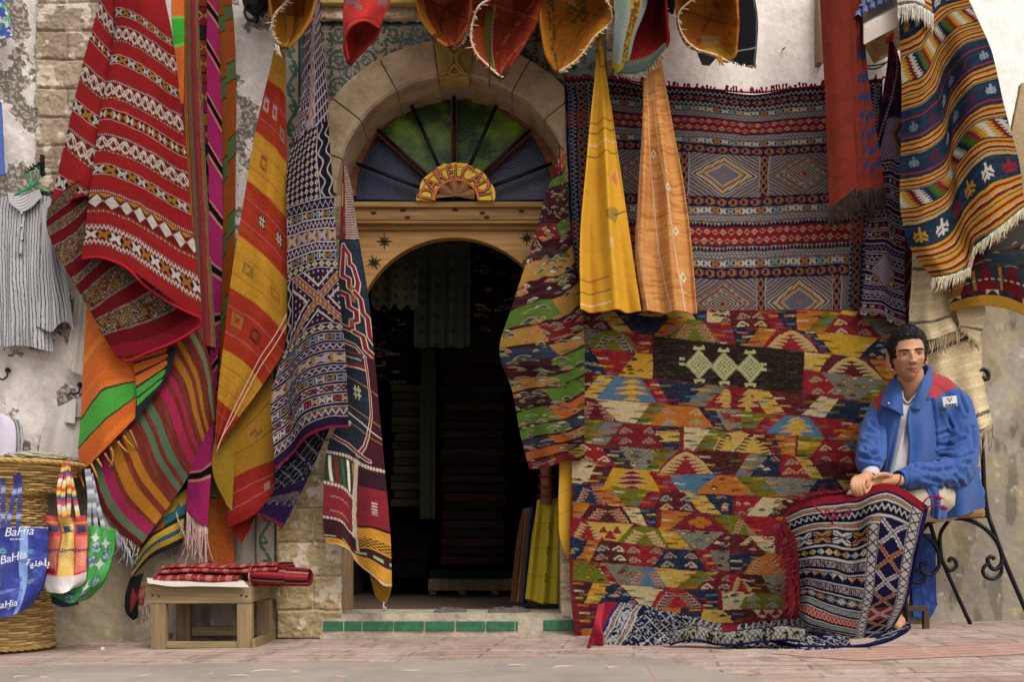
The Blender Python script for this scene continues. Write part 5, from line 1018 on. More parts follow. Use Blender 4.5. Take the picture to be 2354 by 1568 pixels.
def kilim_paint(UU, VV):
    UU = UU + 2.6 * (vnoise(UU / 40, VV / 1.5, 77) - .5); VV = VV + 1.6 * (vnoise(UU / 5, VV / 60, 78) - .5); CC = blank(UU, RE); C, U, V = CC, UU, VV; nV, nU = UU.shape; band(C, U, V, 0, 900, 'line', cols=('7a1c24',)); rs = np.random.default_rng(8)
    for T, col, mo, pts in KIL:
        ox, oy = KT[T]; pp = [(ox + x * .2542 - 1308, oy + y * .2542 - 712) for x, y in pts]
        i0, i1 = int(max(0, (min(p[1] for p in pp) - 6) / 757 * nV)), int(max(0, (max(p[1] for p in pp) + 6) / 757 * nV)); j0, j1 = int(max(0, (min(p[0] for p in pp) - 6) / 758 * nU)), int(max(0, (max(p[0] for p in pp) + 6) / 758 * nU))
        if i1 <= i0 or j1 <= j0: continue
        C, U, V = CC[i0:i1, j0:j1], UU[i0:i1, j0:j1], VV[i0:i1, j0:j1]
        m = inpoly(U, V, pp)
        if not m.any(): continue
        xs = [p[0] for p in pp]; ys_ = [p[1] for p in pp]; x0, x1, y0, y1 = min(xs), max(xs), min(ys_), max(ys_); cx, cy = sum(xs) / len(xs), sum(ys_) / len(ys_)
        if col == SP: band_ = m; q = 1.6; h = (np.floor(U / q) * 73 + np.floor(V / q) * 179 + np.floor(U / q * .37) * 31).astype(int); h = (h * 2654435761 >> 7) & 7; cyc(C, m, h, ['8a8474', '3a3634', 'b0a890', '6a655a'])
        else: put(C, m, col)
        pal = [c for c in PALH if c != col]
        if mo == 'h':
            n = max(2, int((y1 - y0) / 8)); k0 = rs.integers(8)
            for i in range(n):
                yy = y0 + (i + .6) * (y1 - y0) / n; c = pal[(i + k0) % len(pal)]; side = (i + k0) % 2
                row = m & (np.abs(V - yy) < 4)
                if not row.any(): continue
                a, b = U[row].min(), U[row].max(); L = min(26, (b - a) * .6)
                s = a + rs.uniform(0, 3) if side else b - L - rs.uniform(0, 3)
                t = (U - s) / L; t = t if side else 1 - t
                put(C, m & (t > 0) & (t < .62) & (np.abs(V - yy - 1.0 * (t - .5)) < 1.1 + 1.2 * (1 - t)), c); put(C, m & (t >= .6) & (t < 1) & ((np.abs(V - yy) < 2.9) & (((V - yy) % 2.2) < 1.15)), c)
        elif mo == 'd':
            for i in range(max(2, int((x1 - x0) * (y1 - y0) / 420))):
                px, py = rs.uniform(x0, x1), rs.uniform(y0 + 4, y1 - 2); r = np.abs((U - px) / 8) ** 1.5 + np.where(V < py, np.abs(V - py) / 4.2, np.abs(V - py) / 1.2); put(C, m & (r < 1.25), 'bba888' if col in (NA, MA, RE, BR) else '2a1a1c'); put(C, m & (r < .85), pal[rs.integers(len(pal))])
        elif mo == 'c':
            for i in range(4):
                px = x0 + (x1 - x0) * (.3 + .4 * (i % 2)) + rs.uniform(-4, 4); py = y0 + (y1 - y0) * (.3 + .42 * (i // 2)); sg_ = 1 if i % 2 else -1; c = pal[rs.integers(len(pal))]; L = 13
                a = segline(U, V, [(px - sg_ * L, py + 3), (px, py - 5), (px + sg_ * 4, py - 4), (px + sg_ * L, py + 5), (px - sg_ * 2, py + 4)], 4.4) & m; b = segline(U, V, [(px - sg_ * L, py + 3), (px, py - 5), (px + sg_ * 4, py - 4), (px + sg_ * L, py + 5), (px - sg_ * 2, py + 4)], 2.2) & m
                put(C, a, 'c4b498' if col != CR else '3a2a22'); put(C, b, c)
        elif mo in 'fAGFDmTS':
            c = {'f': 'a8341c' if col in (MA, NA, BR) else LY_, 'A': LY_, 'G': '4a2a20', 'F': YE, 'D': NA, 'm': NA if col in ('a01820',) else 'a8441c', 'T': LY_, 'S': '7c1a22'}[mo]
            w, h = x1 - x0, y1 - y0
            if mo in 'TSF' :
                put(C, m & (np.abs(U - cx) < w * .055) & (V > y0 + h * .12) & (V < y1 - h * .1), c)
                for i, fy in enumerate((.2, .42, .62, .84)):
                    L = w * (.16, .27, .3, .14)[i] * .9
                    for s in (-1, 1):
                        t = (U - cx) * s / L; cen = y0 + h * fy + 4 * t * t; mk = (t > 0) & (t < 1) & (np.abs(V - cen) < 4.6 * (1 - t) + .6); put(C, m & (t > 0) & (t < 1.04) & (np.abs(V - cen) < 6 * (1 - t) + 1.2) & ~mk, 'c9b090' if mo != 'T' else 'a8502c'); put(C, m & mk, c)
            else:
                if mo in 'AGD':
                    rr = np.abs(np.abs(U - (x0 + x1) / 2) / (w / 2)) ** 1.7 + (y1 - V) / (h * (1 if mo != 'D' else .62)); put(C, m & (rr < .9) & (rr > .78), c); put(C, m & (np.abs(rr - .92) < .02), 'c9b898')
                for s in (-1, 1):
                    for i in range(5):
                        fy = .30 + i * .15; edge = (w / 2) * max(0.05, (fy if mo != 'D' else fy * .9)) ** .6 * .8; X0 = (x0 + x1) / 2 + s * edge; L = w * .17
                        t = (X0 - U) * s / L; cen = y0 + h * fy + 3 * t; mk = (t > 0) & (t < 1) & (np.abs(V - cen) < 2.6 * (1 - t * .6)); put(C, m & (t > -.1) & (t < 1.05) & (np.abs(V - cen) < 4 * (1 - t * .5)) & ~mk, 'b9a88c' if mo != 'G' else 'c9a548'); put(C, m & mk, c)
        elif mo == 'P':
            a, b = np.abs(U - cx), np.abs(V - cy); put(C, m & (((a < 10) & (b < 12)) | ((a < 26) & (b < 4)) | ((a < 22) & (b > 2) & (b < 8) & (V % 4 < 2))), OR); put(C, m & (a < 3) & (b < 3), OL)
        elif mo == 'K':
            a, b = U - cx, V - cy
            for s in (-1, 1): put(C, m & (np.abs(a - s * 14 - s * 2) < 9 + b * .6) & (b > -12) & (b < 3), '8c1a22')
            put(C, m & (np.abs(a) < 4 + b * .7) & (b > -2) & (b < 17), '8c1a22')
    C, U, V = CC, UU, VV
    pp = [(1304.5 + x * .2542 - 1308, 706.6 + y * .2542 - 712) for x, y in [(775, 262), (1385, 325), (2135, 405), (2110, 790), (1430, 715), (765, 650)]]
    m = inpoly(U, V, pp); put(C, m, '2a211c'); put(C, m & (fbm(U / 40, V / 3, 5, 3) > .58), '3a2f28', .5)
    for cx, cy in ((1187, 517), (1415, 540), (1648, 558)):
        x = 1304.5 + cx * .2542 - 1308; y = 706.6 + cy * .2542 - 712; a, b = np.abs(U - x), np.abs(V - y); r = a / 31 + b / 34
        put(C, (r < 1.06) & ((np.abs(a - b) % 5.5 < 3.2) | (r < .93)), 'c4bf8c'); put(C, (np.abs(b - 37) < 3) & (a < 13), 'c4bf8c'); put(C, (np.abs(b - 41) < 2.5) & (a > 6) & (a < 11), 'c4bf8c')
        g = ((U - x + V - y) % 10 < 3) & ((U - x - V + y) % 10 < 6.5) & (r < .86); put(C, g, '3f7a34'); put(C, ((U - x - V + y) % 10 < 2.6) & ((U - x + V - y) % 10 > 4.5) & (r < .7) & (r > .28), '8a2420')
        put(C, r < .08, '2a211c')
    for cx in (1034, 1768):
        x = 1304.5 + cx * .2542 - 1308; y = 706.6 + (490 if cx < 1200 else 548) * .2542 - 712; put(C, (np.abs(U - x) < 7) & (np.abs(np.abs(V - y) - 6) < 3), 'c4bf8c')
    C *= 1.1; n = fbm(U / 10, V / 1.3, 91, 2); put(C, n > .68, '2a1c1a', .22); put(C, n < .3, 'b0a080', .16); put(C, (V < 3), '8a1c24'); return C
kl = empty('large_kilim', P(1690, 1100, .14), 'huge kilim of coloured trapezoids with a black three diamond inset, reaching the pavement', 'kilim')
rows = [(0, .13, [(1309, 714), (1500, 713), (1700, 713), (1900, 713), (2066, 714)]), (.5, .14, [(1315, 1092), (1500, 1091), (1700, 1091), (1900, 1091), (2066, 1092)]), (.85, .15, [(1312, 1350), (1500, 1358), (1700, 1360), (1900, 1360), (2060, 1355)]), (1, .165, [(1323, 1470), (1500, 1464), (1700, 1460), (1900, 1452), (2060, 1446)])]
sheet('cloth', rows, kilim_paint, (758, 757), parent=kl, step=1.3, fold=lambda u, v: .006 * np.sin(u * 11 + v * 2) + .004 * np.sin(v * 9), th=.008, wob=1.5, seed=3)
fringe('corner_tassel', [(1326, 1466, .17), (1352, 1468, .17)], 7, 16, 'c4b49c', kl, r=.004, sway=(-.4, .7))
yl = tag(sheet('hanging_cloth', [(0, .1, [(1292, 1000), (1318, 990)]), (.6, .1, [(1285, 1180), (1318, 1180)]), (.9, .1, [(1291, 1250), (1318, 1262)]), (1, .09, [(1300, 1275), (1320, 1290)])], lambda U, V: (lambda C: (put(C, (np.abs(V - 130 + U * .5) < 1) | (np.abs(V - 180 + U * .5) < 1), 'a86a1c'), C)[-1])(blank(U, 'b98a1a')), (30, 290), SMOOTH_CLOTH), 'thin edge of mustard yellow cloth peeping out left of the huge kilim', 'cloth')
rw = empty('folded_blanket', P(1950, 250, .3), 'heavy rust red wool blanket with blue bars inside, folded lengthwise, dark fringe below', 'blanket', 'rugs hung up on the facade')
def rust(U, V): C = blank(U, '642014'); put(C, fbm(U / 30, V / 20, 3, 4) > .55, '521c12', .5); return C
sheet('front_panel', [(0, .36, [(1884, -40), (1915, -40, .02), (1954, -40)]), (.35, .36, [(1895, 167), (1925, 167, .02), (1958, 167)]), (.7, .36, [(1902, 334), (1932, 325, .02), (1965, 315)]), (1, .36, [(1907, 484), (1940, 455, .02), (1971, 430)])], rust, (70, 500), SMOOTH_CLOTH, parent=rw, th=.012)
for k, (a0, a1, b0, b1, q) in enumerate(((1955, 1966, 1970, 1986, .33), (1964, 1974, 1982, 2003, .30), (1972, 1980, 1998, 2035, .27))):
    bl_ = k == 2
    def lp(U, V, bl_=bl_, k=k):
        C = rust(U, V); put(C, U < 1.5, '4e1410')
        if k >= 1: put(C, ((V + U * .5) % 46 < 20) & (V > 110 - k * 10) & (V < 430 - k * 0) & (U > (20 - k * 6)), '2a2a44')
        return C
    sheet('inner_panel', [(0, q, [(a0 - 4, -40), (a1, -40)]), (.4, q, [(a0 + 2, 190), (a1 + (b1 - a1) * .35, 190)]), (.75, q, [(a0 + 8 + k * 4, 350), (a1 + (b1 - a1) * .75, 330)]), (1, q, [(b0 - 6, 450 - k * 8), (b1, 432)])], lp, (36, 480), SMOOTH_CLOTH, parent=rw, th=.01)
fringe('fringe', [(1907, 478, .36), (1940, 452, .37), (1971, 430, .36)], 60, 48, '33241e', rw, r=.003, sway=(.0, 1), jit=.15)
fringe('fringe', [(1975, 440, .33), (2000, 436, .3), (2034, 428, .27)], 50, 60, '2a1e1a', rw, r=.003, sway=(.02, 1), jit=.2)
def purp2(U, V):
    C = blank(U, '2c1634'); put(C, (V < 150) & (fbm(U / 9, V / 9, 3, 2) > .58), '8a2038')
    k = V - 60
    put(C, (np.abs(U - (112 - V * .42)) < 5) & (V < 260) , 'a8a0a4'); put(C, (np.abs(U - (112 - V * .42)) < 3.4) & (V < 260) & ((V % 9) < 6), '2c1634')
    m = (V > 195) & (V < 300) & (U > 40 - (V - 195) * .2); c2 = blank(U, 'a890a4'); r = np.minimum(np.abs(((U + V) / 9) % 1 - .5), np.abs(((U - V) / 9) % 1 - .5)); put(c2, r < .15, '4a1c44'); d = np.abs(U - 110) / 52 + np.abs(V - 235) / 48; put(c2, d < 1, '8a6238'); put(c2, d < .72, '6e1824'); put(c2, d < .55, '3a4858'); put(c2, d < .3, '8a8a5c'); C[m] = c2[m]
    v = 305
    for i in range(16):
        put(C, np.abs(V - v - 2) < 1.1, 'b9b0b4'); put(C, np.abs(V - v - 20) < 1.1, 'b9b0b4'); band(C, U, V, v + 5, v + 17, ('zig', 'dots', 'xx', 'zig')[i % 4], (13, 19, 22, 11)[i % 4], (('8f8894', 'a89098', 'c0b4ac', '6a5a80')[i % 4], 'a8762c', '8c1c34'), w=.2); v += 24 if i % 3 else 31
    m = (V > 520) & (V < 600) & (U > 20) & (U < 90) ; c2 = blank(U, '3c2440'); put(c2, r < .16, 'b0a4b4'); d = np.abs(U - 55) / 34 + np.abs(V - 560) / 40; put(c2, d > 1, '8a6238') ; C[m & (d < 1.2)] = c2[m & (d < 1.2)]
    return C
p2 = tag(sheet('hanging_rug', [(0, .17, [(2046, 88), (2052, 88)]), (.05, .17, [(2043, 130), (2066, 125)]), (.2, .17, [(2030, 225), (2078, 215)]), (.4, .18, [(2012, 350), (2050, 345, .03), (2080, 350)]), (.66, .19, [(1995, 520), (2045, 525, .03), (2080, 545)]), (.85, .19, [(1990, 640), (2040, 650, .03), (2078, 670)]), (1, .19, [(1978, 722), (2030, 730, .03), (2082, 760)])], purp2, (120, 690), fold=folds((.012, 1.7, .3, .3, .1)), wob=2), 'narrow aubergine rug with fine white bands, hung right of the rust red blanket', 'rug', 'rugs hung up on the facade')
tag(tube_obj('red_tie', [crom(np.array([P(2050, 95, .18), P(2052, 82, .2), P(2046, 86, .2), P(2038, 100, .19)]), 12), crom(np.array([P(2050, 92, .18), P(2054, 78, .19), P(2050, 84, .2)]), 10)], .008, m_plain('red_cord', '9c2a2c', .9, 0, .1, .15, 60, .4)), 'small red cord tying the aubergine rug to the wooden bracket', 'cord')
r9 = tag(sheet('hanging_rug', [(0, .15, [(2068, 500), (2098, 500)]), (.5, .15, [(2074, 620), (2097, 610)]), (1, .15, [(2070, 770), (2092, 755)])], lambda U, V: (lambda C, D: (put(C, (D % 22) < 3, '20242c'), put(C, ((D % 44) > 8) & ((D % 44) < 18) & (((U * 2) % 9) < 4), 'a89c90'), C)[-1])(blank(U, '7a1420'), V + U * 1.2), (28, 260)), 'dark red rug with slanted black and white bands, a sliver beside the cream blanket', 'rug', 'rugs hung up on the facade')
def st_seq(): return [('c8921c', 6), ('8a1c24', 5), ('c8921c', 6), ('d0c4b0', 1.5), ('7a1a22', 6), ('c8921c', 5), ('3a2430', 3)]
def kil2(U, V):
    NV, C = '223248', None; C = blank(U, NV); put(C, fbm(U / 40, V / 3, 5, 3) > .58, '33465c', .6)
    def stripes(v, n=1):
        for _ in range(n):
            for c, h in st_seq(): put(C, (V >= v) & (V < v + h), c); v += h
            put(C, (np.abs(V - v) < 1) & ((U % 4) < 2), 'd0c4b0')
        return v
    stripes(0, 2); put(C, (V > 26) & (V < 62) & (U < 70), 'd8d0c0')
    def teeth(v0, v1):
        m = (V > v0) & (V < v1); s = (V - v0) / (v1 - v0); D = U - 24 * s; k = np.floor(D / 15).astype(int); cyc(C, m, k, ['c8921c', '7a1a22', 'cfc6b4', '1f2a48', '47701c', '8a1c24', 'c8921c', 'd0c8b8']); e = (D / 15) % 1; k2 = (k + 1); mm = m & (e > .62) & ((V % 8) < 4.4)
        cyc(C, mm, k2, ['c8921c', '7a1a22', 'cfc6b4', '1f2a48', '47701c', '8a1c24', 'c8921c', 'd0c8b8'])
    def trees(v, cols, n=6, s=15):
        for i in range(n):
            cx = 30 + i * 48; c = cols[i % len(cols)]; a = np.abs(U - cx); b = V - v
            m = ((a < 2.6) & (np.abs(b) < s)) | ((np.abs(b + s * .3 - a * .8) < 3) & (a < s * .9)) | ((np.abs(b - s * .4 - a * .6) < 3) & (a < s * .7)) | ((a > s * .5) & (a < s * .75) & (np.abs(b + s * .1) < 4)); put(C, m, c)
    trees(82, ['b87a1c', 'c9c0b0']); stripes(108, 1); teeth(142, 196); stripes(200, 2)
    put(C, np.abs(V - 292) < 1.8, 'a81c2c'); trees(316, ['6a7a88', '5a2434', '8a98a4'], 6, 12); put(C, np.abs(V - 340) < 1.8, 'a81c2c'); stripes(350, 1); trees(404, ['7a8a98', '5a2434', '98a4ac'], 6, 12); put(C, np.abs(V - 432) < 1.8, 'a81c2c'); stripes(444, 1)
    stripes(478, 1) if False else None
    teeth(480, 528); stripes(532, 1); put(C, (V > 566) & (V < 572), 'c8a05c'); trees(598, ['c8921c', 'd8d0c0', '9c1c28'], 6, 17); stripes(624, 2); return C
k2 = empty('striped_kilim', P(2180, 300, .35), 'kilim with mustard and red stripes on blue, comb patterns and cream fringe, hanging top right', 'kilim', 'rugs hung up on the facade')
rows = [(0, .36, [(2062, -80), (2100, -90, .05), (2160, -70, 0), (2215, -90)]), (.12, .36, [(2068, 60), (2110, 40, .05), (2160, 0, 0), (2222, -20)]), (.28, .37, [(2073, 190), (2120, 170, .05), (2165, 95, .0), (2200, 60, .03), (2250, 45)]), (.46, .38, [(2073, 300), (2120, 285, .06), (2160, 255, -.01), (2185, 190, .0), (2230, 140, .06), (2282, 120)]), (.64, .38, [(2070, 410), (2130, 400, .06), (2172, 375, -.02), (2195, 310, .0), (2250, 250, .06), (2308, 235)]),
        (.8, .38, [(2074, 500), (2130, 490, .06), (2180, 460, -.03), (2205, 400, .0), (2265, 340, .06), (2335, 335)]), (.92, .38, [(2098, 580), (2140, 575, .05), (2190, 550, -.03), (2222, 495, 0), (2280, 440, .06), (2350, 410)]), (1, .38, [(2144, 640), (2180, 632, .04), (2232, 606, -.03), (2240, 560, 0), (2290, 530, .05), (2356, 474)])]
sheet('cloth', rows, kil2, (290, 690), parent=k2, wob=2.5, step=1.4)
sheet('top_flap', [(0, .40, [(2058, -60), (2100, -66, .03), (2136, -60)]), (1, .40, [(2064, 16), (2104, 10, .03), (2146, 34)])], lambda U, V: kil2(U, V * .9), (90, 80), parent=k2)
fringe('fringe', [(2064, 14, .42), (2104, 9, .44), (2146, 32, .42)], 60, 34, 'd8d0c0', k2, r=.003, jit=.05)
fringe('fringe', [(2144, 640, .41), (2180, 634, .43), (2232, 608, .37), (2238, 575, .38), (2270, 545, .42), (2310, 515, .43), (2356, 476, .39)], 120, 30, 'c9bda0', k2, r=.003, sway=(-.18, .95), jit=.1)
k3 = empty('hanging_kilim', P(2270, 640, .25), 'kilim with green and maroon triangles and a mustard hem, low at the right edge', 'kilim', 'rugs hung up on the facade')
rows = [(0, .24, [(2190, 560), (2260, 500), (2380, 430)]), (.4, .26, [(2178, 635), (2260, 600, .03), (2380, 590)]), (.8, .26, [(2182, 690), (2250, 668, .03), (2300, 668), (2380, 700)]), (1, .26, [(2184, 716), (2200, 712), (2250, 703, .03), (2300, 706), (2380, 735)])]
def k3p(U, V):
    C = leafy(12, ['2c3a44', '5c1820', '1f6a2c', '4a4a44'], 210, 250, 45, 60, -.1)(U, V); m = (V > 120) & (V < 195); t = (U / 62) % 1; s = (V - 120) / 75; put(C, m, '2c3a44'); put(C, m & (np.abs(t - .5) < .14 + s * .3), '6e1424'); put(C, m & (t < .12), 'b0701c'); put(C, m & (U < 60) & (U > 8 + (1 - s) * 6) & (U < 58 - s * 30), 'b0701c'); put(C, m & (np.abs(V - 160) < 3) & ((U % 15) < 8), 'c0b498')
    band(C, U, V, 195, 212, 'tri', 30, ('c9b890', '2c3a44', '6e1424'), bg='2a2a2c'); put(C, V > 212, 'c08a1c'); return C
sheet('cloth', rows, k3p, (210, 245), parent=k3)
cb = empty('cream_blanket', P(2180, 800, .15), 'cream wool blanket with thin dark lines and knotted fringe hanging behind the seated man', 'blanket', 'rugs hung up on the facade')
def creamp(lines):
    def f(U, V):
        C = blank(U, 'c9b48c'); put(C, (V % 26) < 7, 'd6c6a2', .8); put(C, fbm(U / 30, V / 4, 5, 3) > .6, 'a8905f', .35)
        for v in lines: put(C, np.abs(V - v) < 3.6, '1f1f26'); put(C, (np.abs(V - v) < 1.4) & ((U % 5) < 2.4), 'b0a490')
        return C
    return f
sheet('upper_fold', [(0, .19, [(2102, 560), (2150, 560), (2190, 560)]), (.4, .2, [(2094, 660), (2140, 655, .03), (2182, 650)]), (.8, .2, [(2090, 745), (2140, 742, .03), (2188, 728)]), (1, .2, [(2096, 790), (2140, 782, .03), (2206, 758)])], creamp((55, 182)), (110, 230), FUZZY, parent=cb, fold=folds((.01, 2.2, .2, .2, .0)))
fringe('fringe', [(2110, 786, .21), (2150, 780, .22), (2206, 758, .2)], 24, 34, 'b5a27c', cb, r=.003, jit=.15)
sheet('lower_fold', [(0, .13, [(2110, 700), (2190, 640), (2262, 600)]), (.35, .14, [(2108, 820), (2180, 790, .03), (2262, 760)]), (.62, .15, [(2120, 890), (2190, 865, .03), (2262, 850)]), (1, .15, [(2190, 1010), (2240, 995, .03), (2285, 975)])], creamp((120, 300)), (170, 330), FUZZY, parent=cb, fold=folds((.014, 2.2, .4, .3, .0)))
fringe('fringe', [(2200, 1010, .15), (2240, 996, .17), (2284, 976, .16)], 26, 52, 'a8987c', cb, r=.0032, jit=.15)
sheet('side_fold', [(0, .2, [(2180, 640), (2262, 640)]), (.6, .2, [(2205, 740), (2265, 740)]), (1, .19, [(2212, 762), (2248, 795)])], creamp((110,)), (80, 150), FUZZY, parent=cb)
fringe('fringe', [(2205, 745, .21), (2250, 790, .2)], 16, 18, 'b5a27c', cb, r=.003)
tag(sheet('hanging_fleece', [(0, .28, [(2350, 190), (2400, 180)]), (.3, .3, [(2334, 270), (2400, 260)]), (.7, .3, [(2318, 370), (2400, 380)]), (1, .28, [(2340, 450), (2400, 470)])], lambda U, V: blank(U, 'a89270'), (80, 270), FUZZY, th=.03), 'beige fleece hanging half outside the right edge of the picture', 'fleece')
def cone(label, name, L, Rr, paint, size, rim=None, fz=None, depth=.24, q=.38, mat=CLOTH, rimcol='c9b9a0', rimr=.006, rimline=None, cat='rug', outer=None, seed=2):
    t = empty(name, P(L[0][0], L[0][1], q), label, cat, 'rugs rolled into cones hanging from the awning line')
    n = len(L); rows = []
    for i, (a, b) in enumerate(zip(L, Rr)):
        v = i / (n - 1); w = max(0, 1 - v) ** .7; pts = []
        for s in np.linspace(0, 1, 5): pts.append((a[0] + (b[0] - a[0]) * s, a[1] + (b[1] - a[1]) * s, -depth * w * math.sin(math.pi * s) - .0))
        rows.append((v, q, pts))
    sheet('inside', rows, paint, size, mat, parent=t, seed=seed, th=.012, ripple=.02)
    if L[0][1] < -30:
        xa, xb, yo = L[0][0], Rr[0][0], -14; w_ = xb - xa
        sheet('outside', [(0, q, [(xa - 6, -330, .02), (xa + w_ * .3, -330, .16), (xa + w_ * .7, -330, .16), (xb + 6, -330, .02)]), (1, q, [(xa, yo, .01), (xa + w_ * .25, yo - 16, .10), (xa + w_ * .5, yo - 22, .13), (xa + w_ * .75, yo - 16, .10), (xb, yo, .01)])], paint, size, mat, parent=t, seed=seed + 9, th=.008, step=3)
    if outer:
        for orow, op, osz in outer: sheet('outside', orow, op, osz, mat, parent=t, seed=seed, th=.008)
    if rimline: fringe('rim_fringe', rimline, 90, 7, rimcol, t, r=.003, sway=(.3, .6), jit=.8, seed=seed + 4); tube_obj('rim', [crom(np.array([P(*p) for p in rimline]), 40)], rimr * .6, m_plain('rim_yarn_%d' % len(MAT), rimcol, .95, 0, .1, .2, 90, .6), t, n=6)
    if fz: fringe('fringe', fz[0], fz[1], fz[2], fz[3], t, r=.0035, sway=fz[4] if len(fz) > 4 else (0, 1), seed=seed)
    return t
def warm(base, lines, seed=1, mot='7a2a10'):
    def f(U, V):
        C = blank(U, base); put(C, fbm(U / 50, V / 4, seed, 3) > .55, mot, .25); put(C, (np.abs((U * .8 + V * .6) % 60 - 30) < 5) & (fbm(U / 12, V / 12, seed + 3, 2) > .5), lines[0], .8)
        for i, c in enumerate(lines): put(C, np.abs(V - 30 * (i + 1) - .35 * U - 3 * tri(U / 9)) < 1.4, c)
        return C
    return f
cone('small mustard and rust patterned rug rolled into a cone, first on the top line', 'rolled_rug', [(622, -40), (623, 0), (628, 45), (638, 90), (648, 107)], [(728, -40), (723, 0), (712, 48), (684, 88), (662, 108)],
     lambda U, V: (lambda C: (put(C, (U > 28) & (U < 70) & (np.abs((U - V * .3) % 30 - 15) < 4), '7a6a2c'), put(C, (np.abs(U - 46 - V * .3) < 7) & ((U // 3 + V // 3) % 2 == 0), '2a241c'), put(C, (V < 70) & (U > 40) & (U < 85), '6e2410', .7), C)[-1])(blank(U, 'b0701a')), (105, 150), rimline=[(690, -30, .4), (655, 8, .42), (632, 34, .42), (626, 70, .4), (638, 98, .39)], fz=([(634, 100, .39), (642, 106, .39)], 8, 26, 'c9bcae'))
cone('bright vermilion rug rolled into a tight cone, second on the top line', 'rolled_rug', [(800, 30), (794, 96), (796, 126), (801, 142)], [(880, 30), (868, 76), (838, 110), (806, 141)],
     lambda U, V: (lambda C: (put(C, inpoly(U, V, [(22, 20), (40, 12), (42, 40)]), '3a2a2a', .7), C)[-1])(blank(U, '8c1612')), (80, 70), depth=.08, mat=FUZZY,
     outer=[([(0, .42, [(788, -40), (845, -40, .09), (908, -40)]), (.3, .42, [(791, 0), (845, 5, .09), (900, 0)]), (.7, .42, [(789, 45), (830, 40, .1), (886, 34)]), (1, .42, [(793, 92), (803, 66, .07), (838, 48, .10), (874, 66, .0)])], lambda U, V: (lambda C: (put(C, (fbm(U / 14, V / 14, 4, 2) > .62) & (V < 60), '7a6a6a', .8), put(C, np.abs(V - 92 - (U - 50) ** 2 / 120) < 2, '7c120c'), C)[-1])(blank(U, 'b8241a')), (110, 130)),
            ([(0, .43, [(793, 90), (796, 112)]), (1, .43, [(798, 92), (802, 140)])], lambda U, V: blank(U, 'a01c14'), (10, 50))])
cone('amber and brown rug hanging as a pointed cone above the keystone', 'rolled_rug', [(952, -40), (960, 0), (973, 43), (1006, 87), (1034, 106)], [(1088, -40), (1083, 0), (1079, 45), (1062, 88), (1044, 108)],
     lambda U, V: (lambda C: (put(C, U < 16, 'b5701c'), put(C, (np.abs(U - 30 - V * .12) < 2) | (np.abs(U - 38 - V * .12) < 1), '4a2a14'), put(C, (V > 100) & (V < 112), '7a3a14'), C)[-1])(warm('8c3a14', ['5a1c0c'], 3)(U, V)), (130, 150), fz=([(1040, 108, .38), (1066, 88, .38), (1078, 50, .38)], 30, 9, '8c7a6c', (.3, .9)))
cone('rust rug with shaggy cream edge and olive stripe rolled into a cone', 'rolled_rug', [(1078, -40), (1088, 15), (1083, 67), (1092, 118), (1115, 146), (1142, 172)], [(1250, -40), (1241, 0), (1232, 50), (1210, 92), (1180, 140), (1156, 176)],
     lambda U, V: (lambda C: (put(C, (U < 34 - V * .02) & (V > 90), 'b04a1c'), put(C, (np.abs(U - 42 - V * .0) < 8) & (V > 60), '6a7020'), put(C, (np.abs(U - 54) < 2.4) & (V > 50) & ((V % 5) < 3), 'b0a08c'), C)[-1])(warm('8c2e14', ['a85a2c', '6a1c10'], 6)(U, V)), (160, 230), rimline=[(1180, -30, .44), (1130, -4, .45), (1102, 14, .45), (1088, 50, .42), (1084, 90, .4), (1096, 122, .39), (1120, 148, .39), (1150, 176, .39)], rimr=.008, rimcol='cbb795', fz=([(1150, 172, .39), (1172, 150, .38)], 16, 18, '3a2a20', (-.2, 1)))
cone('large golden yellow rug rolled into a wide cone, centre of the top line', 'rolled_rug', [(1238, -40), (1242, 0), (1246, 55), (1258, 122), (1274, 154), (1284, 162)], [(1404, -40), (1408, 10), (1406, 42), (1366, 84), (1328, 134), (1296, 160)],
     lambda U, V: (lambda C: (put(C, (U < 34) & (U > 18) & (fbm(U / 5, V / 5, 3, 2) > .52), '5a5420'), put(C, (U > 60) & (U < 110) & (V < 90) & (fbm(U / 9, V / 7, 7, 2) > .5), '5c5020', .8), C)[-1])(warm('b87414', ['a04a10', 'b0601c'], 9, 'a03a0c')(U, V)), (170, 215), rimline=[(1370, -20, .42), (1402, 12, .42), (1408, 38, .4), (1366, 86, .4), (1328, 136, .39), (1286, 164, .39)], rimcol='c9b184')
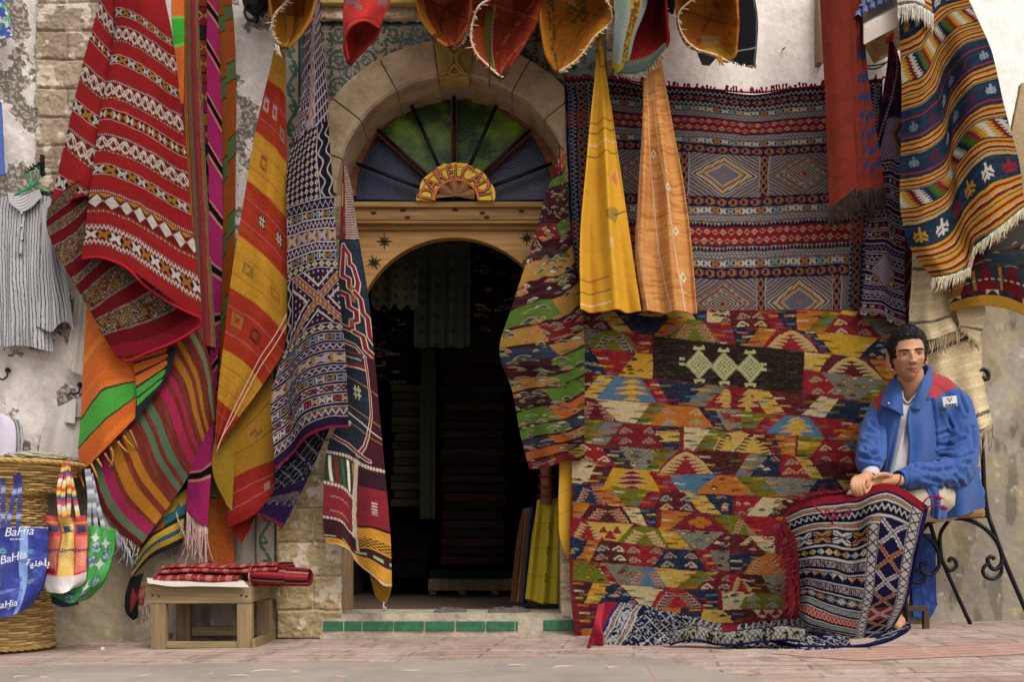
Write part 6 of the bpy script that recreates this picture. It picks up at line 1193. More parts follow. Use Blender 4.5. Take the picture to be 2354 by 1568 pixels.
cone('pale turquoise rug with a flowered yellow border and crimson lining, rolled', 'rolled_rug', [(1470, -40), (1466, 0), (1458, 60), (1440, 110), (1428, 146)], [(1532, -40), (1529, 0), (1533, 60), (1530, 108), (1462, 148)],
     lambda U, V: blank(U, '7c1216'), (80, 200), fz=([(1415, 160, .42), (1450, 166, .42), (1495, 150, .41), (1530, 108, .4)], 46, 14, 'a09c8c', (.15, .9)),
     outer=[([(0, .43, [(1416, -40), (1455, -40, .05), (1492, -40)]), (.25, .43, [(1415, 20), (1450, 20, .05), (1488, 10)]), (.6, .43, [(1411, 90), (1430, 95, .04), (1462, 80)]), (1, .42, [(1408, 152), (1420, 166, .02), (1448, 140)])], lambda U, V: (lambda C: (put(C, (U > 34) & (U < 58), 'b8941c'), put(C, (U > 36) & (U < 56) & (fbm(U / 4, V / 4, 5, 2) > .52), '8a3c1c'), put(C, (U > 36) & (U < 56) & (fbm(U / 4, V / 4, 15, 2) > .6), '2f5030'), put(C, V > 178, 'a08a20'), C)[-1])(blank(U, '8fa096')), (72, 200)),
            ([(0, .44, [(1440, 140), (1490, 128), (1532, 98)]), (1, .43, [(1420, 168), (1478, 162), (1531, 112)])], lambda U, V: (lambda C: (put(C, ((U // 4) % 2 == 0) & (np.abs(V - 10) < 5), '8a8450'), C)[-1])(blank(U, '5c6c66')), (110, 34))])
cone('yellow and orange rug rolled into a cone in front of the white wall', 'rolled_rug', [(1556, -40), (1561, 30), (1566, 68), (1586, 102), (1640, 124), (1668, 136)], [(1690, -40), (1692, 20), (1694, 60), (1692, 96), (1690, 122), (1682, 138)],
     lambda U, V: (lambda C: (put(C, (V > 130), 'b98420'), put(C, (U > 40) & (U < 90) & (V > 95) & (V < 125) & ((U // 3 + V // 3) % 2 == 0), '9a8a50'), C)[-1])(warm('b06814', ['8c3c10', '9a5a14'], 12, '8c300c')(U, V)), (135, 190), rimline=[(1630, -30, .45), (1590, 0, .45), (1562, 30, .42), (1566, 70, .4), (1590, 104, .39), (1650, 128, .39), (1672, 140, .39)], rimcol='c9b99a', fz=([(1652, 128, .4), (1660, 130, .4)], 8, 22, 'b98414'))
g = empty('hanging_shawl', P(1712, 60, .3), 'black shawl with a thin white edge stripe and ragged fringe behind the yellow cone', 'shawl')
def bkp(U, V): C = blank(U, '16161a'); put(C, np.abs(V - 165 + U * .25) < 1.1, '8a8a8c'); put(C, (np.abs(U - 58) < 1.2), '5c5c60'); return C
sheet('cloth', [(0, .3, [(1676, -40), (1732, -40)]), (.5, .3, [(1688, 60), (1744, 50)]), (1, .3, [(1684, 140), (1738, 150)])], bkp, (62, 190), SMOOTH_CLOTH, parent=g); fringe('fringe', [(1684, 138, .3), (1738, 150, .3)], 40, 8, '101014', g, r=.002)
tag(sheet('hanging_cloth', [(0, .27, [(1604, 112), (1662, 118)]), (.6, .27, [(1608, 130), (1645, 136)]), (1, .27, [(1616, 148), (1632, 150)])], lambda U, V: blank(U, '5a6478'), (50, 36), SMOOTH_CLOTH), 'corner of grey blue denim showing below the yellow and orange cone', 'cloth')
def lantern(x, y, s, label):
    t = empty('wall_lantern', P(x, y, .12), label, 'lantern', 'black iron lanterns')
    bm = bmesh.new(); c = VP(x, y, .14); prof = [(0, 0), (.010, .004), (.014, .018), (.008, .028), (.020, .036), (.044, .055), (.055, .085), (.050, .12), (.060, .13), (.058, .2)]; n = 10; prev = None
    for r, h in prof:
        ring = [bm.verts.new(c + Vector((max(r, .0005) * s * math.cos(k * 2 * math.pi / n), max(r, .0005) * s * math.sin(k * 2 * math.pi / n), h * s))) for k in range(n)]
        if prev:
            for k in range(n): bm.faces.new((prev[k], prev[(k + 1) % n], ring[(k + 1) % n], ring[k]))
        prev = ring
    bm.faces.new(prev[::-1]); bmesh.ops.recalc_face_normals(bm, faces=bm.faces); bm_obj('lantern_body', bm, IRON, t, smooth=False)
    tube_obj('scroll_bracket', [crom(np.array([P(x - 12, y - 60, .01), P(x - 26, y - 25, .06), P(x - 14, y - 8, .1), P(x + 2, y - 10, .12), P(x + 4, y - 22, .13), P(x - 6, y - 24, .13)]), 26), crom(np.array([P(x + 14, y - 60, .01), P(x + 24, y - 36, .06), P(x + 14, y - 18, .1)]), 14)], .008, IRON, t)
lantern(590, 54, 1.25, 'black iron lantern at the top between the orange rug and the first cone'); lantern(1546, 32, .9, 'small black iron lantern between the turquoise and the orange cones')
M_WH = m_plain('ledge_plaster', 'b8ada2', .9, 0, .1, .12, 9, .5)
bm = bmesh.new(); pts = [(1978, 66, .02), (2074, 8, .02), (2076, 56, .34), (1986, 104, .34)]
A = [bm.verts.new(P(*p)) for p in pts]; B = [bm.verts.new((v.co.x, v.co.y, v.co.z + .09)) for v in A]
bm.faces.new(A); bm.faces.new(B[::-1]); [bm.faces.new((A[i], B[i], B[(i + 1) % 4], A[(i + 1) % 4])) for i in range(4)]; bmesh.ops.recalc_face_normals(bm, faces=bm.faces)
led = empty('canopy_ledge', P(2020, 60, .1), 'sloping white ledge with blue glazed roof tiles above the aubergine rug', 'ledge'); bm_obj('slab', bm, M_WH, led, bevel=.006)
M_BT = m_plain('blue_glazed_rooftile', '2f3a6e', .3, 0, .5, .3, 20, .3)
for r_ in range(2):
    for k in range(6 - r_ * 2):
        x = 1974 + k * 17 + r_ * 8; y = 40 - k * 8.5 - r_ * 20; bm = bmesh.new(); n = 8; ring = []
        for q, rr in ((.34 - r_ * .06, .018), (.05, .024)):
            c = VP(x, y, q); c.z += (0 if q > .1 else .12); ring.append([bm.verts.new(c + Vector((rr * math.cos(math.pi * j / n), 0, rr * 1.0 * math.sin(math.pi * j / n)))) for j in range(n + 1)] + [bm.verts.new(c + Vector((rr * .7 * math.cos(math.pi * j / n), 0, rr * .7 * math.sin(math.pi * j / n)))) for j in range(n, -1, -1)])
        m_ = len(ring[0]); [bm.faces.new((ring[0][j], ring[0][(j + 1) % m_], ring[1][(j + 1) % m_], ring[1][j])) for j in range(m_)]
        bm.faces.new(ring[0][::-1]); bm.faces.new(ring[1]); bmesh.ops.recalc_face_normals(bm, faces=bm.faces); bm_obj('roof_tile', bm, M_BT, led, smooth=True)
bm = bmesh.new(); beam_pts(bm, VP(2004, 120, .10), VP(2074, 82, .10), .10, .065, up=(0, 1, 0)); tag(bm_obj('wooden_bracket', bm, M_WOODD, bevel=.006), 'short slanting wooden bracket under the white ledge', 'bracket')
tag(tube_obj('cable', [crom(np.array([P(1960, 150, .03), P(1995, 152, .05), P(2025, 148, .05), P(2066, 128, .04)]), 20), crom(np.array([P(1985, 156, .02), P(2015, 158, .05), P(2044, 140, .04)]), 16)], .004, m_plain('cable_rubber', '2a3030', .6, 0, .3)), 'thin dark cables sagging below the wooden bracket', 'cable')
tag(box('wooden_batten', (P(1878, 0, .03)[0], -.045, P(0, 147, .03)[2]), (P(1892, 0, .03)[0], .01, P(0, -200, .03)[2]), M_WOODV), 'upright ochre wooden batten on the wall left of the rust red blanket', 'batten')
tag(tube_obj('nail', [[P(1800, 112, -.01), P(1802, 113, .04), P(1806, 109, .06)]], .003, IRON), 'single bent nail in the white wall above the blanket', 'nail')
tag(tube_obj('string_line', [crom(np.array([P(1126, 60, .45), P(1127, 140, .44), P(1126, 200, .43)]), 10)], .0028, m_plain('dark_cord', '2c241e', .9, 0, .1)), 'thin dark cord dangling in front of the arch beside the keystone', 'cord')
def shirt_stripes(U, V):
    C = blank(U, 'bdb8b8'); x = U + 3 * np.sin(V / 60) + V * .01; put(C, (x % 7.2) < 2.3, '3a4048'); put(C, ((x % 7.2) > 4.6) & ((x % 7.2) < 5.4), '7c828a'); return C
M_GRN = m_plain('green_hanger_plastic', '1f8a48', .35, 0, .5, .1, 20, 0)
hr = tag(box('hook_rail', (P(94, 0, .03)[0], -.035, P(0, 402, .03)[2]), (P(102, 0, .03)[0], .01, P(0, 356, .03)[2]), IRON, bevel=.002), 'small rusty iron hook rail on the stone strip above the striped shirt', 'hook rail')
tube_obj('prongs', [crom(np.array([P(98, 372 + k * 5, .04), P(88 - k * 6, 376 + k * 5, .07), P(80 - k * 6, 384 + k * 4, .09), P(76 - k * 6, 376 + k * 5, .1)]), 10) for k in range(4)], .004, IRON, hr)
tag(tube_obj('clothes_hanger', [crom(np.array([P(54, 408, .08), P(56, 398, .08), P(66, 396, .08), P(72, 406, .08), P(72, 425, .08), P(60, 434, .08)]), 20), crom(np.array([P(80, 386, .09), P(88, 392, .09), P(88, 412, .09), P(76, 428, .09), P(40, 446, .08), P(34, 451, .08)]), 20), crom(np.array([P(72, 424, .085), P(96, 434, .085), P(112, 442, .08)]), 8)], .005, M_GRN), 'green plastic clothes hangers holding the striped shirt', 'clothes hanger')
sh = empty('striped_shirt', P(60, 600, .07), 'grey and white pinstriped long shirt on a green hanger, far left', 'shirt', 'shirts hung on the wall')
sheet('body', [(0, .07, [(-20, 462), (20, 452, .02), (50, 470, .03), (80, 452, .02), (118, 452)]), (.2, .07, [(-20, 520), (50, 525, .03), (114, 520)]), (.6, .08, [(-20, 680), (50, 680, .03), (112, 680)]), (1, .09, [(-20, 792), (20, 798, .02), (50, 795, .0), (85, 802, .03), (121, 810)])], shirt_stripes, (140, 350), SMOOTH_CLOTH, parent=sh, fold=folds((.012, 2.6, .1, .3, .15), (.005, 6, .2, -.2, .3)), th=.004)
sheet('sleeve', [(0, .1, [(95, 470), (118, 455)]), (.3, .11, [(98, 560, .01), (112, 555, .03), (134, 560)]), (.65, .11, [(94, 660, .01), (120, 655, .03), (156, 650)]), (1, .11, [(88, 752, .0), (122, 764, .03), (150, 740, -.01), (172, 762)])], lambda U, V: shirt_stripes(U * 1.0 + 3, V), (80, 310), SMOOTH_CLOTH, parent=sh, fold=folds((.014, 1.8, .1, .3, .1)), th=.004)
sheet('collar', [(0, .09, [(18, 446, .0), (50, 440, -.03), (92, 436, .0)]), (1, .1, [(22, 466, .01), (50, 486, .03), (98, 454, .01)])], lambda U, V: shirt_stripes(V * 1.2 + U * .2, U), (90, 40), SMOOTH_CLOTH, parent=sh, th=.004)
sheet('placket', [(0, .115, [(46, 488), (58, 488)]), (1, .12, [(42, 584), (54, 584)])], lambda U, V: shirt_stripes(U + 2, V), (12, 96), SMOOTH_CLOTH, parent=sh, th=.004)
bm = bmesh.new()
for y in (490, 520, 550): bmesh.ops.create_uvsphere(bm, u_segments=8, v_segments=5, radius=.006, matrix=Matrix.Translation(VP(51, y, .125)))
bm_obj('buttons', bm, m_plain('pearl_button', 'c9c4bc', .3, 0, .5), sh, smooth=True)
tag(sheet('cream_tunic', [(0, .06, [(176, 660), (215, 660)]), (.5, .07, [(166, 760), (205, 770)]), (1, .07, [(151, 842), (170, 856, .01), (210, 872)])], lambda U, V: blank(U, 'b9aea2'), (50, 210), SMOOTH_CLOTH, fold=folds((.008, 2.5, .2, .2, 0)), th=.004), 'hem of a plain cream tunic hanging between the striped shirt and the orange rug', 'tunic', 'shirts hung on the wall')
ws = empty('white_shirt', P(140, 1000, .06), 'crumpled white shirt with open collar hanging from a hook above the baskets', 'shirt', 'shirts hung on the wall')
whp = lambda U, V: blank(U, 'b5aca6')
sheet('body', [(0, .06, [(117, 944), (150, 930, .02), (176, 918), (200, 930)]), (.4, .07, [(98, 990), (145, 980, .03), (200, 980)]), (1, .08, [(84, 1065), (140, 1070, .03), (200, 1070)])], whp, (110, 150), SMOOTH_CLOTH, parent=ws, fold=folds((.012, 1.8, .4, .3, .1)), th=.004)
sheet('collar', [(0, .09, [(158, 925), (176, 918)]), (1, .11, [(150, 972), (173, 976)])], whp, (25, 52), SMOOTH_CLOTH, parent=ws, th=.006)
tube_obj('hanger_bar', [[P(172, 962, .085), P(196, 962, .085)]], .004, m_plain('red_hanger', '6e1c1c', .5), ws)
s2 = empty('white_shirt', P(20, 1000, .06), 'white shirt hanging in front of a striped one at the lower left edge', 'shirt', 'shirts hung on the wall')
sheet('body', [(0, .1, [(-30, 950), (0, 950, .02), (20, 957)]), (.3, .11, [(-30, 985), (10, 985, .02), (34, 975)]), (1, .12, [(-30, 1070), (10, 1070, .02), (36, 1070)])], lambda U, V: blank(U, 'c4bccc'), (65, 120), SMOOTH_CLOTH, parent=s2, th=.004)
sheet('striped_shirt_behind', [(0, .06, [(8, 956), (44, 966)]), (.3, .06, [(20, 985), (51, 985)]), (1, .07, [(20, 1070), (53, 1070)])], shirt_stripes, (34, 110), SMOOTH_CLOTH, parent=s2, th=.004)
def hook(x, y, label):
    t = tag(tube_obj('wall_hook', [crom(np.array([P(x + 6, y - 16, .0), P(x + 4, y - 16, .03), P(x + 2, y, .05), P(x - 8, y + 6, .06), P(x - 16, y + 2, .06), P(x - 22, y + 8, .07)]), 18)], .005, IRON), label, 'hook', 'iron wall hooks')
    bm = bmesh.new(); bmesh.ops.create_uvsphere(bm, u_segments=10, v_segments=6, radius=.014, matrix=Matrix.Translation(VP(x + 5, y - 16, .02))); bm_obj('hook_head', bm, IRON, t, smooth=True)
hook(14, 868, 'iron hook on the flaking wall below the striped shirt'); hook(180, 902, 'iron hook above the crumpled white shirt')
tag(sheet('blue_bag', [(0, .12, [(-30, -30), (6, -20)]), (.5, .12, [(-30, 40), (18, 30, .03), (28, 55)]), (1, .13, [(-30, 96), (10, 88, .02), (30, 82)])], lambda U, V: (lambda C: (put(C, fbm(U / 9, V / 9, 3, 2) > .55, 'b0b4c0'), put(C, (fbm(U / 12, V / 12, 9, 2) > .64), '2f8a3c'), C)[-1])(blank(U, '1c3c90')), (55, 120), VINYL, th=.006), 'blue and white plastic bag hanging in the top left corner', 'bag')
tag(sheet('blue_garment', [(0, .1, [(-30, 225), (4, 235)]), (.5, .1, [(-30, 320), (8, 320)]), (1, .1, [(-30, 405), (12, 402)])], lambda U, V: blank(U, '4a62a8'), (40, 180), SMOOTH_CLOTH, th=.006), 'edge of a blue garment hanging at the far left beside the stone strip', 'garment')
def wicker(name, cx, ybot, ytop, rb, rt, q, label, flare=0.0, parent=None):
    d = D0 - q; s = d / F; c = VP(cx, CY, q); z0 = HC + (CY - ybot) * s; z1 = HC + (CY - ytop) * s; nst = 26; na = nst * 8; nr = int((z1 - z0) / .0125); per = 5
    V, C = [], []; rs = np.random.default_rng(4); N = nr * per
    rowc = rs.uniform(.75, 1.15, nr + 1)
    tab = [np.array(lin(x)) for x in ('b8945a', 'cbaa70', 'a37f46')]
    for i in range(N + 1):
        h = i / N; row = min(i // per, nr - 1); fr = (i % per) / per
        for j in range(na):
            a = 2 * math.pi * j / na; r = (rb + (rt - rb) * h ** 1.2) * s; sgn = 1 if row % 2 else -1
            wv = .0055 * sgn * math.sin(a * nst / 2 + .3 * math.sin(row * 2.1)) + .0045 * (1 - (2 * fr - 1) ** 2) + .006 * mnoise.noise(Vector((a * 2, h * 7, 3)))
            rr = r + wv; V.append((c.x + rr * math.cos(a), c.y + rr * math.sin(a), z0 + (z1 - z0) * h + .003 * mnoise.noise(Vector((a * 3, row, 1)))))
            k = tab[(row * 7 + int(a * 3)) % 3] * rowc[row]; C.append(k * (.45 if fr == 0 else 1))
    Fq = np.array([(i * na + j, i * na + (j + 1) % na, (i + 1) * na + (j + 1) % na, (i + 1) * na + j) for i in range(N) for j in range(na)])
    o = mesh_np(name, V, Fq, PAINT, parent, cols=np.array(C)); md = o.modifiers.new('thickness', 'SOLIDIFY'); md.thickness = .01
    rims = []
    for k in range(3):
        a = np.linspace(0, 2 * np.pi, 160); r = (rt * s + .004 + .006 * np.sin(a * 22 + k * 2.1)); rims.append(np.stack([c.x + r * np.cos(a), c.y + r * np.sin(a), z1 + .006 * np.cos(a * 22 + k * 2.1) + .003], -1))
    for k in range(2):
        a = np.linspace(0, 2 * np.pi, 160); r = (rb * s + .004 + .005 * np.sin(a * 22 + k * 3.1)); rims.append(np.stack([c.x + r * np.cos(a), c.y + r * np.sin(a), z0 + .008 + .005 * np.cos(a * 22 + k * 3.1)], -1))
    return o, rims
bq = .34
bs = empty('wicker_basket', P(5, 1500, bq), 'tall wicker basket on the pavement carrying a wider wicker tray basket', 'basket')
o, rims = wicker('basket_body', 2, 1490, 1142, 114, 92, bq, '', parent=bs); m_plain('cane', 'b08c50', .8, 0, .2, .25, 30, .4); tube_obj('basket_rim', rims[:3], .006, MAT['cane'], bs); tube_obj('basket_foot', rims[3:], .006, MAT['cane'], bs)
b2 = empty('wicker_basket', P(20, 1130, bq), 'wide shallow wicker basket resting on the tall one at the left edge', 'basket')
o, rims = wicker('basket_body', 14, 1136, 1072, 122, 164, bq, '', parent=b2); tube_obj('basket_rim', rims[:3], .007, MAT['cane'], b2); tube_obj('basket_foot', rims[3:], .006, MAT['cane'], b2)
bm = bmesh.new(); bmesh.ops.create_icosphere(bm, subdivisions=5, radius=1); c = VP(95, 1058, bq)
for v in bm.verts: v.co = Vector((v.co.x * .15, v.co.y * .2, v.co.z * .035)) * (1 + .14 * mnoise.noise(v.co * 5) + .05 * mnoise.noise(v.co * 22)) + c
tag(bm_obj('sheepskin', bm, m_plain('fleece', 'b0a690', .97, 0, .05, .12, 60, 1.0, .02), smooth=True), 'flat cream sheepskin lying in the wide basket', 'sheepskin')
bm = bmesh.new(); bmesh.ops.create_icosphere(bm, subdivisions=4, radius=1); c = VP(2, 1062, bq + .05)
for v in bm.verts: v.co = Vector((v.co.x * .12, v.co.y * .12, v.co.z * .022)) * (1 + .2 * mnoise.noise(v.co * 4)) + c
tag(bm_obj('folded_scarf', bm, m_plain('green_scarf', '5c6a3c', .9, 0, .1, .25, 30, .6), smooth=True), 'dull green scarf bundled in the wide basket at the left edge', 'scarf')
def bag(name, label, rows, paint, size, handles, hcol, q, hr=.009, parent=None, back=None):
    t = empty(name, P(rows[0][1][0][0], rows[0][1][0][1], q), label, 'bag', 'coated shopping bags hung on the baskets')
    R1 = [(v, q, [(x, y, dq) for (x, y), dq in zip(p, np.sin(np.linspace(0, np.pi, len(p))) * .07 * (.35 + v))]) for v, p in rows]
    sheet('front_panel', R1, paint, size, VINYL, parent=t, fold=lambda u, v: .006 * np.sin(u * 9 + v * 7) + .004 * np.sin(u * 17 - v * 5), th=.003, ripple=.006, wob=1)
    R2 = [(v, q - .02, [(x + (1 if i else -1) * 0, y, dq) for i, ((x, y), dq) in enumerate(zip(p, -np.sin(np.linspace(0, np.pi, len(p))) * .05 * (.35 + v)))]) for v, p in rows]
    sheet('back_panel', R2, paint, size, VINYL, parent=t, th=.003, ripple=.006, wob=1, step=3)
    for h in handles:
        pts = crom(np.array([P(*p) for p in h]), 26); V = []; Fc = []
        for i, p in enumerate(pts):
            T = pts[min(i + 1, 25)] - pts[max(i - 1, 0)]; T /= np.linalg.norm(T); S = np.cross(T, (0, 1, 0)); S /= np.linalg.norm(S); V += [p - S * hr, p + S * hr, p + S * hr + (0, .003, 0), p - S * hr + (0, .003, 0)]
        for i in range(25):
            for j in range(4): Fc.append((i * 4 + j, i * 4 + (j + 1) % 4, (i + 1) * 4 + (j + 1) % 4, (i + 1) * 4 + j))
        cc = []
        for i in range(26): k = hcol[(i // 2) % len(hcol)]; cc += [lin(k)] * 4
        mesh_np('handle', V, Fc, VINYL, t, cols=np.array(cc), smooth=False)
    return t
def bluep(U, V):
    C = blank(U, '1c2a84'); put(C, (U > 78) & (U < 96), '6f90c4'); put(C, (U < 6), '8fa4cc', .7); put(C, (np.abs(V - 78) < .8) | (np.abs(V - 2) < 1), '8c98c0')
    for x, y in ((36, 60), (30, 142), (60, 190), (104, 60), (104, 140)): r = np.hypot(U - x, V - y); th = np.arctan2(V - y, U - x); put(C, (r < 7) & (np.sin(th * 9) > -.3), '5aa0a0'); put(C, r < 2, '1c3a6a')
    put(C, (fbm(U / 16, V / 16, 8, 3) > .62), '2c44a0', .7); put(C, (V > 150) & (np.abs(V - 176 + U * .4) < 4) & (U < 76), '5a6ab0'); return C
BQ = .62
bb = bag('shopping_bag', 'glossy dark blue shopping bag lettered BaHia in white, far left', [(0, [(-30, 1214), (40, 1212), (112, 1214)]), (.4, [(-30, 1290), (40, 1295), (109, 1290)]), (.8, [(-30, 1370), (30, 1376), (98, 1352)]), (1, [(-30, 1426), (0, 1424), (40, 1412), (74, 1394)])], bluep, (142, 215), [[(8, 1216, BQ + .03), (9, 1140, BQ), (18, 1082, BQ - .04), (34, 1076, BQ - .05)], [(42, 1216, BQ + .04), (46, 1140, BQ), (42, 1090, BQ - .04), (30, 1078, BQ - .05)], [(18, 1216, BQ + .03), (30, 1150, BQ), (36, 1100, BQ - .04), (22, 1080, BQ - .05)]], ['232a78', '232a78', '7f90c4', '232a78', '1a1f5c'], BQ)
def word(txt, x, y, q, size, rot=0, shear=.3, bold=.0, sc=(1, 1)):
    return (txt, size, Matrix.Translation(VP(x, y, q)) @ Matrix.Rotation(math.radians(rot), 4, 'Y') @ TXT @ Matrix.Diagonal((sc[0], sc[1], 1, 1)), bold, shear)
M_WTX = m_plain('white_print', 'c9c8d0', .5, 0, .4, .05, 20, 0)
joined_text('lettering', [word('BaHia', 44, 1224, BQ + .088, .054, -4, .3, .0), word('BaHia', 30, 1284, BQ + .092, .05, -14, .3, .0), word('BaHia', 14, 1392, BQ + .095, .042, -10, .3, .0), word('Eau de bahia', 40, 1241, BQ + .09, .012), word('\ufe93\ufef4\ufee8\ufeeb\ufe8e\ufe91', 88, 1296, BQ + .085, .045, 0, .1, .001)], M_WTX, bb)
def redp(U, V):
    C = blank(U, 'b92a24'); put(C, (U > 36) & (U < 70), 'c9a82c'); put(C, V < 10, 'b01c1c'); put(C, (V < 22) & (U > 36) & (U < 70), 'c9b21c'); put(C, (V < 26) & (V > 20), 'c0901c')
    for cx in (18, 53, 87):
        put(C, (np.abs(U - cx) < 14) & (V > 60) & (V < 134), 'cf6a52' if cx != 53 else 'd0a850'); put(C, (np.abs(U - cx) < 12) & (V > 32) & (V < 48), '1c2a5c')
        r = np.hypot(U - cx, (V - 112) * 1.0); put(C, (r < 14) & ((r % 5) < 1.6) & (V < 134), 'd8a08c' if cx != 53 else 'dcc080')
    put(C, (np.abs(U - 33) < 1.5) & (V > 20) & (V < 134), '8c1a1a'); put(C, V > 138, 'c4bcb8'); put(C, (V > 128) & (V < 136) & (U < 30), '8c1418'); return C
rb_ = bag('shopping_bag', 'red and yellow shopping bag printed with juice labels, white base, second from left', [(0, [(98, 1184), (150, 1192), (198, 1186)]), (.2, [(108, 1212), (150, 1214), (201, 1212)]), (.65, [(104, 1290), (150, 1294), (202, 1288)]), (.88, [(101, 1345), (150, 1350), (199, 1336)]), (1, [(112, 1362), (136, 1366), (188, 1348)])], redp, (104, 178), [[(140, 1192, BQ + .02), (136, 1130, BQ), (148, 1070, BQ - .08)], [(158, 1192, BQ + .03), (160, 1120, BQ), (152, 1068, BQ - .08)], [(182, 1196, BQ + .03), (170, 1130, BQ), (156, 1070, BQ - .08)], [(150, 1196, BQ + .03), (146, 1140, BQ + .01), (160, 1072, BQ - .08)]], ['b03030', 'c9a82c', 'c9c0bc', 'b03030', '2a3a70', 'c9a82c'], BQ - .04)
joined_text('lettering', [word(w_, x, y, BQ + .045, s_, 0, .1, .0008) for w_, y, s_ in (('\ufee5\ufeee\ufee7\ufe8d\ufea9', 1222, .021), ('\ufef1\ufeae\ufef4\ufebc\ufecb', 1264, .023)) for x in (120, 156, 187)], m_plain('navy_print', '1c2450', .5), rb_)
def grp(U, V):
    C = blank(U, '2c8a34'); 
    for x, y in ((90, 26), (62, 62), (110, 90), (70, 118), (120, 40), (90, 140), (40, 150)): a = np.abs(U - x); b = np.abs(V - y); put(C, (np.sqrt(a / 18) + np.sqrt(b / 20)) < 1.0, 'b9b4bc')
    for x, y in ((125, 70), (88, 82), (112, 130), (96, 50), (60, 165), (100, 165)): r = np.hypot((U - x), (V - y) * .8); put(C, (r < 11), '8a9aa4'); put(C, (r < 11) & (fbm(U / 4, V / 4, 3, 2) > .5), '3a5a6a'); put(C, (r < 13) & (r > 11), '1c6a28')
    return C
bag('shopping_bag', 'bright green and white shopping bag behind the red and yellow one', [(0, [(150, 1206), (210, 1210), (268, 1218)]), (.4, [(140, 1280), (200, 1284), (260, 1278)]), (.8, [(128, 1340), (190, 1356), (236, 1346)]), (1, [(118, 1368), (160, 1388), (204, 1378)])], grp, (145, 180), [[(205, 1212, BQ - .1), (207, 1150, BQ - .12), (200, 1080, BQ - .18)], [(222, 1212, BQ - .1), (216, 1150, BQ - .12), (204, 1080, BQ - .18)], [(240, 1216, BQ - .1), (228, 1170, BQ - .12), (210, 1090, BQ - .18)]], ['8a9094', 'b4b8bc', '6a7078'], BQ - .12)
tag(sheet('shopping_bag', [(0, BQ - .2, [(116, 1350), (180, 1350)]), (1, BQ - .2, [(120, 1388), (145, 1398), (178, 1392)])], lambda U, V: blank(U, '1a2350'), (64, 45), VINYL, th=.02), 'bottom of a dark navy bag hanging behind the green bag', 'bag')
fringe('price_strings', [(270, 1222, .2), (300, 1268, .2)], 14, 40, '8c94a0', bk, r=.003)
M_ST = m_wood('crate_pine', '6a5844', '84704f', 'a08a66', axis='X'); M_STV = m_wood('crate_pine_upright', '6a5642', '826c4e', '9c8460', axis='Z')
so_ = empty('low_stool', P(460, 1480, .3), 'rough low wooden stool made of crate boards, left of the doorway', 'stool')
qf, qb = .42, .05
def X_(x, q): return P(x, 0, q)[0]
zT, zR = P(0, 1348, qf)[2], P(0, 1389, qf)[2]; x0, x1 = X_(335, qf), X_(579, qf); xb0, xb1 = X_(398, qb), X_(652, qb)
gz = ground_z(x0)
def sbox(nm, lo, hi, m): return box(nm, lo, hi, m, so_, .003)
sbox('front_apron', (x0, -qf, zR), (x1, -qf + .022, zT), M_ST); sbox('back_apron', (x0 + .02, -qb - .022, zR), (x1 + .03, -qb, zT - .002), M_ST)
sbox('side_apron', (x1 - .02, -qf + .0225, zR + .005), (x1 + .002, -qb - .0225, zT - .003), M_ST); sbox('side_apron', (x0 - .002, -qf + .0225, zR + .005), (x0 + .02, -qb - .0225, zT - .003), M_ST)
for k in range(4): a = x0 + (x1 - x0) * k / 4; sbox('seat_board', (a + .002, -qf - .006, zT + .0005), (a + (x1 - x0) / 4 - .004, -qb + .004, zT + .018), M_ST)
wl_ = X_(381, qf) - X_(347, qf)
for lx, ly in ((X_(347, qf), -qf + .003), (x1 - wl_, -qf + .003), (X_(347, qf) + .01, -qb - .05), (x1 - wl_ + .01, -qb - .05)): sbox('leg', (lx, ly, gz), (lx + wl_, ly + .045, zR - .0005), M_STV)
sbox('stretcher', (X_(347, qf) + wl_ + .001, -qf + .008, gz + .006), (x1 - wl_ - .001, -qf + .03, gz + .036), M_ST); sbox('stretcher', (X_(347, qf) + wl_ + .012, -qb - .03, gz + .03), (x1 - wl_ + .009, -qb - .01, gz + .075), M_ST)
sbox('stretcher', (x1 + .003, -qf - .01, gz + .0), (x1 + .02, -qb + .02, gz + .05), M_ST); sbox('stretcher', (x0 - .004, -qf + .05, gz + .02), (X_(347, qf) - .001, -qb - .06, gz + .05), M_ST)
bm = bmesh.new(); [bmesh.ops.create_uvsphere(bm, u_segments=8, v_segments=4, radius=.005, matrix=Matrix.Translation((X_(x, qf), -qf - .001, P(0, y, qf)[2]))) for x, y in ((352, 1370), (366, 1372), (556, 1370), (568, 1372))]; bm_obj('nail_heads', bm, IRON, so_)
fc = empty('folded_cloth', P(480, 1345, .3), 'red and pink checked cloth folded in layers on the low stool', 'cloth')
def chk(k):
    def f(U, V):
        C = blank(U, '7a1e24'); p = (U + k * 17) % 46; put(C, p < 14, 'b0685c'); put(C, (p > 14) & (p < 17), '2a1a20'); put(C, (p > 28) & (p < 31), 'b0685c'); put(C, (V % 30) < 8, '9a3a38', .5); put(C, fbm(U / 5, V / 5, k, 2) > .6, '5c1a1e', .4); return C
    return f
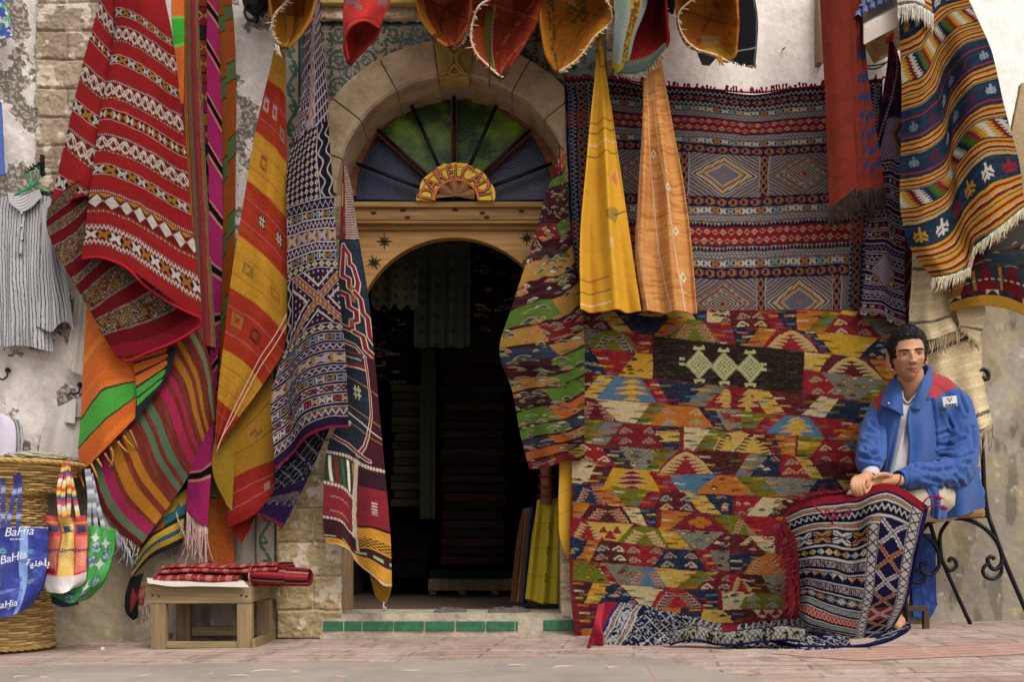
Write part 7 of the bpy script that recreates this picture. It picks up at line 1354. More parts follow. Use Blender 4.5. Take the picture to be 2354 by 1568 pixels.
def layer(x0_, x1_, yt0, yt1, th_, q0, q1, k, nm='layer'):
    nx, ns = 90, 44; V = []; C = []; U_, V_ = np.meshgrid(np.linspace(0, (x1_ - x0_), nx), np.linspace(0, 160, ns), indexing='ij'); cc = chk(k)(U_, V_)
    for i in range(nx):
        t = i / (nx - 1); x = x0_ + (x1_ - x0_) * t; yt = yt0 + (yt1 - yt0) * t + 2.0 * math.sin(t * 9 + k); s = (D0 - q0) / F; z = HC + (CY - yt) * s; X = (x - CX) * s
        for j in range(ns):
            a = 2 * math.pi * j / ns; hq = (q0 - q1) / 2; c_, s_ = math.cos(a), math.sin(a); e = .35
            y = -(q0 + q1) / 2 - hq * math.copysign(abs(c_) ** e, c_) * (1 if True else 1); zz = z - th_ / 2 + th_ / 2 * math.copysign(abs(s_) ** .8, s_) * (1 + .25 * mnoise.noise(Vector((X * 14, j * .15, k * 3))))
            V.append((X, y + .006 * mnoise.noise(Vector((X * 9, k, 0))), zz)); C.append(cc[i, j])
    Fq = [(i * ns + j, i * ns + (j + 1) % ns, (i + 1) * ns + (j + 1) % ns, (i + 1) * ns + j) for i in range(nx - 1) for j in range(ns)]
    Fq.append(tuple(range(ns))); Fq.append(tuple((nx - 1) * ns + j for j in range(ns))[::-1]); o = mesh_np(nm, V, Fq, CLOTH, fc, cols=np.array(C)); return o
layer(352, 548, 1322, 1322, .044, .45, .06, 1); layer(362, 640, 1310, 1306, .026, .43, .06, 2); layer(372, 640, 1301, 1297, .022, .41, .08, 3)
V, C = [], []; nx, ns = 50, 40
for i in range(nx):
    t = i / (nx - 1); X = X_(572, .45) + (X_(706, .45) - X_(572, .45)) * t
    for j in range(ns):
        a = 2 * math.pi * j / ns; r = .048 * (1 - .12 * abs(2 * t - 1) ** 4) * (1 + .05 * math.sin(3 * a + t * 4)); V.append((X, -.36 - r * 1.5 * math.cos(a), P(0, 1326, .42)[2] + r * .92 * math.sin(a) - .01 * t)); k = (j + i // 30) % 8; C.append(lin('8c2a2c' if k in (2, 3) else 'b0705c' if k == 5 else '6e161e' if k < 6 else '2a1a20'))
Fq = [(i * ns + j, i * ns + (j + 1) % ns, (i + 1) * ns + (j + 1) % ns, (i + 1) * ns + j) for i in range(nx - 1) for j in range(ns)]; Fq.append(tuple(range(ns))); Fq.append(tuple((nx - 1) * ns + j for j in range(ns))[::-1])
mesh_np('rolled_end', V, Fq, CLOTH, fc, cols=np.array(C))
a = np.linspace(0, 4.6 * np.pi, 60); rr = .006 + .0026 * a; tube_obj('roll_spiral', [np.stack([np.full(60, X_(572, .45) - .001), -.40 + rr * np.cos(a) * 1.3, P(0, 1327, .42)[2] + rr * np.sin(a) * .9], -1)], .0035, m_plain('pink_edge', 'a8685a', .9, 0, .1), fc)
sheet('hanging_end', [(0, .4, [(322, 1350), (338, 1345)]), (.6, .42, [(314, 1372), (332, 1376)]), (1, .4, [(318, 1392), (330, 1396)])], chk(5), (20, 50), CLOTH, parent=fc, th=.01)
tag(sheet('paper_sheet', [(0, .44, [(338, 1330), (400, 1334), (470, 1340), (560, 1336)]), (1, .47, [(341, 1342), (400, 1350), (450, 1349), (575, 1352)])], lambda U, V: blank(U, 'bdb4a8'), (230, 14), SMOOTH_CLOTH, th=.003, ripple=0), 'crumpled white paper between the stool and the folded cloth', 'paper')
CQ = .13
ch = empty('iron_chair', P(2200, 1436, CQ), 'black wrought iron chair with scrolls and a rush seat under the seated man', 'chair')
def it(nm, pts, r=.010, n=40, q=CQ): return tube_obj(nm, [crom(np.array([P(p[0], p[1], p[2] if len(p) > 2 else q) for p in pts]), n)], r, IRON, ch, n=8)
it('back_post', [(2273, 1189), (2266, 1146), (2260, 1046), (2250, 940), (2245, 880), (2248, 858), (2262, 850), (2273, 860), (2271, 872), (2262, 873), (2259, 866)], .011, 70)
it('leg', [(2273, 1186), (2306, 1279), (2354, 1393), (2376, 1444)], .011, 10); it('leg', [(2136, 1196), (2166, 1286), (2200, 1366), (2232, 1437)], .010, 12, .12); it('leg', [(2084, 1200, .5), (2083, 1346, .46), (2083, 1450, .44)], .011, 6)
it('seat_rail', [(2128, 1196, .14), (2200, 1191, CQ), (2273, 1187)], .011, 6); it('seat_rail', [(2128, 1196, .14), (2084, 1202, .5)], .011, 4); it('seat_rail', [(2273, 1187), (2290, 1196, .45)], .009, 4) if False else None
it('scroll', [(2116, 1226), (2135, 1206), (2183, 1194), (2233, 1199), (2276, 1226), (2300, 1263), (2303, 1298), (2286, 1311), (2275, 1300), (2272, 1286), (2281, 1281), (2287, 1287)], .0105, 70)
it('scroll', [(2303, 1290), (2300, 1323), (2283, 1333), (2265, 1326), (2261, 1310), (2270, 1300), (2279, 1305)], .009, 40); it('scroll', [(2181, 1199), (2163, 1229), (2163, 1263), (2170, 1296), (2186, 1313), (2200, 1303), (2195, 1288), (2185, 1285), (2183, 1294)], .0095, 50)
it('scroll', [(2120, 1229), (2143, 1246), (2158, 1273), (2158, 1306), (2140, 1323), (2120, 1316), (2119, 1300), (2133, 1296)], .0095, 50); it('scroll', [(2086, 1328), (2106, 1341), (2125, 1336), (2128, 1318), (2113, 1311), (2108, 1318)], .009, 36)
it('leg', [(2140, 1196, .16), (2136, 1225, .2), (2118, 1236, .25)], .008, 6) if False else None
bm = bmesh.new(); A = [bm.verts.new(P(x, 1190 + 14 * (q < .2), q)) for x, q in ((2128, .42), (2262, .42), (2266, .12), (2124, .12))]; z_ = A[0].co.z; B = []
for v in A: v.co.z = z_; B.append(bm.verts.new(v.co + Vector((0, 0, .035))))
bm.faces.new(A); bm.faces.new(B[::-1]); [bm.faces.new((A[i], B[i], B[(i + 1) % 4], A[(i + 1) % 4])) for i in range(4)]; bmesh.ops.recalc_face_normals(bm, faces=bm.faces)
bm_obj('rush_seat', bm, m_wood('rush', '6a4a24', '8a6634', 'a07c48', axis='X'), ch, bevel=.012)
def blup(U, V): C = blank(U, '24407c'); put(C, np.abs(U - 22) < 1.2, '16284e'); put(C, fbm(U / 8, V / 20, 5, 3) > .62, '2f52a0', .6); return C
tag(sheet('blue_board', [(0, .04, [(2096, 1228), (2152, 1228)]), (.7, .05, [(2098, 1370), (2154, 1370)]), (1, .06, [(2100, 1420), (2138, 1422), (2156, 1392)])], blup, (58, 190), PAINT, th=.02), 'blue painted board leaning on the wall behind the iron chair', 'board')
wf = empty('small_wooden_frame', P(2120, 1446, .3), 'low brown wooden footrest half hidden behind the lap rug and the blue board', 'footrest')
M_BRW = m_wood('brown_pine', '3a281a', '4c3623', '5f452e', axis='X')
A = P(2084, 1407, .3); B = P(2134, 1395, .3); box('rail', (A[0], -.31, A[2]), (B[0], -.28, B[2]), M_BRW, wf, .003); A = P(2123, 1447, .3); B = P(2136, 1408, .3); box('leg', (A[0], -.312, A[2] - .01), (B[0], -.285, B[2]), M_BRW, wf, .003); A = P(2060, 1447, .3); B = P(2072, 1400, .3); box('leg', (A[0], -.312, A[2] - .01), (B[0], -.285, B[2]), M_BRW, wf, .003)
bm = bmesh.new(); bmesh.ops.create_icosphere(bm, subdivisions=2, radius=.011, matrix=Matrix.Translation((P(237, 1504, .45)[0], -.45, ground_z(P(237, 0, .45)[0]) + .008))); tag(bm_obj('pebble', bm, m_plain('pale_pebble', 'b8a890', .9)), 'lone pale pebble on the pavement between the basket and the stool', 'pebble')
def rag(x0_, x1_, lab):
    rows = []; zf = zt + .002
    V = []; nx, ny = 60, 30; s = 5.02 / F
    for j in range(ny):
        for i in range(nx):
            u, v = i / (nx - 1), j / (ny - 1); X = (x0_ + (x1_ - x0_) * u - CX) * s; Y = .05 + .2 * v * (.6 + .4 * math.sin(u * 3.1)); e = min(u, 1 - u, v, 1 - v) * 5; e = min(1, max(0, e)); V.append((X, Y, zf + .003 + e * (.007 + .012 * abs(mnoise.noise(Vector((u * 7, v * 3, x0_)))) * 2)))
    Fq = np.array([(j * nx + i, j * nx + i + 1, (j + 1) * nx + i + 1, (j + 1) * nx + i) for j in range(ny - 1) for i in range(nx - 1)]); o = mesh_np('floor_cloth', V, Fq, m_plain('grey_rag_%d' % x0_, '5c5452', .95, 0, .1, .25, 40, .6)); md = o.modifiers.new('t', 'SOLIDIFY'); md.thickness = .005; tag(o, lab, 'floor cloth')
rag(996, 1072, 'crumpled grey cloth on the doorstep, the left of two'); rag(1122, 1222, 'crumpled grey cloth on the doorstep, the right of two')
def isheet(nm, lab, cat, x0_, x1_, y0_, y1_, q, paint, amp=.03, fr=2.5, scal=0, grp=None):
    n = 9; bot = [(x0_ + (x1_ - x0_) * k / (n - 1), y1_ + (scal * abs(math.sin(k * 1.57)) if scal else 0)) for k in range(n)]
    return tag(sheet(nm, [(0, q, [(x0_, y0_), (x1_, y0_)]), (.5, q, [(x0_, (y0_ + y1_) / 2), (x1_, (y0_ + y1_) / 2)]), (1, q, bot)], paint, (x1_ - x0_, y1_ - y0_), CLOTH, fold=folds((amp, fr, .2, .1, 0)), step=3, ss=1), lab, cat, grp)
def floral(base, dots, s=22):
    def f(U, V):
        C = blank(U, base); k = (np.floor(U / s) + np.floor(V / s)).astype(int); r = np.hypot((U % s) - s / 2, (V % s) - s / 2); cyc(C, r < s * .2, k, dots); put(C, (np.abs((U + 4 * np.sin(V / 9)) % 44 - 22) < 1), dots[0], .6); return C
    return f
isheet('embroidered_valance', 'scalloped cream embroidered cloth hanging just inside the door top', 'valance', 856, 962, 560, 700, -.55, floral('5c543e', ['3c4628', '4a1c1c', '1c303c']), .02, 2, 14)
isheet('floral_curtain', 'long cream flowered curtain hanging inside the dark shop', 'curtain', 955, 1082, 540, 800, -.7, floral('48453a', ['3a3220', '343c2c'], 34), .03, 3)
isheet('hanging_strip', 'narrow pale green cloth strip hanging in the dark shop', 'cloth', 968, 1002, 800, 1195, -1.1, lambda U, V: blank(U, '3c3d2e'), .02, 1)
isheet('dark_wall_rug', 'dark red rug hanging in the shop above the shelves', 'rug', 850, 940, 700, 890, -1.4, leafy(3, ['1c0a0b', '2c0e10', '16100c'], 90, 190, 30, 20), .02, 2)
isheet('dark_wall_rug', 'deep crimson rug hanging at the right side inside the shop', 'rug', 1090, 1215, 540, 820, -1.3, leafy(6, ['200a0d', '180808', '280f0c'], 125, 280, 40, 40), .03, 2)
def pile(x0_, x1_, yb, yt, q, n, cols, nm, lab, dep=.5):
    t = empty(nm, P((x0_ + x1_) / 2, yb, q), lab, 'pile of textiles'); rs = np.random.default_rng(int(x0_)); h = (yb - yt) / n
    for k in range(n):
        y1_ = yb - k * h; a = P(x0_ + rs.uniform(-6, 6), y1_, q); b = P(x1_ + rs.uniform(-6, 6), y1_ - h * .97, q); c = cols[k % len(cols)]; key = 'pile_' + c
        m = MAT.get(key) or m_plain(key, c, .95, 0, .1, .3, 25, .6)
        o = box('folded_textile', (a[0], -q, a[2]), (b[0], -q + dep, b[2] - .002), m, t, min(.012, h * .4 * (D0 - q) / F))
    return t
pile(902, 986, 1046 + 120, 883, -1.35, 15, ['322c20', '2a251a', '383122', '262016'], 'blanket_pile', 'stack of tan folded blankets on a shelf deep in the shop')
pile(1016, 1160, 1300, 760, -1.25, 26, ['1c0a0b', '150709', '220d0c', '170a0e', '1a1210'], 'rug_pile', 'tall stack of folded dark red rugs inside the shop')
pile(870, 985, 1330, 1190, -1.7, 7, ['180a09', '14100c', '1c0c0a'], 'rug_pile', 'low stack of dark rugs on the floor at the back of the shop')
be = empty('wooden_bench', P(1080, 1370, -1.75), 'low pale wooden bench with turned legs inside the shop', 'bench')
A = P(985, 1360, -1.75); B = P(1210, 1332, -1.75); box('seat_frame', (A[0], 1.75, A[2]), (B[0], 2.15, B[2]), M_STV, be, .006)
for x in (994, 1064, 1139, 1200):
    c = VP(x, 1384, -1.77); prof = [(.022, 0), (.03, .015), (.018, .03), (.03, .05), (.02, .07)]; ht = P(0, 1360, -1.77)[2] - zt
    tube_obj('turned_leg', [[(c.x, 1.79, zt + ht * t) for t in (0, .25, .45, .7, 1)]], np.array([.022, .034, .02, .034, .024]), M_STV, be, n=10)
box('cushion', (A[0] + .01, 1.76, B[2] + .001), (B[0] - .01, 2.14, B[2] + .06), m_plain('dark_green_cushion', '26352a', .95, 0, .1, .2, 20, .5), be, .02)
tag(sheet('yellow_cloth', [(0, -.35, [(1236, 1150), (1284, 1145)]), (.5, -.3, [(1224, 1260), (1280, 1260)]), (1, -.27, [(1212, 1376), (1240, 1388), (1276, 1390)])], lambda U, V: (lambda C: (put(C, (np.abs(U - 40) < 3) & ((V % 60) < 18) & ((V % 5) < 3), '5a4a1c'), put(C, (V % 62) < 2, '8a7a20'), C)[-1])(blank(U, 'b09a24')), (62, 245), SMOOTH_CLOTH, fold=folds((.02, 1.8, .1, .1, 0)), th=.03), 'yellow cloth folded over a board just inside the doorway at right', 'cloth')
tag(sheet('brown_cloth', [(0, -.42, [(1202, 1172), (1228, 1165)]), (1, -.36, [(1180, 1385), (1212, 1390)])], lambda U, V: (lambda C: (put(C, U > 24, '26324c'), put(C, np.abs(U - 12) < 1, '9a8460'), C)[-1])(blank(U, '5c3820')), (38, 220), SMOOTH_CLOTH, fold=folds((.015, 1.5, .1, .1, 0)), th=.03), 'brown and navy cloth leaning beside the yellow cloth inside the doorway', 'cloth')
pw = tag(tube_obj('wrapped_post', [[P(1257, 1160, -.3), P(1256, 1076, -.3), P(1255, 900, -.3)]], .03, m_plain('post_wood', '6e4a30', .8), n=14), 'round brown post wound with red cord inside the doorway', 'post')
for y in (1095, 1120, 1140): tube_obj('cord_winding', [[P(1257 + 19 * math.cos(a), y + 3 * math.sin(a * 1.0), -.3 + .034 * math.sin(a)) for a in np.linspace(0, 6.2, 16)]], .004, MAT['crimson_yarn'], pw)
def remesh(name, V, Fc, voxel, smooth=4, fac=.5):
    me = bpy.data.meshes.new(name); me.from_pydata([tuple(map(float, v)) for v in V], [], [tuple(f) for f in Fc]); me.update()
    o = bpy.data.objects.new(name, me); COL.objects.link(o)
    m = o.modifiers.new('r', 'REMESH'); m.mode = 'VOXEL'; m.voxel_size = voxel; m.use_smooth_shade = True
    if smooth: s = o.modifiers.new('s', 'SMOOTH'); s.iterations = smooth; s.factor = fac
    dg = bpy.context.evaluated_depsgraph_get(); dg.update(); ev = bpy.data.meshes.new_from_object(o.evaluated_get(dg)); bpy.data.objects.remove(o); bpy.data.meshes.remove(me)
    n = len(ev.vertices); co_ = np.empty(n * 3, np.float32); ev.vertices.foreach_get('co', co_); no = np.empty(n * 3, np.float32); ev.vertices.foreach_get('normal', no)
    faces = [tuple(p.vertices) for p in ev.polygons]; bpy.data.meshes.remove(ev); return co_.reshape(-1, 3).astype(float), no.reshape(-1, 3).astype(float), faces
class Geo:
    def __init__(s): s.V = []; s.F = []
    def add(s, V, Fc):
        o = len(s.V); s.V += [tuple(v) for v in V]; s.F += [tuple(i + o for i in f) for f in Fc]
    def tube(s, pts, rad, n=18, m=None):
        p = np.array([P(*q[:3]) for q in pts]); r = np.array(rad, float); k = m or max(len(p) * 5, 10); L = np.r_[0, np.cumsum(np.linalg.norm(np.diff(p, axis=0), axis=1))]; t = np.linspace(0, L[-1], k)
        V, Fc = tubes([hermite(L, p, t)], [np.maximum(hermite(L, r[:, None], t)[:, 0], .002)], n); s.add(V, Fc)
        for q, rr in ((p[0], r[0]), (p[-1], r[-1])): s.ball(q, (rr, rr, rr))
    def ball(s, c, r, rot=None, nu=16, nv=10):
        V = []; 
        for j in range(1, nv):
            for i in range(nu):
                a, b = 2 * math.pi * i / nu, math.pi * j / nv; v = Vector((r[0] * math.sin(b) * math.cos(a), r[1] * math.sin(b) * math.sin(a), r[2] * math.cos(b)))
                if rot: v = rot @ v
                V.append(v + Vector(c))
        t, bo = Vector((0, 0, r[2])), Vector((0, 0, -r[2]))
        if rot: t, bo = rot @ t, rot @ bo
        V += [t + Vector(c), bo + Vector(c)]; m = len(V); Fc = []
        for j in range(nv - 2):
            for i in range(nu): Fc.append((j * nu + i, (j + 1) * nu + i, (j + 1) * nu + (i + 1) % nu, j * nu + (i + 1) % nu))
        for i in range(nu): Fc.append((m - 2, i, (i + 1) % nu)); Fc.append((m - 1, (nv - 2) * nu + (i + 1) % nu, (nv - 2) * nu + i))
        s.add(V, Fc)
man = empty('person', P(2190, 1190, .3), 'curly haired young man in a blue jacket with red shoulders, seated on the chair', 'person')
HQ = .47; HCn = VP(2088, 819, HQ); HS = 1.0
HR = Matrix.Rotation(math.radians(-11), 3, 'Z') @ Matrix.Rotation(math.radians(-3), 3, 'Y') @ Matrix.Rotation(math.radians(4), 3, 'X')
g_ = lambda x, s: np.exp(-(x / s) ** 2)
def head_surf(n):
    """unit direction (x right of image, y toward back, z up) -> local point"""
    x, y, z = n; zz = z * .118
    ax = .0705; jaw = max(0, -z - .10)
    ax *= 1 - .56 * jaw ** 1.25; ax *= 1 + .03 * g_(z - .35, .3)
    ay = .092 if y < 0 else .104
    if y > 0: ay *= 1 - .30 * max(0, -z) ** 1.2
    fx = abs(x)
    px, py, pz = x * ax, y * ay, zz
    e = 2.25; r = (abs(x) ** e + abs(y) ** e + abs(z) ** e) ** (-1 / e); px *= r; py *= r; pz *= r
    if y < 0:
        f = min(1, (-y) * 1.6)
        X, Z = px, pz; d = 0
        nz = max(0, min(1, (.012 - Z) / .050)) if Z > -.040 else max(0, 1 - (-.040 - Z) / .010)
        d += .026 * nz ** 1.1 * g_(X, .0105 + .004 * nz) + .010 * g_(X, .011) * g_(Z + .005, .022)
        d += .010 * (g_(X - .0125, .0068) + g_(X + .0125, .0068)) * g_(Z + .036, .008)
        d -= .0125 * (g_(X - .0315, .0155) + g_(X + .0315, .0155)) * g_(Z - .001, .0115)
        d += .0065 * (g_(X - .030, .020) + g_(X + .030, .020)) * g_(Z - .020, .0075) + .002 * g_(Z - .021, .007) * g_(X, .05)
        d += .0055 * (g_(X - .043, .016) + g_(X + .043, .016)) * g_(Z + .024, .016)
        Zm = Z + .005
        d += .0075 * g_(X, .021) * g_(Zm + .0585, .0055) + .0085 * g_(X, .018) * g_(Zm + .0695, .006) - .006 * g_(X, .026) * g_(Zm + .0640 - .34 * abs(X) ** 1.15, .0022)
        d += .011 * g_(X, .018) * g_(Z + .101, .013) - .003 * g_(X, .02) * g_(Z + .080, .006) - .003 * (g_(X - .029, .006) + g_(X + .029, .006)) * g_(Z + .061, .008)
        d -= .002 * g_(X, .004) * g_(Z + .049, .006)
        py -= d * f
    return Vector((px, py, pz))
def hw(v): return HR @ (v * HS) + HCn
nu, nv = 300, 260; V, loc = [], []
for j in range(nv + 1):
    b = math.pi * j / nv
    for i in range(nu):
        a = 2 * math.pi * i / nu; p = head_surf((math.sin(b) * math.sin(a), -math.sin(b) * math.cos(a), math.cos(b))); loc.append(p); V.append(hw(p))
G = Geo(); HF = [(j * nu + i, (j + 1) * nu + i, (j + 1) * nu + (i + 1) % nu, j * nu + (i + 1) % nu) for j in range(nv) for i in range(nu)]
G.add(V, HF)
for s in (-1, 1):
    c = hw(Vector((s * .0765, .012, -.010))); R2 = HR @ Matrix.Rotation(s * .35, 3, 'Z') @ Matrix.Rotation(s * -.12, 3, 'Y'); G.ball(c, (.009, .018, .034), R2)
    rim = [hw(Vector((s * (.079 + .008 * math.sin(t)), .010 + .020 * math.sin(t) * .9, -.008 + .034 * math.cos(t)))) for t in np.linspace(-.4, 2.9, 12)]; VV, FF = tubes([rim], .0042, 8); G.add(VV, FF)
    G.ball(hw(Vector((s * .076, .004, -.040))), (.006, .008, .011))
G.tube([(2094, 860, .42), (2096, 905, .38), (2100, 950, .33)], [.057, .060, .075])
G.tube([(2100, 945, .30), (2112, 1010, .27), (2130, 1090, .25), (2170, 1160, .26)], [.10, .11, .10, .08])
G.tube([(2035, 935, .30), (2012, 990, .36), (2004, 1050, .48), (2003, 1088, .58)], [.05, .045, .036, .026]); G.tube([(2190, 930, .29), (2215, 1010, .34), (2206, 1085, .44), (2130, 1100, .56), (2068, 1106, .625)], [.055, .05, .045, .036, .027])
G.tube([(2180, 1152, .28), (2080, 1155, .45), (1985, 1152, .54)], [.065, .055, .048]); G.tube([(2185, 1150, .30), (2150, 1152, .44), (2090, 1165, .52)], [.065, .055, .048])
G.tube([(2085, 1168, .52), (2078, 1300, .44), (2076, 1370, .42), (2071, 1418, .40)], [.05, .042, .030, .026]); G.tube([(1985, 1150, .53), (1975, 1300, .42), (1965, 1418, .40)], [.055, .046, .027])
for x in (2068, 1962): G.tube([(x, 1424, .38), (x - 4, 1434, .46), (x - 6, 1440, .52)], [.033, .034, .024])
def finger(pts, r): G.tube(pts, r, n=10, m=18)
def hand_a():
    c = VP(2036, 1107, .635); G.ball(c, (.046, .018, .028), Matrix.Rotation(math.radians(-14), 3, 'Y'))
    G.tube([(2066, 1105, .625), (2048, 1106, .635), (2028, 1110, .64)], [.027, .026, .024])
    finger([(2022, 1098, .642), (2006, 1101, .66), (1993, 1111, .662), (1988, 1122, .65)], [.0105, .0098, .009, .0078]); finger([(2020, 1107, .646), (2003, 1112, .668), (1992, 1122, .668), (1989, 1133, .655)], [.0108, .0098, .009, .0078])
    finger([(2021, 1116, .648), (2006, 1122, .668), (1996, 1131, .668), (1994, 1141, .655)], [.0105, .0095, .0088, .0076]); finger([(2026, 1124, .645), (2014, 1131, .66), (2006, 1139, .66), (2004, 1146, .65)], [.0095, .0085, .0078, .007])
    finger([(2048, 1096, .65), (2036, 1092, .668), (2020, 1094, .68), (2010, 1100, .68)], [.012, .011, .0098, .0082])
def hand_b():
    G.ball(VP(1984, 1102, .64), (.034, .022, .020), Matrix.Rotation(math.radians(10), 3, 'Y')); G.tube([(2003, 1092, .60), (1994, 1097, .625), (1982, 1102, .64)], [.025, .024, .021])
    for k, (x, l) in enumerate(((1963, .88), (1970, 1.0), (1978, 1.04), (1987, .94))): finger([(x + 6, 1099 + k * 1.0, .655), (x - 1, 1106, .678), (x - 3 + k * .4, 1106 + 16 * l, .690), (x + 1 + k, 1108 + 29 * l, .680), (x + 3 + k, 1108 + 36 * l, .668)], [.0105, .0102, .0094, .0086, .0072])
    finger([(1999, 1106, .655), (2003, 1116, .672), (2000, 1127, .684), (1992, 1134, .688)], [.0118, .0108, .0096, .008])
hand_a(); hand_b()
co_, no_, fc_ = remesh('body', G.V, G.F, .0030, smooth=1, fac=.4)
inv = HR.inverted(); L_ = ((co_ - np.array(HCn)) @ np.array(inv).T) / HS; X, Y, Z = L_.T
C = np.tile(np.array(lin('be8862')), (len(co_), 1)); nn = fbm(co_[:, 0] * 60, co_[:, 2] * 60, 3, 3)[:, None]; C *= .93 + .14 * nn
def tint(w, h): 
    global C
    w = np.clip(w, 0, 1)[:, None]; C = C * (1 - w) + np.array(lin(h)) * w
fr_ = (Y < -.03)
lipc = -.069 + .30 * np.abs(X) ** 1.15
tint(fr_ * (np.abs(X) < .0245) * (np.abs(Z - lipc) < (.0098 * (1 - (np.abs(X) / .027) ** 2))) * .75, '93523f'); tint(fr_ * g_(Z - lipc, .0016) * (np.abs(X) < .027) * .9, '4a241a')
tint(fr_ * (g_(X - .04, .016) + g_(X + .04, .016)) * g_(Z + .028, .016) * .3, 'bb7655'); tint(fr_ * ((Z < -.045) & (np.abs(Z - lipc) > .011)) * .22 * (np.abs(L_[:, 0]) < .07) * (Z > -.13), '7c5a44')
tint(fr_ * (g_(X - .009, .0035) + g_(X + .009, .0035)) * g_(Z + .0445, .003) * .9, '4a281c')
for zl in (.047, .056, .065): tint(fr_ * g_(Z - zl - .003 * np.sin(X * 90), .0013) * (np.abs(X) < .03) * .35, '8a5c40')
M_SKIN = m_attr('skin', rough=.5, spec=.35, var=.05, nscale=120, bstr=.12); b_ = M_SKIN.node_tree.nodes['Principled BSDF']; b_.inputs['Subsurface Weight'].default_value = .12; b_.inputs['Subsurface Radius'].default_value = (.01, .004, .002); b_.inputs['Subsurface Scale'].default_value = .6
mesh_np('body', co_, fc_, M_SKIN, man, cols=C)
LA = np.array(loc)[:nu * (nv // 2 + 60)]; LA = LA[LA[:, 1] < 0]
def FY(x, z): return LA[np.argmin((LA[:, 0] - x) ** 2 + (LA[:, 2] - z) ** 2), 1]
M_EW = m_plain('eye_white', 'c9beb4', .15, 0, .5, .03, 20, 0); M_EI = m_plain('dark_brown_iris', '1c110b', .08, 0, .6, .1, 20, 0); M_HAIR = m_plain('dark_hair', '15100d', .62, 0, .3, .5, 160, .5, .004)
for s in (-1, 1):
    ec = Vector((s * .0318, -.0690, .0005)); bm = bmesh.new(); bmesh.ops.create_uvsphere(bm, u_segments=20, v_segments=14, radius=.0135 * HS, matrix=Matrix.Translation(hw(ec))); e_ = bm_obj('eye', bm, M_EW, man, smooth=True)
    lk = Vector((.16, -1, .05)).normalized(); bm = bmesh.new(); bmesh.ops.create_uvsphere(bm, u_segments=16, v_segments=10, radius=1, matrix=Matrix.Translation(hw(ec + lk * .0090)) @ Matrix.Diagonal((.0074, .0066, .0074, 1))); bm_obj('iris', bm, M_EI, e_, smooth=True); bpy.data.objects[-1] if False else None
    up = []; lo = []
    for t in np.linspace(-1, 1, 14):
        xx = ec.x + t * .0148; zt_ = .0036 * (1 - t * t) + .0008 - .0012 * s * t; zb_ = -.0036 * (1 - t * t) + .0008 - .0012 * s * t; yy = ec.y - .0132 + .0062 * t * t
        up.append(hw(Vector((xx, yy, ec.z + zt_)))); lo.append(hw(Vector((xx, yy + .0006, ec.z + zb_))))
    tube_obj('upper_lash', [up], .0011, M_HAIR, man, n=6); 
    lidu = [hw(Vector((ec.x + t * .0165, ec.y - .0122 + .0075 * t * t, ec.z + .0068 * (1 - t * t * .85)))) for t in np.linspace(-1, 1, 14)]; tube_obj('upper_eyelid', [lidu], .0036, M_SKIN, man, n=10, cols=lin('ac7a58'))
    lidl = [hw(Vector((ec.x + t * .0160, ec.y - .0112 + .0075 * t * t, ec.z - .0070 * (1 - t * t * .85)))) for t in np.linspace(-1, 1, 14)]; tube_obj('lower_eyelid', [lidl], .0030, M_SKIN, man, n=10, cols=lin('b4805c'))
    br = []; rs = np.random.default_rng(3 + s)
    for k in range(210):
        t = rs.uniform(-1, 1); xx = s * (.031 + t * .0185); zb = .0150 + .0036 * math.cos((t - .15) * 1.5) + rs.uniform(-.0026, .0026) * (1 - .5 * t); yb = FY(xx, zb); p0 = Vector((xx, yb - .001, zb)); p1 = p0 + Vector((s * .005, -.0004, .0012 - .001 * t)); br.append([hw(p0), hw((p0 + p1) / 2 + Vector((0, -.0008, .0003))), hw(p1)])
    tube_obj('eyebrow', br, .0008, M_HAIR, man, n=4)
rs = np.random.default_rng(21)
def hair_mask(p):
    x, y, z = p; nz_ = .05 * mnoise.noise(Vector((x * 70, z * 70, 1)))
    if y < -.012: return min(((abs(x) / .0575) ** 5 + (max(z, 0) / .0635) ** 5) ** .2 - 1 + nz_, (z + .014) / .06) / .16
    return (z + .045 + y * .15) / .02
V2, keepv = [], []
for k, p in enumerate(loc):
    m = hair_mask(p); n = p.normalized(); cl = mnoise.noise(p * 55) * .5 + mnoise.noise(p * 110) * .35; t = max(0, min(1, m))
    thk = (.005 + .010 * max(0, min(1, (p.z + .01) / .08)) + .007 * cl) * t - .003 * (1 - t); V2.append(hw(p + n * thk)); keepv.append(m > -.1)
hfc = [f for f in HF if all(keepv[i] for i in f)]; hcap = mesh_np('hair', V2, hfc, M_HAIR, man)
curls = []; rad = []
for k in range(2600):
    p = loc[rs.integers(len(loc))]
    if rs.random() > max(.15, math.sqrt(max(0, 1 - (p.z / .118) ** 2))): continue
    m = hair_mask(p)
    if m < .05: continue
    n = p.normalized(); t = min(1, m * .8); h = (.008 + .013 * max(0, min(1, (p.z + .01) / .08))) * t; a = Vector(rs.normal(0, 1, 3)); tdir = (a - n * a.dot(n)).normalized(); bdir = n.cross(tdir); R0 = rs.uniform(.003, .0055); ph = rs.uniform(0, 6)
    base = p + n * (h * rs.uniform(.75, 1.1)); curls.append([hw(base + tdir * (R0 * math.cos(ph + w) + w * .0010) + bdir * R0 * math.sin(ph + w) + n * (.0022 * math.sin(w * 1.3))) for w in np.linspace(0, 4.6, 9)]); rad.append(np.array([.5, .9, 1, 1, 1, 1, .9, .7, .3]) * .00115 * rs.uniform(.7, 1.3))
tube_obj('curls', curls, rad, M_HAIR, hcap, n=4)
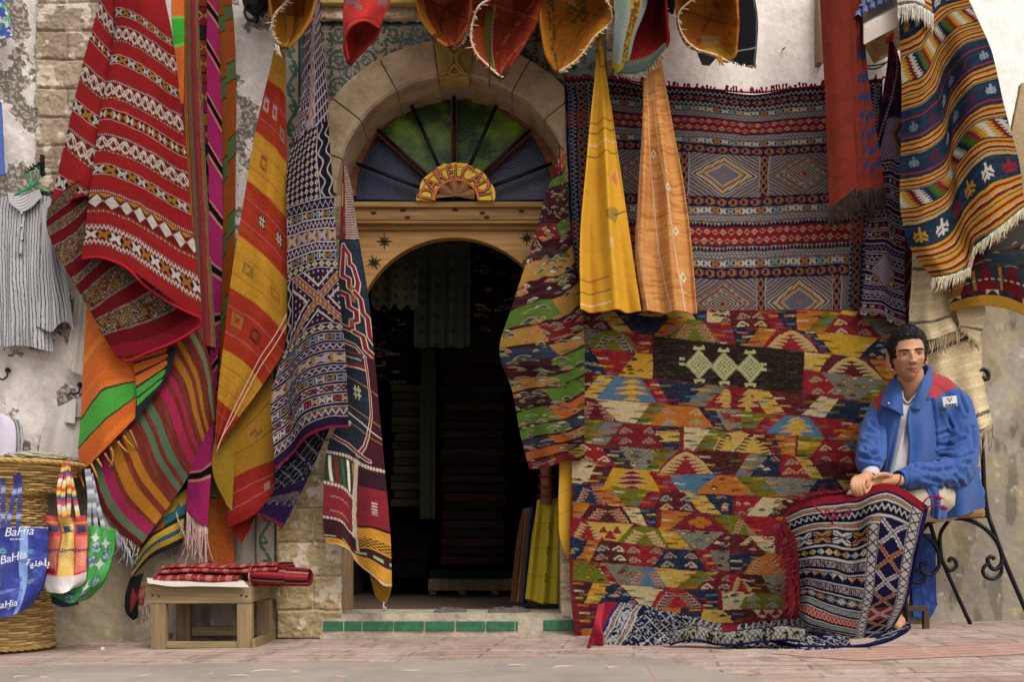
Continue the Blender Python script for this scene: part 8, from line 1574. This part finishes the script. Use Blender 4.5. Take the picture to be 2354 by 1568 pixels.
def creased(co, no, amp, seed, f1=(26, 9, 16), bias=None):
    n1 = np.array([mnoise.noise(Vector((p[0] * f1[0] + seed, p[1] * f1[1], p[2] * f1[2]))) for p in co]); n2 = np.array([mnoise.noise(Vector((p[0] * 11 + p[2] * 9, p[1] * 8, p[2] * 26 + seed))) for p in co])
    w = amp * (1.0 * (1 - np.abs(n1) * 2.2) + .7 * n2)
    if bias is not None: w = w * bias
    return co + no * w[:, None]
JB = '1f498c'
G = Geo()
G.tube([(2050, 918, .30), (2095, 905, .29), (2155, 905, .28), (2194, 927, .28)], [.06, .085, .083, .058]); G.tube([(2112, 935, .28), (2118, 1010, .26), (2138, 1082, .25), (2176, 1118, .26)], [.130, .138, .136, .115]); G.tube([(2065, 950, .28), (2060, 1020, .28), (2070, 1085, .30)], [.085, .09, .085])
G.tube([(2180, 960, .26), (2188, 1050, .26), (2200, 1120, .27), (2208, 1146, .28)], [.10, .10, .095, .075])
G.ball(VP(2205, 1136, .28), (.11, .12, .085))
co1, no1, f1_ = None, None, None
G.tube([(2200, 935, .29), (2212, 985, .33), (2212, 1045, .38), (2200, 1084, .44), (2150, 1097, .52), (2104, 1098, .575), (2086, 1100, .60)], [.070, .070, .073, .072, .064, .057, .048])
G.tube([(2032, 938, .30), (2012, 985, .36), (2004, 1035, .46), (2000, 1066, .545), (2001, 1078, .575)], [.062, .062, .060, .056, .044])
co_, no_, fc_ = remesh('jacket', G.V, G.F, .0046, smooth=7)
Dx = CX + co_[:, 0] * F / (D0 + co_[:, 1]); Dy = CY - (co_[:, 2] - HC) * F / (D0 + co_[:, 1])
elb = g_(Dx - 2200, 34) * g_(Dy - 1080, 34) + g_(Dx - 2150, 50) * g_(Dy - 1100, 24) + g_(Dx - 2000, 26) * g_(Dy - 1040, 44)
co_ = creased(co_, no_, .0042, 3, bias=.75 + 1.5 * elb)
CR_ = [[(2151, 1026), (2193, 1023), (2216, 1010)], [(2160, 1050), (2206, 1056), (2232, 1046)], [(2151, 1004), (2180, 993)], [(2103, 1074), (2155, 1086), (2196, 1078)], [(2158, 1066), (2200, 1072), (2228, 1066)], [(2120, 1100), (2160, 1108)], [(1990, 1037), (2014, 1046)], [(1984, 1054), (2016, 1063)], [(1994, 1008), (2015, 1016)], [(2004, 975), (2020, 990)], [(2143, 923), (2148, 971), (2151, 1030)], [(2022, 945), (2026, 1000), (2026, 1050)], [(2205, 905), (2222, 950)], [(2170, 945), (2190, 985)], [(2192, 1096), (2225, 1130)], [(2170, 1110), (2180, 1150)], [(2236, 985), (2240, 1030)]]
w = np.zeros(len(co_)); fm = no_[:, 1] < .25
for k_, ln in enumerate(CR_):
    dd = np.full(len(co_), 1e9)
    for (xa, ya), (xb, yb) in zip(ln[:-1], ln[1:]): t_ = np.clip(((Dx - xa) * (xb - xa) + (Dy - ya) * (yb - ya)) / ((xb - xa) ** 2 + (yb - ya) ** 2), 0, 1); dd = np.minimum(dd, np.hypot(Dx - xa - t_ * (xb - xa), Dy - ya - t_ * (yb - ya)))
    w += fm * (-.0085 * np.exp(-(dd / 3.6) ** 2) + .0055 * np.exp(-((dd - 8) / 4.5) ** 2))
co_ = co_ + no_ * w[:, None]
w = .004 * np.sin((co_[:, 2] * 95 + co_[:, 0] * 60) + 2 * np.sin(co_[:, 0] * 30)) * np.clip(elb, 0, 1); co_ = co_ + no_ * w[:, None]
C = np.tile(np.array(lin(JB)), (len(co_), 1))
JX = np.array([Dx, Dy]).T
yoke = inpoly(Dx, Dy, [(2122, 905), (2154, 920), (2167, 904), (2212, 886), (2190, 850), (2110, 840)]) | inpoly(Dx, Dy, [(2046, 880), (2046, 906), (2032, 925), (2022, 948), (2000, 925), (2010, 890)])
yoke &= co_[:, 1] < -.10
C[yoke] = lin('980f1c')
jk = mesh_np('jacket', co_, fc_, SMOOTH_CLOTH, man, cols=C)
M_JK = m_attr('jacket_poplin', rough=.72, spec=.25, var=.05, nscale=90, bstr=.15, sheen=.1); jk.data.materials[0] = M_JK
def jsheet(nm, rows, size, col=JB, th=.008, fold=None, par=man, mat=None, sd=1, rip=.004): return sheet(nm, rows, (col if callable(col) else (lambda U, V: blank(U, col))), size, mat or M_JK, parent=par, th=th, fold=fold, ripple=rip, seed=sd, ss=1, wob=0)
jsheet('t_shirt', [(0, .45, [(2070, 912, -.02), (2088, 928), (2118, 900, -.02)]), (.12, .465, [(2064, 935, -.01), (2086, 945, .01), (2118, 915, -.02)]), (.4, .465, [(2062, 990), (2082, 990, .015), (2108, 985)]), (.75, .465, [(2046, 1058), (2072, 1062, .015), (2100, 1058)]), (1, .465, [(2036, 1100), (2066, 1106, .01), (2096, 1098)])], (50, 190), 'c4bcc0', .004, folds((.006, 2.2, .3, .4, .2)))
tube_obj('neckband', [crom(np.array([P(2074, 900, .44), P(2080, 922, .452), P(2087, 928, .456), P(2100, 916, .452), P(2116, 898, .44)]), 24)], .006, m_plain('white_rib', 'b5b0b4', .9, 0, .1, .06, 60, .4), man)
jsheet('front_panel', [(0, .475, [(2036, 930, -.05), (2056, 932, -.01), (2076, 940, .01)]), (.25, .48, [(2026, 965, -.06), (2050, 980, -.01), (2069, 975, .012)]), (.6, .485, [(2022, 1040, -.06), (2042, 1045, -.01), (2055, 1040, .015)]), (1, .49, [(2026, 1098, -.04), (2034, 1100), (2040, 1098, .015)])], (50, 190), JB, .008, folds((.006, 1.5, .2, .5, .1)), sd=4)
jsheet('front_panel', [(0, .45, [(2095, 932, .04), (2120, 925, .02), (2146, 924, -.05)]), (.22, .465, [(2089, 966, .04), (2108, 966, .03), (2130, 968, .0), (2150, 966, -.07)]), (.55, .465, [(2094, 1020, .04), (2112, 1022, .03), (2134, 1028, -.01), (2152, 1028, -.08)]), (1, .475, [(2092, 1076, .03), (2112, 1080, .02), (2134, 1084, -.02), (2152, 1086, -.08)])], (85, 165), JB, .008, folds((.008, 1.6, .35, .35, .05)), sd=6)
jsheet('front_skirt', [(0, .60, [(2122, 1112, -.02), (2145, 1106), (2175, 1102, -.10)]), (.5, .60, [(2142, 1150, .0), (2156, 1150), (2180, 1140, -.10)]), (1, .56, [(2144, 1190, .0), (2158, 1197), (2178, 1190, -.02)])], (55, 90), JB, .008, folds((.005, 2, .3, .2, 0)), sd=8)
jsheet('side_skirt', [(0, .46, [(2158, 1098), (2210, 1094, .02), (2250, 1080, -.06)]), (.5, .48, [(2170, 1140), (2212, 1140, .02), (2261, 1128, -.08)]), (1, .47, [(2180, 1194), (2215, 1187, .01), (2265, 1168, -.1)])], (100, 95), JB, .01, folds((.007, 1.3, .6, .25, .1)), sd=9)
jsheet('pocket_flap', [(0, .42, [(2200, 1096, .01), (2228, 1084, .0), (2252, 1072, -.05)]), (1, .43, [(2208, 1106, .01), (2232, 1098, .0), (2257, 1086, -.05)])], (50, 14), JB, .008)
jsheet('collar', [(0, .41, [(2064, 864, -.07), (2041, 893, -.03), (2027, 935, .02)]), (.5, .44, [(2070, 874, -.04), (2058, 908, .02), (2050, 943, .05)]), (1, .47, [(2074, 888, -.03), (2076, 918, .01), (2076, 958, .02)])], (70, 60), JB, .009, sd=3)
jsheet('collar', [(0, .46, [(2122, 880, -.01), (2109, 908, .02), (2095, 941, .03)]), (.5, .47, [(2129, 862, -.04), (2122, 900, .02), (2106, 943, .03)]), (1, .43, [(2136, 843, -.08), (2142, 870, -.05), (2130, 908, .02), (2114, 941, .05)])], (90, 50), JB, .009, sd=5)
jsheet('collar_back', [(0, .30, [(2060, 862, .08), (2095, 852, -.02), (2132, 840, .10)]), (1, .32, [(2055, 905, .08), (2095, 905, -.02), (2140, 890, .08)])], (80, 50), JB, .01)
M_PIPE = m_plain('pale_piping', 'a8a4ac', .7); M_SEAM = m_plain('blue_seam', '1f3f8c', .8)
def seam(nm, pts, r, m, par=man): return tube_obj(nm, [crom(np.array([P(*p) for p in pts]), 24)], r, m, par, n=5)
M_RIB = m_attr('ribbed_cuff', rough=.85, spec=.1, var=.05, nscale=60, bstr=.2)
def cuff(nm, pts, r0, r1, col, n=72, rib=.0016, mat=None):
    p = crom(np.array([P(*q) for q in pts]), 12); V = []; C = []
    T = p[-1] - p[0]; T /= np.linalg.norm(T); N = np.cross(T, (0, 0, 1)); N /= np.linalg.norm(N); B = np.cross(T, N)
    for i in range(12):
        r = r0 + (r1 - r0) * i / 11
        for j in range(n):
            a = 2 * math.pi * j / n; rr = r + rib * .5 * math.sin(a * n / 3); V.append(p[i] + rr * (math.cos(a) * N + math.sin(a) * B)); C.append(np.array(lin(col)) * (1 + .2 * math.sin(a * n / 3)))
    Fq = [(i * n + j, i * n + (j + 1) % n, (i + 1) * n + (j + 1) % n, (i + 1) * n + j) for i in range(11) for j in range(n)]; o = mesh_np(nm, V, Fq, mat or M_RIB, man, cols=np.array(C)); md = o.modifiers.new('t', 'SOLIDIFY'); md.thickness = .005; return o
cuff('cuff', [(2100, 1100, .575), (2082, 1101, .602), (2066, 1103, .62)], .047, .039, '2a5c9c'); cuff('cuff', [(2001, 1066, .545), (2002, 1078, .57), (2003, 1088, .59)], .047, .041, '2a5c9c'); cuff('shirt_cuff', [(2002, 1084, .585), (2002, 1092, .60), (1999, 1099, .615)], .040, .032, 'c0b8bc', rib=.0)
c0 = VP(2062, 1105, .627); ring = [c0 + Vector((.006 * math.cos(a) + .012 * math.sin(a), -.0285 * math.cos(a), .0305 * math.sin(a))) for a in np.linspace(0, 2 * math.pi, 30)]; tube_obj('bracelet', [ring], .0022, M_HAIR, man)
jb = jsheet('badge', [(0, .425, [(2166, 914), (2184, 912, .004), (2200, 910)]), (1, .435, [(2170, 938), (2186, 936, .004), (2203, 934)])], (36, 25), lambda U, V: (lambda C: (put(C, (V < 1.2) | (V > 23.8) | (U < 1.2) | (U > 34.8), '9a9aa0'), put(C, inpoly(U, V, [(11, 5), (25, 5), (18, 15)]), '101010'), put(C, inpoly(U, V, [(15, 7), (21, 7), (18, 11)]), 'c4c4c8'), C)[-1])(blank(U, 'c0c0c4')), .004, rip=0)
joined_text('badge_lettering', [('DAINESE', .0135, Matrix.Translation(VP(2187, 932, .445)) @ Matrix.Rotation(math.radians(-3), 4, 'Y') @ TXT, .0005, .25)], m_plain('black_print', '0c0c0e', .6), man)
bm = bmesh.new()
for x, y, q in ((2044, 929, .485), (2057, 937, .482), (2115, 929, .49), (2053, 1008, .448), (2048, 1072, .452), (2134, 1110, .435), (2243, 1076, .40), (2157, 1189, .43)): bmesh.ops.create_uvsphere(bm, u_segments=10, v_segments=6, radius=1, matrix=Matrix.Translation(VP(x, y, q)) @ Matrix.Diagonal((.0065, .0035, .0065, 1)))
bm_obj('snaps', bm, m_plain('brass_snap', 'a8987a', .3, .8, .5), man, smooth=True)
G = Geo(); G.tube([(2190, 1148, .28), (2165, 1146, .42), (2118, 1148, .52), (2090, 1168, .54)], [.075, .078, .078, .062]); G.tube([(2180, 1150, .27), (2060, 1160, .44), (1978, 1150, .56)], [.10, .082, .060]); G.tube([(2086, 1165, .535), (2074, 1250, .47), (2068, 1320, .43)], [.058, .052, .048]); G.tube([(1980, 1150, .545), (1974, 1260, .46), (1968, 1340, .42)], [.062, .058, .054])
G.ball(VP(2185, 1146, .26), (.13, .13, .085))
co_, no_, fc_ = remesh('trousers', G.V, G.F, .007, smooth=4); co_ = creased(co_, no_, .004, 9); mesh_np('trousers', co_, fc_, SMOOTH_CLOTH, man, cols=np.tile(np.array(lin('beb098')), (len(co_), 1)))
def lap_paint(U, V):
    NV, W1, TN = '14142c', 'c6beb8', 'b07a44'; C = blank(U, NV); n = fbm(U / 40, V / 4, 6, 3); put(C, n > .62, '1e1a3a', .7)
    put(C, V < 20, '981424'); put(C, (V >= 20) & (V < 24), '2a1a4c')
    def L(v, c=W1, w=1.8): put(C, np.abs(V - v) < w, c)
    L(27); L(32, TN, 1.8); L(37); band(C, U, V, 42, 54, 'step', 13, (W1,), w=.16); L(59); L(64, TN, 1.8); L(69)
    v = 74; band(C, U, V, v, v + 24, 'xx', 46, (W1, TN), w=.4); band(C, U, V, v + 3, v + 21, 'xx', 46, (NV,), w=.1); L(103); band(C, U, V, 108, 122, 'bow', 21, ('c9b46c', 'b07a2c', '8fa09a', 'c9bca0'), w=.3); L(127)
    v = 133
    kinds = ['m', 't', 'm', 'd', 'x', 'r', 'x', 'd', 'm2']
    for k in kinds:
        L(v - 4, W1, 1.5); L(v - 1, '22204a', 1)
        h = {'m': 15, 't': 15, 'd': 19, 'x': 14, 'r': 22, 'm2': 38}[k]
        if k in ('m', 'm2'): band(C, U, V, v, v + h, 'mixed', cols=('a8989a', '5a343c', '2a2440', 'c0b8bc', '8a5c48', '2a2640', 'b4a8a4')); band(C, U, V, v, v + h, 'zig', 18, ('23203a',), w=.08)
        elif k == 't': band(C, U, V, v, v + h, 'tri', 24, (W1, 'b09a80', 'b07a2c', '7a8a8c')); band(C, U, V, v, v + h, 'zig', 24, ('14142c',), w=.09)
        elif k == 'd': band(C, U, V, v, v + h, 'fdia', 27, ('c4b4a0', 'b8a090', 'b07a2c', '8a9aa0'), bg=NV); band(C, U, V, v, v + h, 'net', 13.5, ('8a8a90',), w=.05)
        elif k == 'x': band(C, U, V, v, v + h, 'mixed', cols=('4a4a48', '9a9a90', '2a2430', 'b4b0a8')); band(C, U, V, v, v + h, 'net', 20, ('8a8a84',), w=.08)
        elif k == 'r': band(C, U, V, v, v + h, 'line', cols=('a4301c',)); band(C, U, V, v, v + h, 'net', 11, ('b9a494',), w=.07)
        v += h + 12
    W_ = 300; e = W_ - U
    for off, wd in ((98, 26), (8, 26)):
        m = (e > off) & (e < off + wd) & (V > 72 if off > 50 else V > 24); c2 = blank(U, 'c4bab4'); x = (e - off) / wd; put(c2, (np.abs(((V / 17) % 1) - .5) * 2 < 1) & (np.minimum(np.abs(((x + V / 17) % 1) - .5), np.abs(((x - V / 17) % 1) - .5)) < .09) & (x > .1) & (x < .9), '1a1830'); put(c2, (np.abs(x - .08) < .05) | (np.abs(x - .92) < .05), '4a4454'); C[m] = c2[m]
    m = (e > 34) & (e < 98) & (V > 62); c2 = blank(U, '1a1440'); per = 41; a = np.abs(e - 66); b = np.abs(((V - 62) % per) - per / 2); k = np.floor((V - 62) / per).astype(int); dd = np.abs(a - b); red = (k == 4); put(c2, red, '981420')
    xx = (np.abs(a * .66 - b) < 5.2) & (a < 31) & (b < 20); cyc(c2, xx, k + (a > b) * 0, [W1, TN]); put(c2, (np.abs(a * .66 - b) < 1.2) & (a < 31), '3a2430'); put(c2, xx & ((V % 5) < 1.6) & (np.abs(a * .66 - b) > 3), '1a1440'); C[m] = c2[m]
    m = e < 8; put(C, m, '241a50')
    return C
lr = empty('lap_rug', P(1960, 1400, .6), 'navy and white rug with red fringed hem draped over knees and trailing on the pavement', 'rug')
rows = [(-.015, .64, [(1812, 1172, -.05), (1850, 1150, -.02), (1920, 1140, .0), (1985, 1132, .03), (2010, 1116, .05), (2050, 1114, .04), (2092, 1134, .02), (2133, 1164, -.03)]),
        (.05, .66, [(1806, 1190, -.07), (1850, 1170, -.03), (1915, 1160, .01), (1980, 1152, .04), (2012, 1137, .06), (2055, 1135, .05), (2095, 1158, .02), (2130, 1186, -.03)]),
        (.18, .67, [(1822, 1232, -.08), (1862, 1216, -.02), (1915, 1212, .03), (1974, 1214, .0), (2000, 1200, .05), (2050, 1202, .05), (2092, 1218, .01), (2119, 1232, -.04)]),
        (.36, .66, [(1832, 1290, -.08), (1852, 1286, -.02), (1905, 1284, .03), (1960, 1294, .0), (1990, 1288, .03), (2040, 1292, .04), (2080, 1300, .01), (2104, 1302, -.04)]),
        (.56, .64, [(1834, 1345, -.07), (1850, 1342, -.02), (1900, 1350, .03), (1955, 1364, .02), (2000, 1372, .03), (2040, 1372, .03), (2068, 1376, .0), (2090, 1366, -.04)]),
        (.75, .63, [(1834, 1388, -.06), (1852, 1386, -.0), (1895, 1402, .03), (1945, 1418, .03), (1990, 1424, .03), (2030, 1422, .02), (2058, 1414, 0), (2074, 1404, -.04)]),
        (.9, .63, [(1836, 1412, -.04), (1852, 1424, .01), (1890, 1438, .04), (1940, 1450, .04), (1985, 1456, .03), (2025, 1446, .01), (2050, 1434, -.02), (2062, 1424, -.05)]),
        (1.0, .62, [(1842, 1432, -.02), (1860, 1450, .02), (1890, 1456, .04), (1935, 1466, .04), (1985, 1471, .03), (2024, 1458, .0), (2044, 1446, -.03), (2056, 1436, -.06)])]
sheet('draped_part', rows, lap_paint, (300, 345 * 1.0), parent=lr, step=1.25, fold=lambda u, v: .012 * np.sin(u * 11 + v * 3) * np.clip(v * 2, 0, 1), th=.009, wob=2)
tube_obj('bound_edge', [crom(np.array([P(2133, 1166, .61), P(2119, 1232, .63), P(2104, 1302, .625), P(2090, 1366, .60), P(2074, 1404, .6), P(2056, 1436, .575), P(2024, 1460, .62), P(1985, 1474, .65), P(1935, 1469, .66), P(1890, 1459, .66), P(1860, 1452, .64)]), 80)], .006, m_plain('indigo_edge', '141236', .95, 0, .1, .2, 90, .6), lr, n=6)
rs = np.random.default_rng(2)
fringe('fringe', [(1806, 1186, .6), (1800, 1215, .58), (1808, 1260, .58), (1822, 1300, .59), (1824, 1350, .59), (1826, 1390, .6)], 230, 32, '6e0e1e', lr, r=.0038, sway=(-.18, .9), jit=.4, var=.4, knots=1)
fringe('fringe', [(1826, 1220, .6), (1832, 1290, .6), (1836, 1380, .6)], 90, 26, '6e0e1e', lr, r=.0036, sway=(.05, .9), jit=.5, var=.4)
fringe('fringe', [(1838, 1150, .64), (1880, 1140, .64), (1925, 1134, .64), (1940, 1134, .64)], 46, 14, '740f20', lr, r=.0035, sway=(-.3, -.4), jit=.9, var=.4)
cu_ = []
for p in ([(1870, 1152, .67), (1878, 1170, .69), (1896, 1184, .7), (1920, 1190, .7), (1945, 1184, .7), (1958, 1176, .7), (1948, 1168, .7), (1930, 1170, .7), (1912, 1180, .7), (1898, 1172, .7), (1902, 1186, .7), (1925, 1192, .7)], [(1920, 1180, .7), (1916, 1196, .7), (1914, 1210, .69)], [(2122, 1160, .63), (2134, 1146, .64), (2150, 1142, .64)], [(2124, 1172, .63), (2144, 1164, .64), (2162, 1166, .64)]): cu_.append(crom(np.array([P(*q) for q in p]), 36))
tube_obj('loose_tassels', cu_, .0035, (MAT.get('crimson_yarn') or m_plain('crimson_yarn', '7c1426', .95, 0, .1, .2, 80, .5)), lr, n=5)
for c in ((2152, 1142, .64), (2164, 1166, .64)): fringe('tassel_tuft', [c, (c[0] + 2, c[1] + 6, c[2])], 9, 12, '9c1440', lr, r=.003, sway=(1, .1), jit=.5)
def floor_paint(U, V):
    C = blank(U, '16173a'); Us = U + V * .35; n = fbm(U / 4, V / 4, 9, 2); put(C, n > .66, 'a8a49c'); r = np.minimum(np.abs(((U + V) / 30) % 1 - .5), np.abs(((U - V) / 26) % 1 - .5)); put(C, (r < .06) & (fbm(U / 7, V / 7, 4, 2) > .4), 'b0aaa0')
    put(C, Us < 40, '98142c'); put(C, (Us > 40) & (Us < 46), '2a2470')
    for x in (50, 62, 92, 104): put(C, np.abs(Us - x) < 2, 'b9b4b8')
    for x in (56, 98): put(C, np.abs(Us - x) < 1.8, 'a8764c')
    put(C, (Us > 66) & (Us < 88) & (fbm(U / 5, V / 5, 3, 2) > .5), 'b4b0b4')
    for x in range(250, 720, 17): put(C, (np.abs(Us - x) < 2.2) & (V < 50 + 10 * math.sin(x)), 'b9b4b0')
    put(C, (Us > 330) & (Us < 365) & (V < 45), '8c1a2a'); return C
def GQ(x, y):
    """depth of a pavement point seen at (x, y)"""
    d = 4.3
    for _ in range(8): X = (x - CX) * d / F; d = (HC - ground_z(X)) * F / (y - CY)
    return D0 - d
xs_t = [(1386, 1384), (1440, 1388), (1500, 1398), (1560, 1412), (1620, 1428), (1680, 1438), (1740, 1432), (1800, 1426), (1860, 1424), (1920, 1430)]
xs_b = [(1362, 1484), (1430, 1487), (1490, 1488), (1560, 1482), (1620, 1482), (1690, 1493), (1760, 1496), (1830, 1498), (1900, 1494), (1960, 1488)]
def frow(t, zl, wob_=0):
    pts = []
    for k, (a, b) in enumerate(zip(xs_t, xs_b)):
        x = a[0] + (b[0] - a[0]) * t; y = a[1] + (b[1] - a[1]) * t; qb_ = GQ(b[0], b[1]) - .01; qt_ = .36; pts.append((x, y, qt_ + (qb_ - qt_) * t ** 1.3))
    return pts
rows = [(t, 0, frow(t, 0)) for t in (0, .2, .45, .7, .88, 1)]
sheet('trailing_part', rows, floor_paint, (620, 110), parent=lr, step=1.3, fold=lambda u, v: .035 * np.sin(u * 23 + 5 * v + 1.5 * np.sin(u * 9)) * (v * (1 - v) * 4) * (u > .1), th=.01, wob=3)
def roll_paint(U, V):
    C = blank(U, '221f1c'); put(C, fbm(U / 4, V / 4, 3, 2) > .5, 'a09a84'); put(C, (np.abs(((U + V * .5) % 60) - 30) < 12), 'b4ada4'); r = np.minimum(np.abs(((U / 12 + V / 12) % 1) - .5), np.abs(((U / 12 - V / 12) % 1) - .5)); put(C, (np.abs(((U + V * .5) % 60) - 30) < 12) & (r < .1), '26243a'); put(C, np.abs(V - 2) < 3, '1e1a50'); put(C, (V > 34), '1e1a50'); return C
def rollrow(a): return [(x, y + a, GQ(x, 1492) - .01 + dq) for x, y, dq in ((1540, 1452, .0), (1600, 1440, .02), (1660, 1452, .03), (1720, 1448, .02), (1760, 1444, .03), (1810, 1440, .03), (1850, 1446, .02))]
sheet('rolled_fold', [(0, -.06, rollrow(0)), (.4, .0, rollrow(8)), (1, .01, rollrow(34))], roll_paint, (320, 38), parent=lr, step=1.3, fold=lambda u, v: .02 * np.sin(u * 20) * (1 - v), th=.012)
tube_obj('fold_edge', [crom(np.array([P(x, y, GQ(x, 1490) + .01) for x, y in ((1545, 1478), (1600, 1470), (1650, 1482), (1700, 1474), (1740, 1464), (1770, 1446), (1765, 1470), (1790, 1478), (1840, 1488), (1900, 1490), (1990, 1486), (2060, 1466), (2088, 1448))]), 120)], .008, MAT['indigo_edge'], lr, n=6)
sheet('right_pile', [(0, 0, [(1860, 1452, .60), (1950, 1462, .58), (2040, 1440, .52), (2078, 1424, .46), (2092, 1432, .44)]), (.5, 0, [(1858, 1474, .68), (1950, 1478, .66), (2040, 1458, .58), (2088, 1442, .5), (2096, 1440, .48)]), (1, 0, [(1850, 1496, GQ(1850, 1497)), (1950, 1489, GQ(1950, 1490)), (2040, 1474, GQ(2040, 1475)), (2085, 1456, GQ(2085, 1458)), (2096, 1446, GQ(2096, 1450))])], lambda U, V: (lambda C: (put(C, (np.abs(V - 20 - U * .03) < 1.5) | (np.abs(V - 32 - U * .03) < 1.2), 'a8a49c'), put(C, fbm(U / 5, V / 5, 3, 2) > .64, '8a90a0'), C)[-1])(blank(U, '171a36')), (240, 48), parent=lr, th=.01)
sheet('red_end', [(0, 0, [(1376, 1392, .5), (1390, 1388, .5)]), (.5, 0, [(1368, 1430, .66), (1384, 1446, .7)]), (1, 0, [(1352, 1484, GQ(1352, 1486)), (1386, 1487, GQ(1386, 1488))])], lambda U, V: blank(U, '98142c'), (40, 100), FUZZY, parent=lr, th=.012)
tube_obj('end_tassel', [crom(np.array([P(1366, 1470, .74), P(1360, 1484, .74), P(1352, 1490, .745)]), 8)], .007, (MAT.get('crimson_yarn') or m_plain('crimson_yarn', '7c1426', .95, 0, .1, .2, 80, .5)), lr)
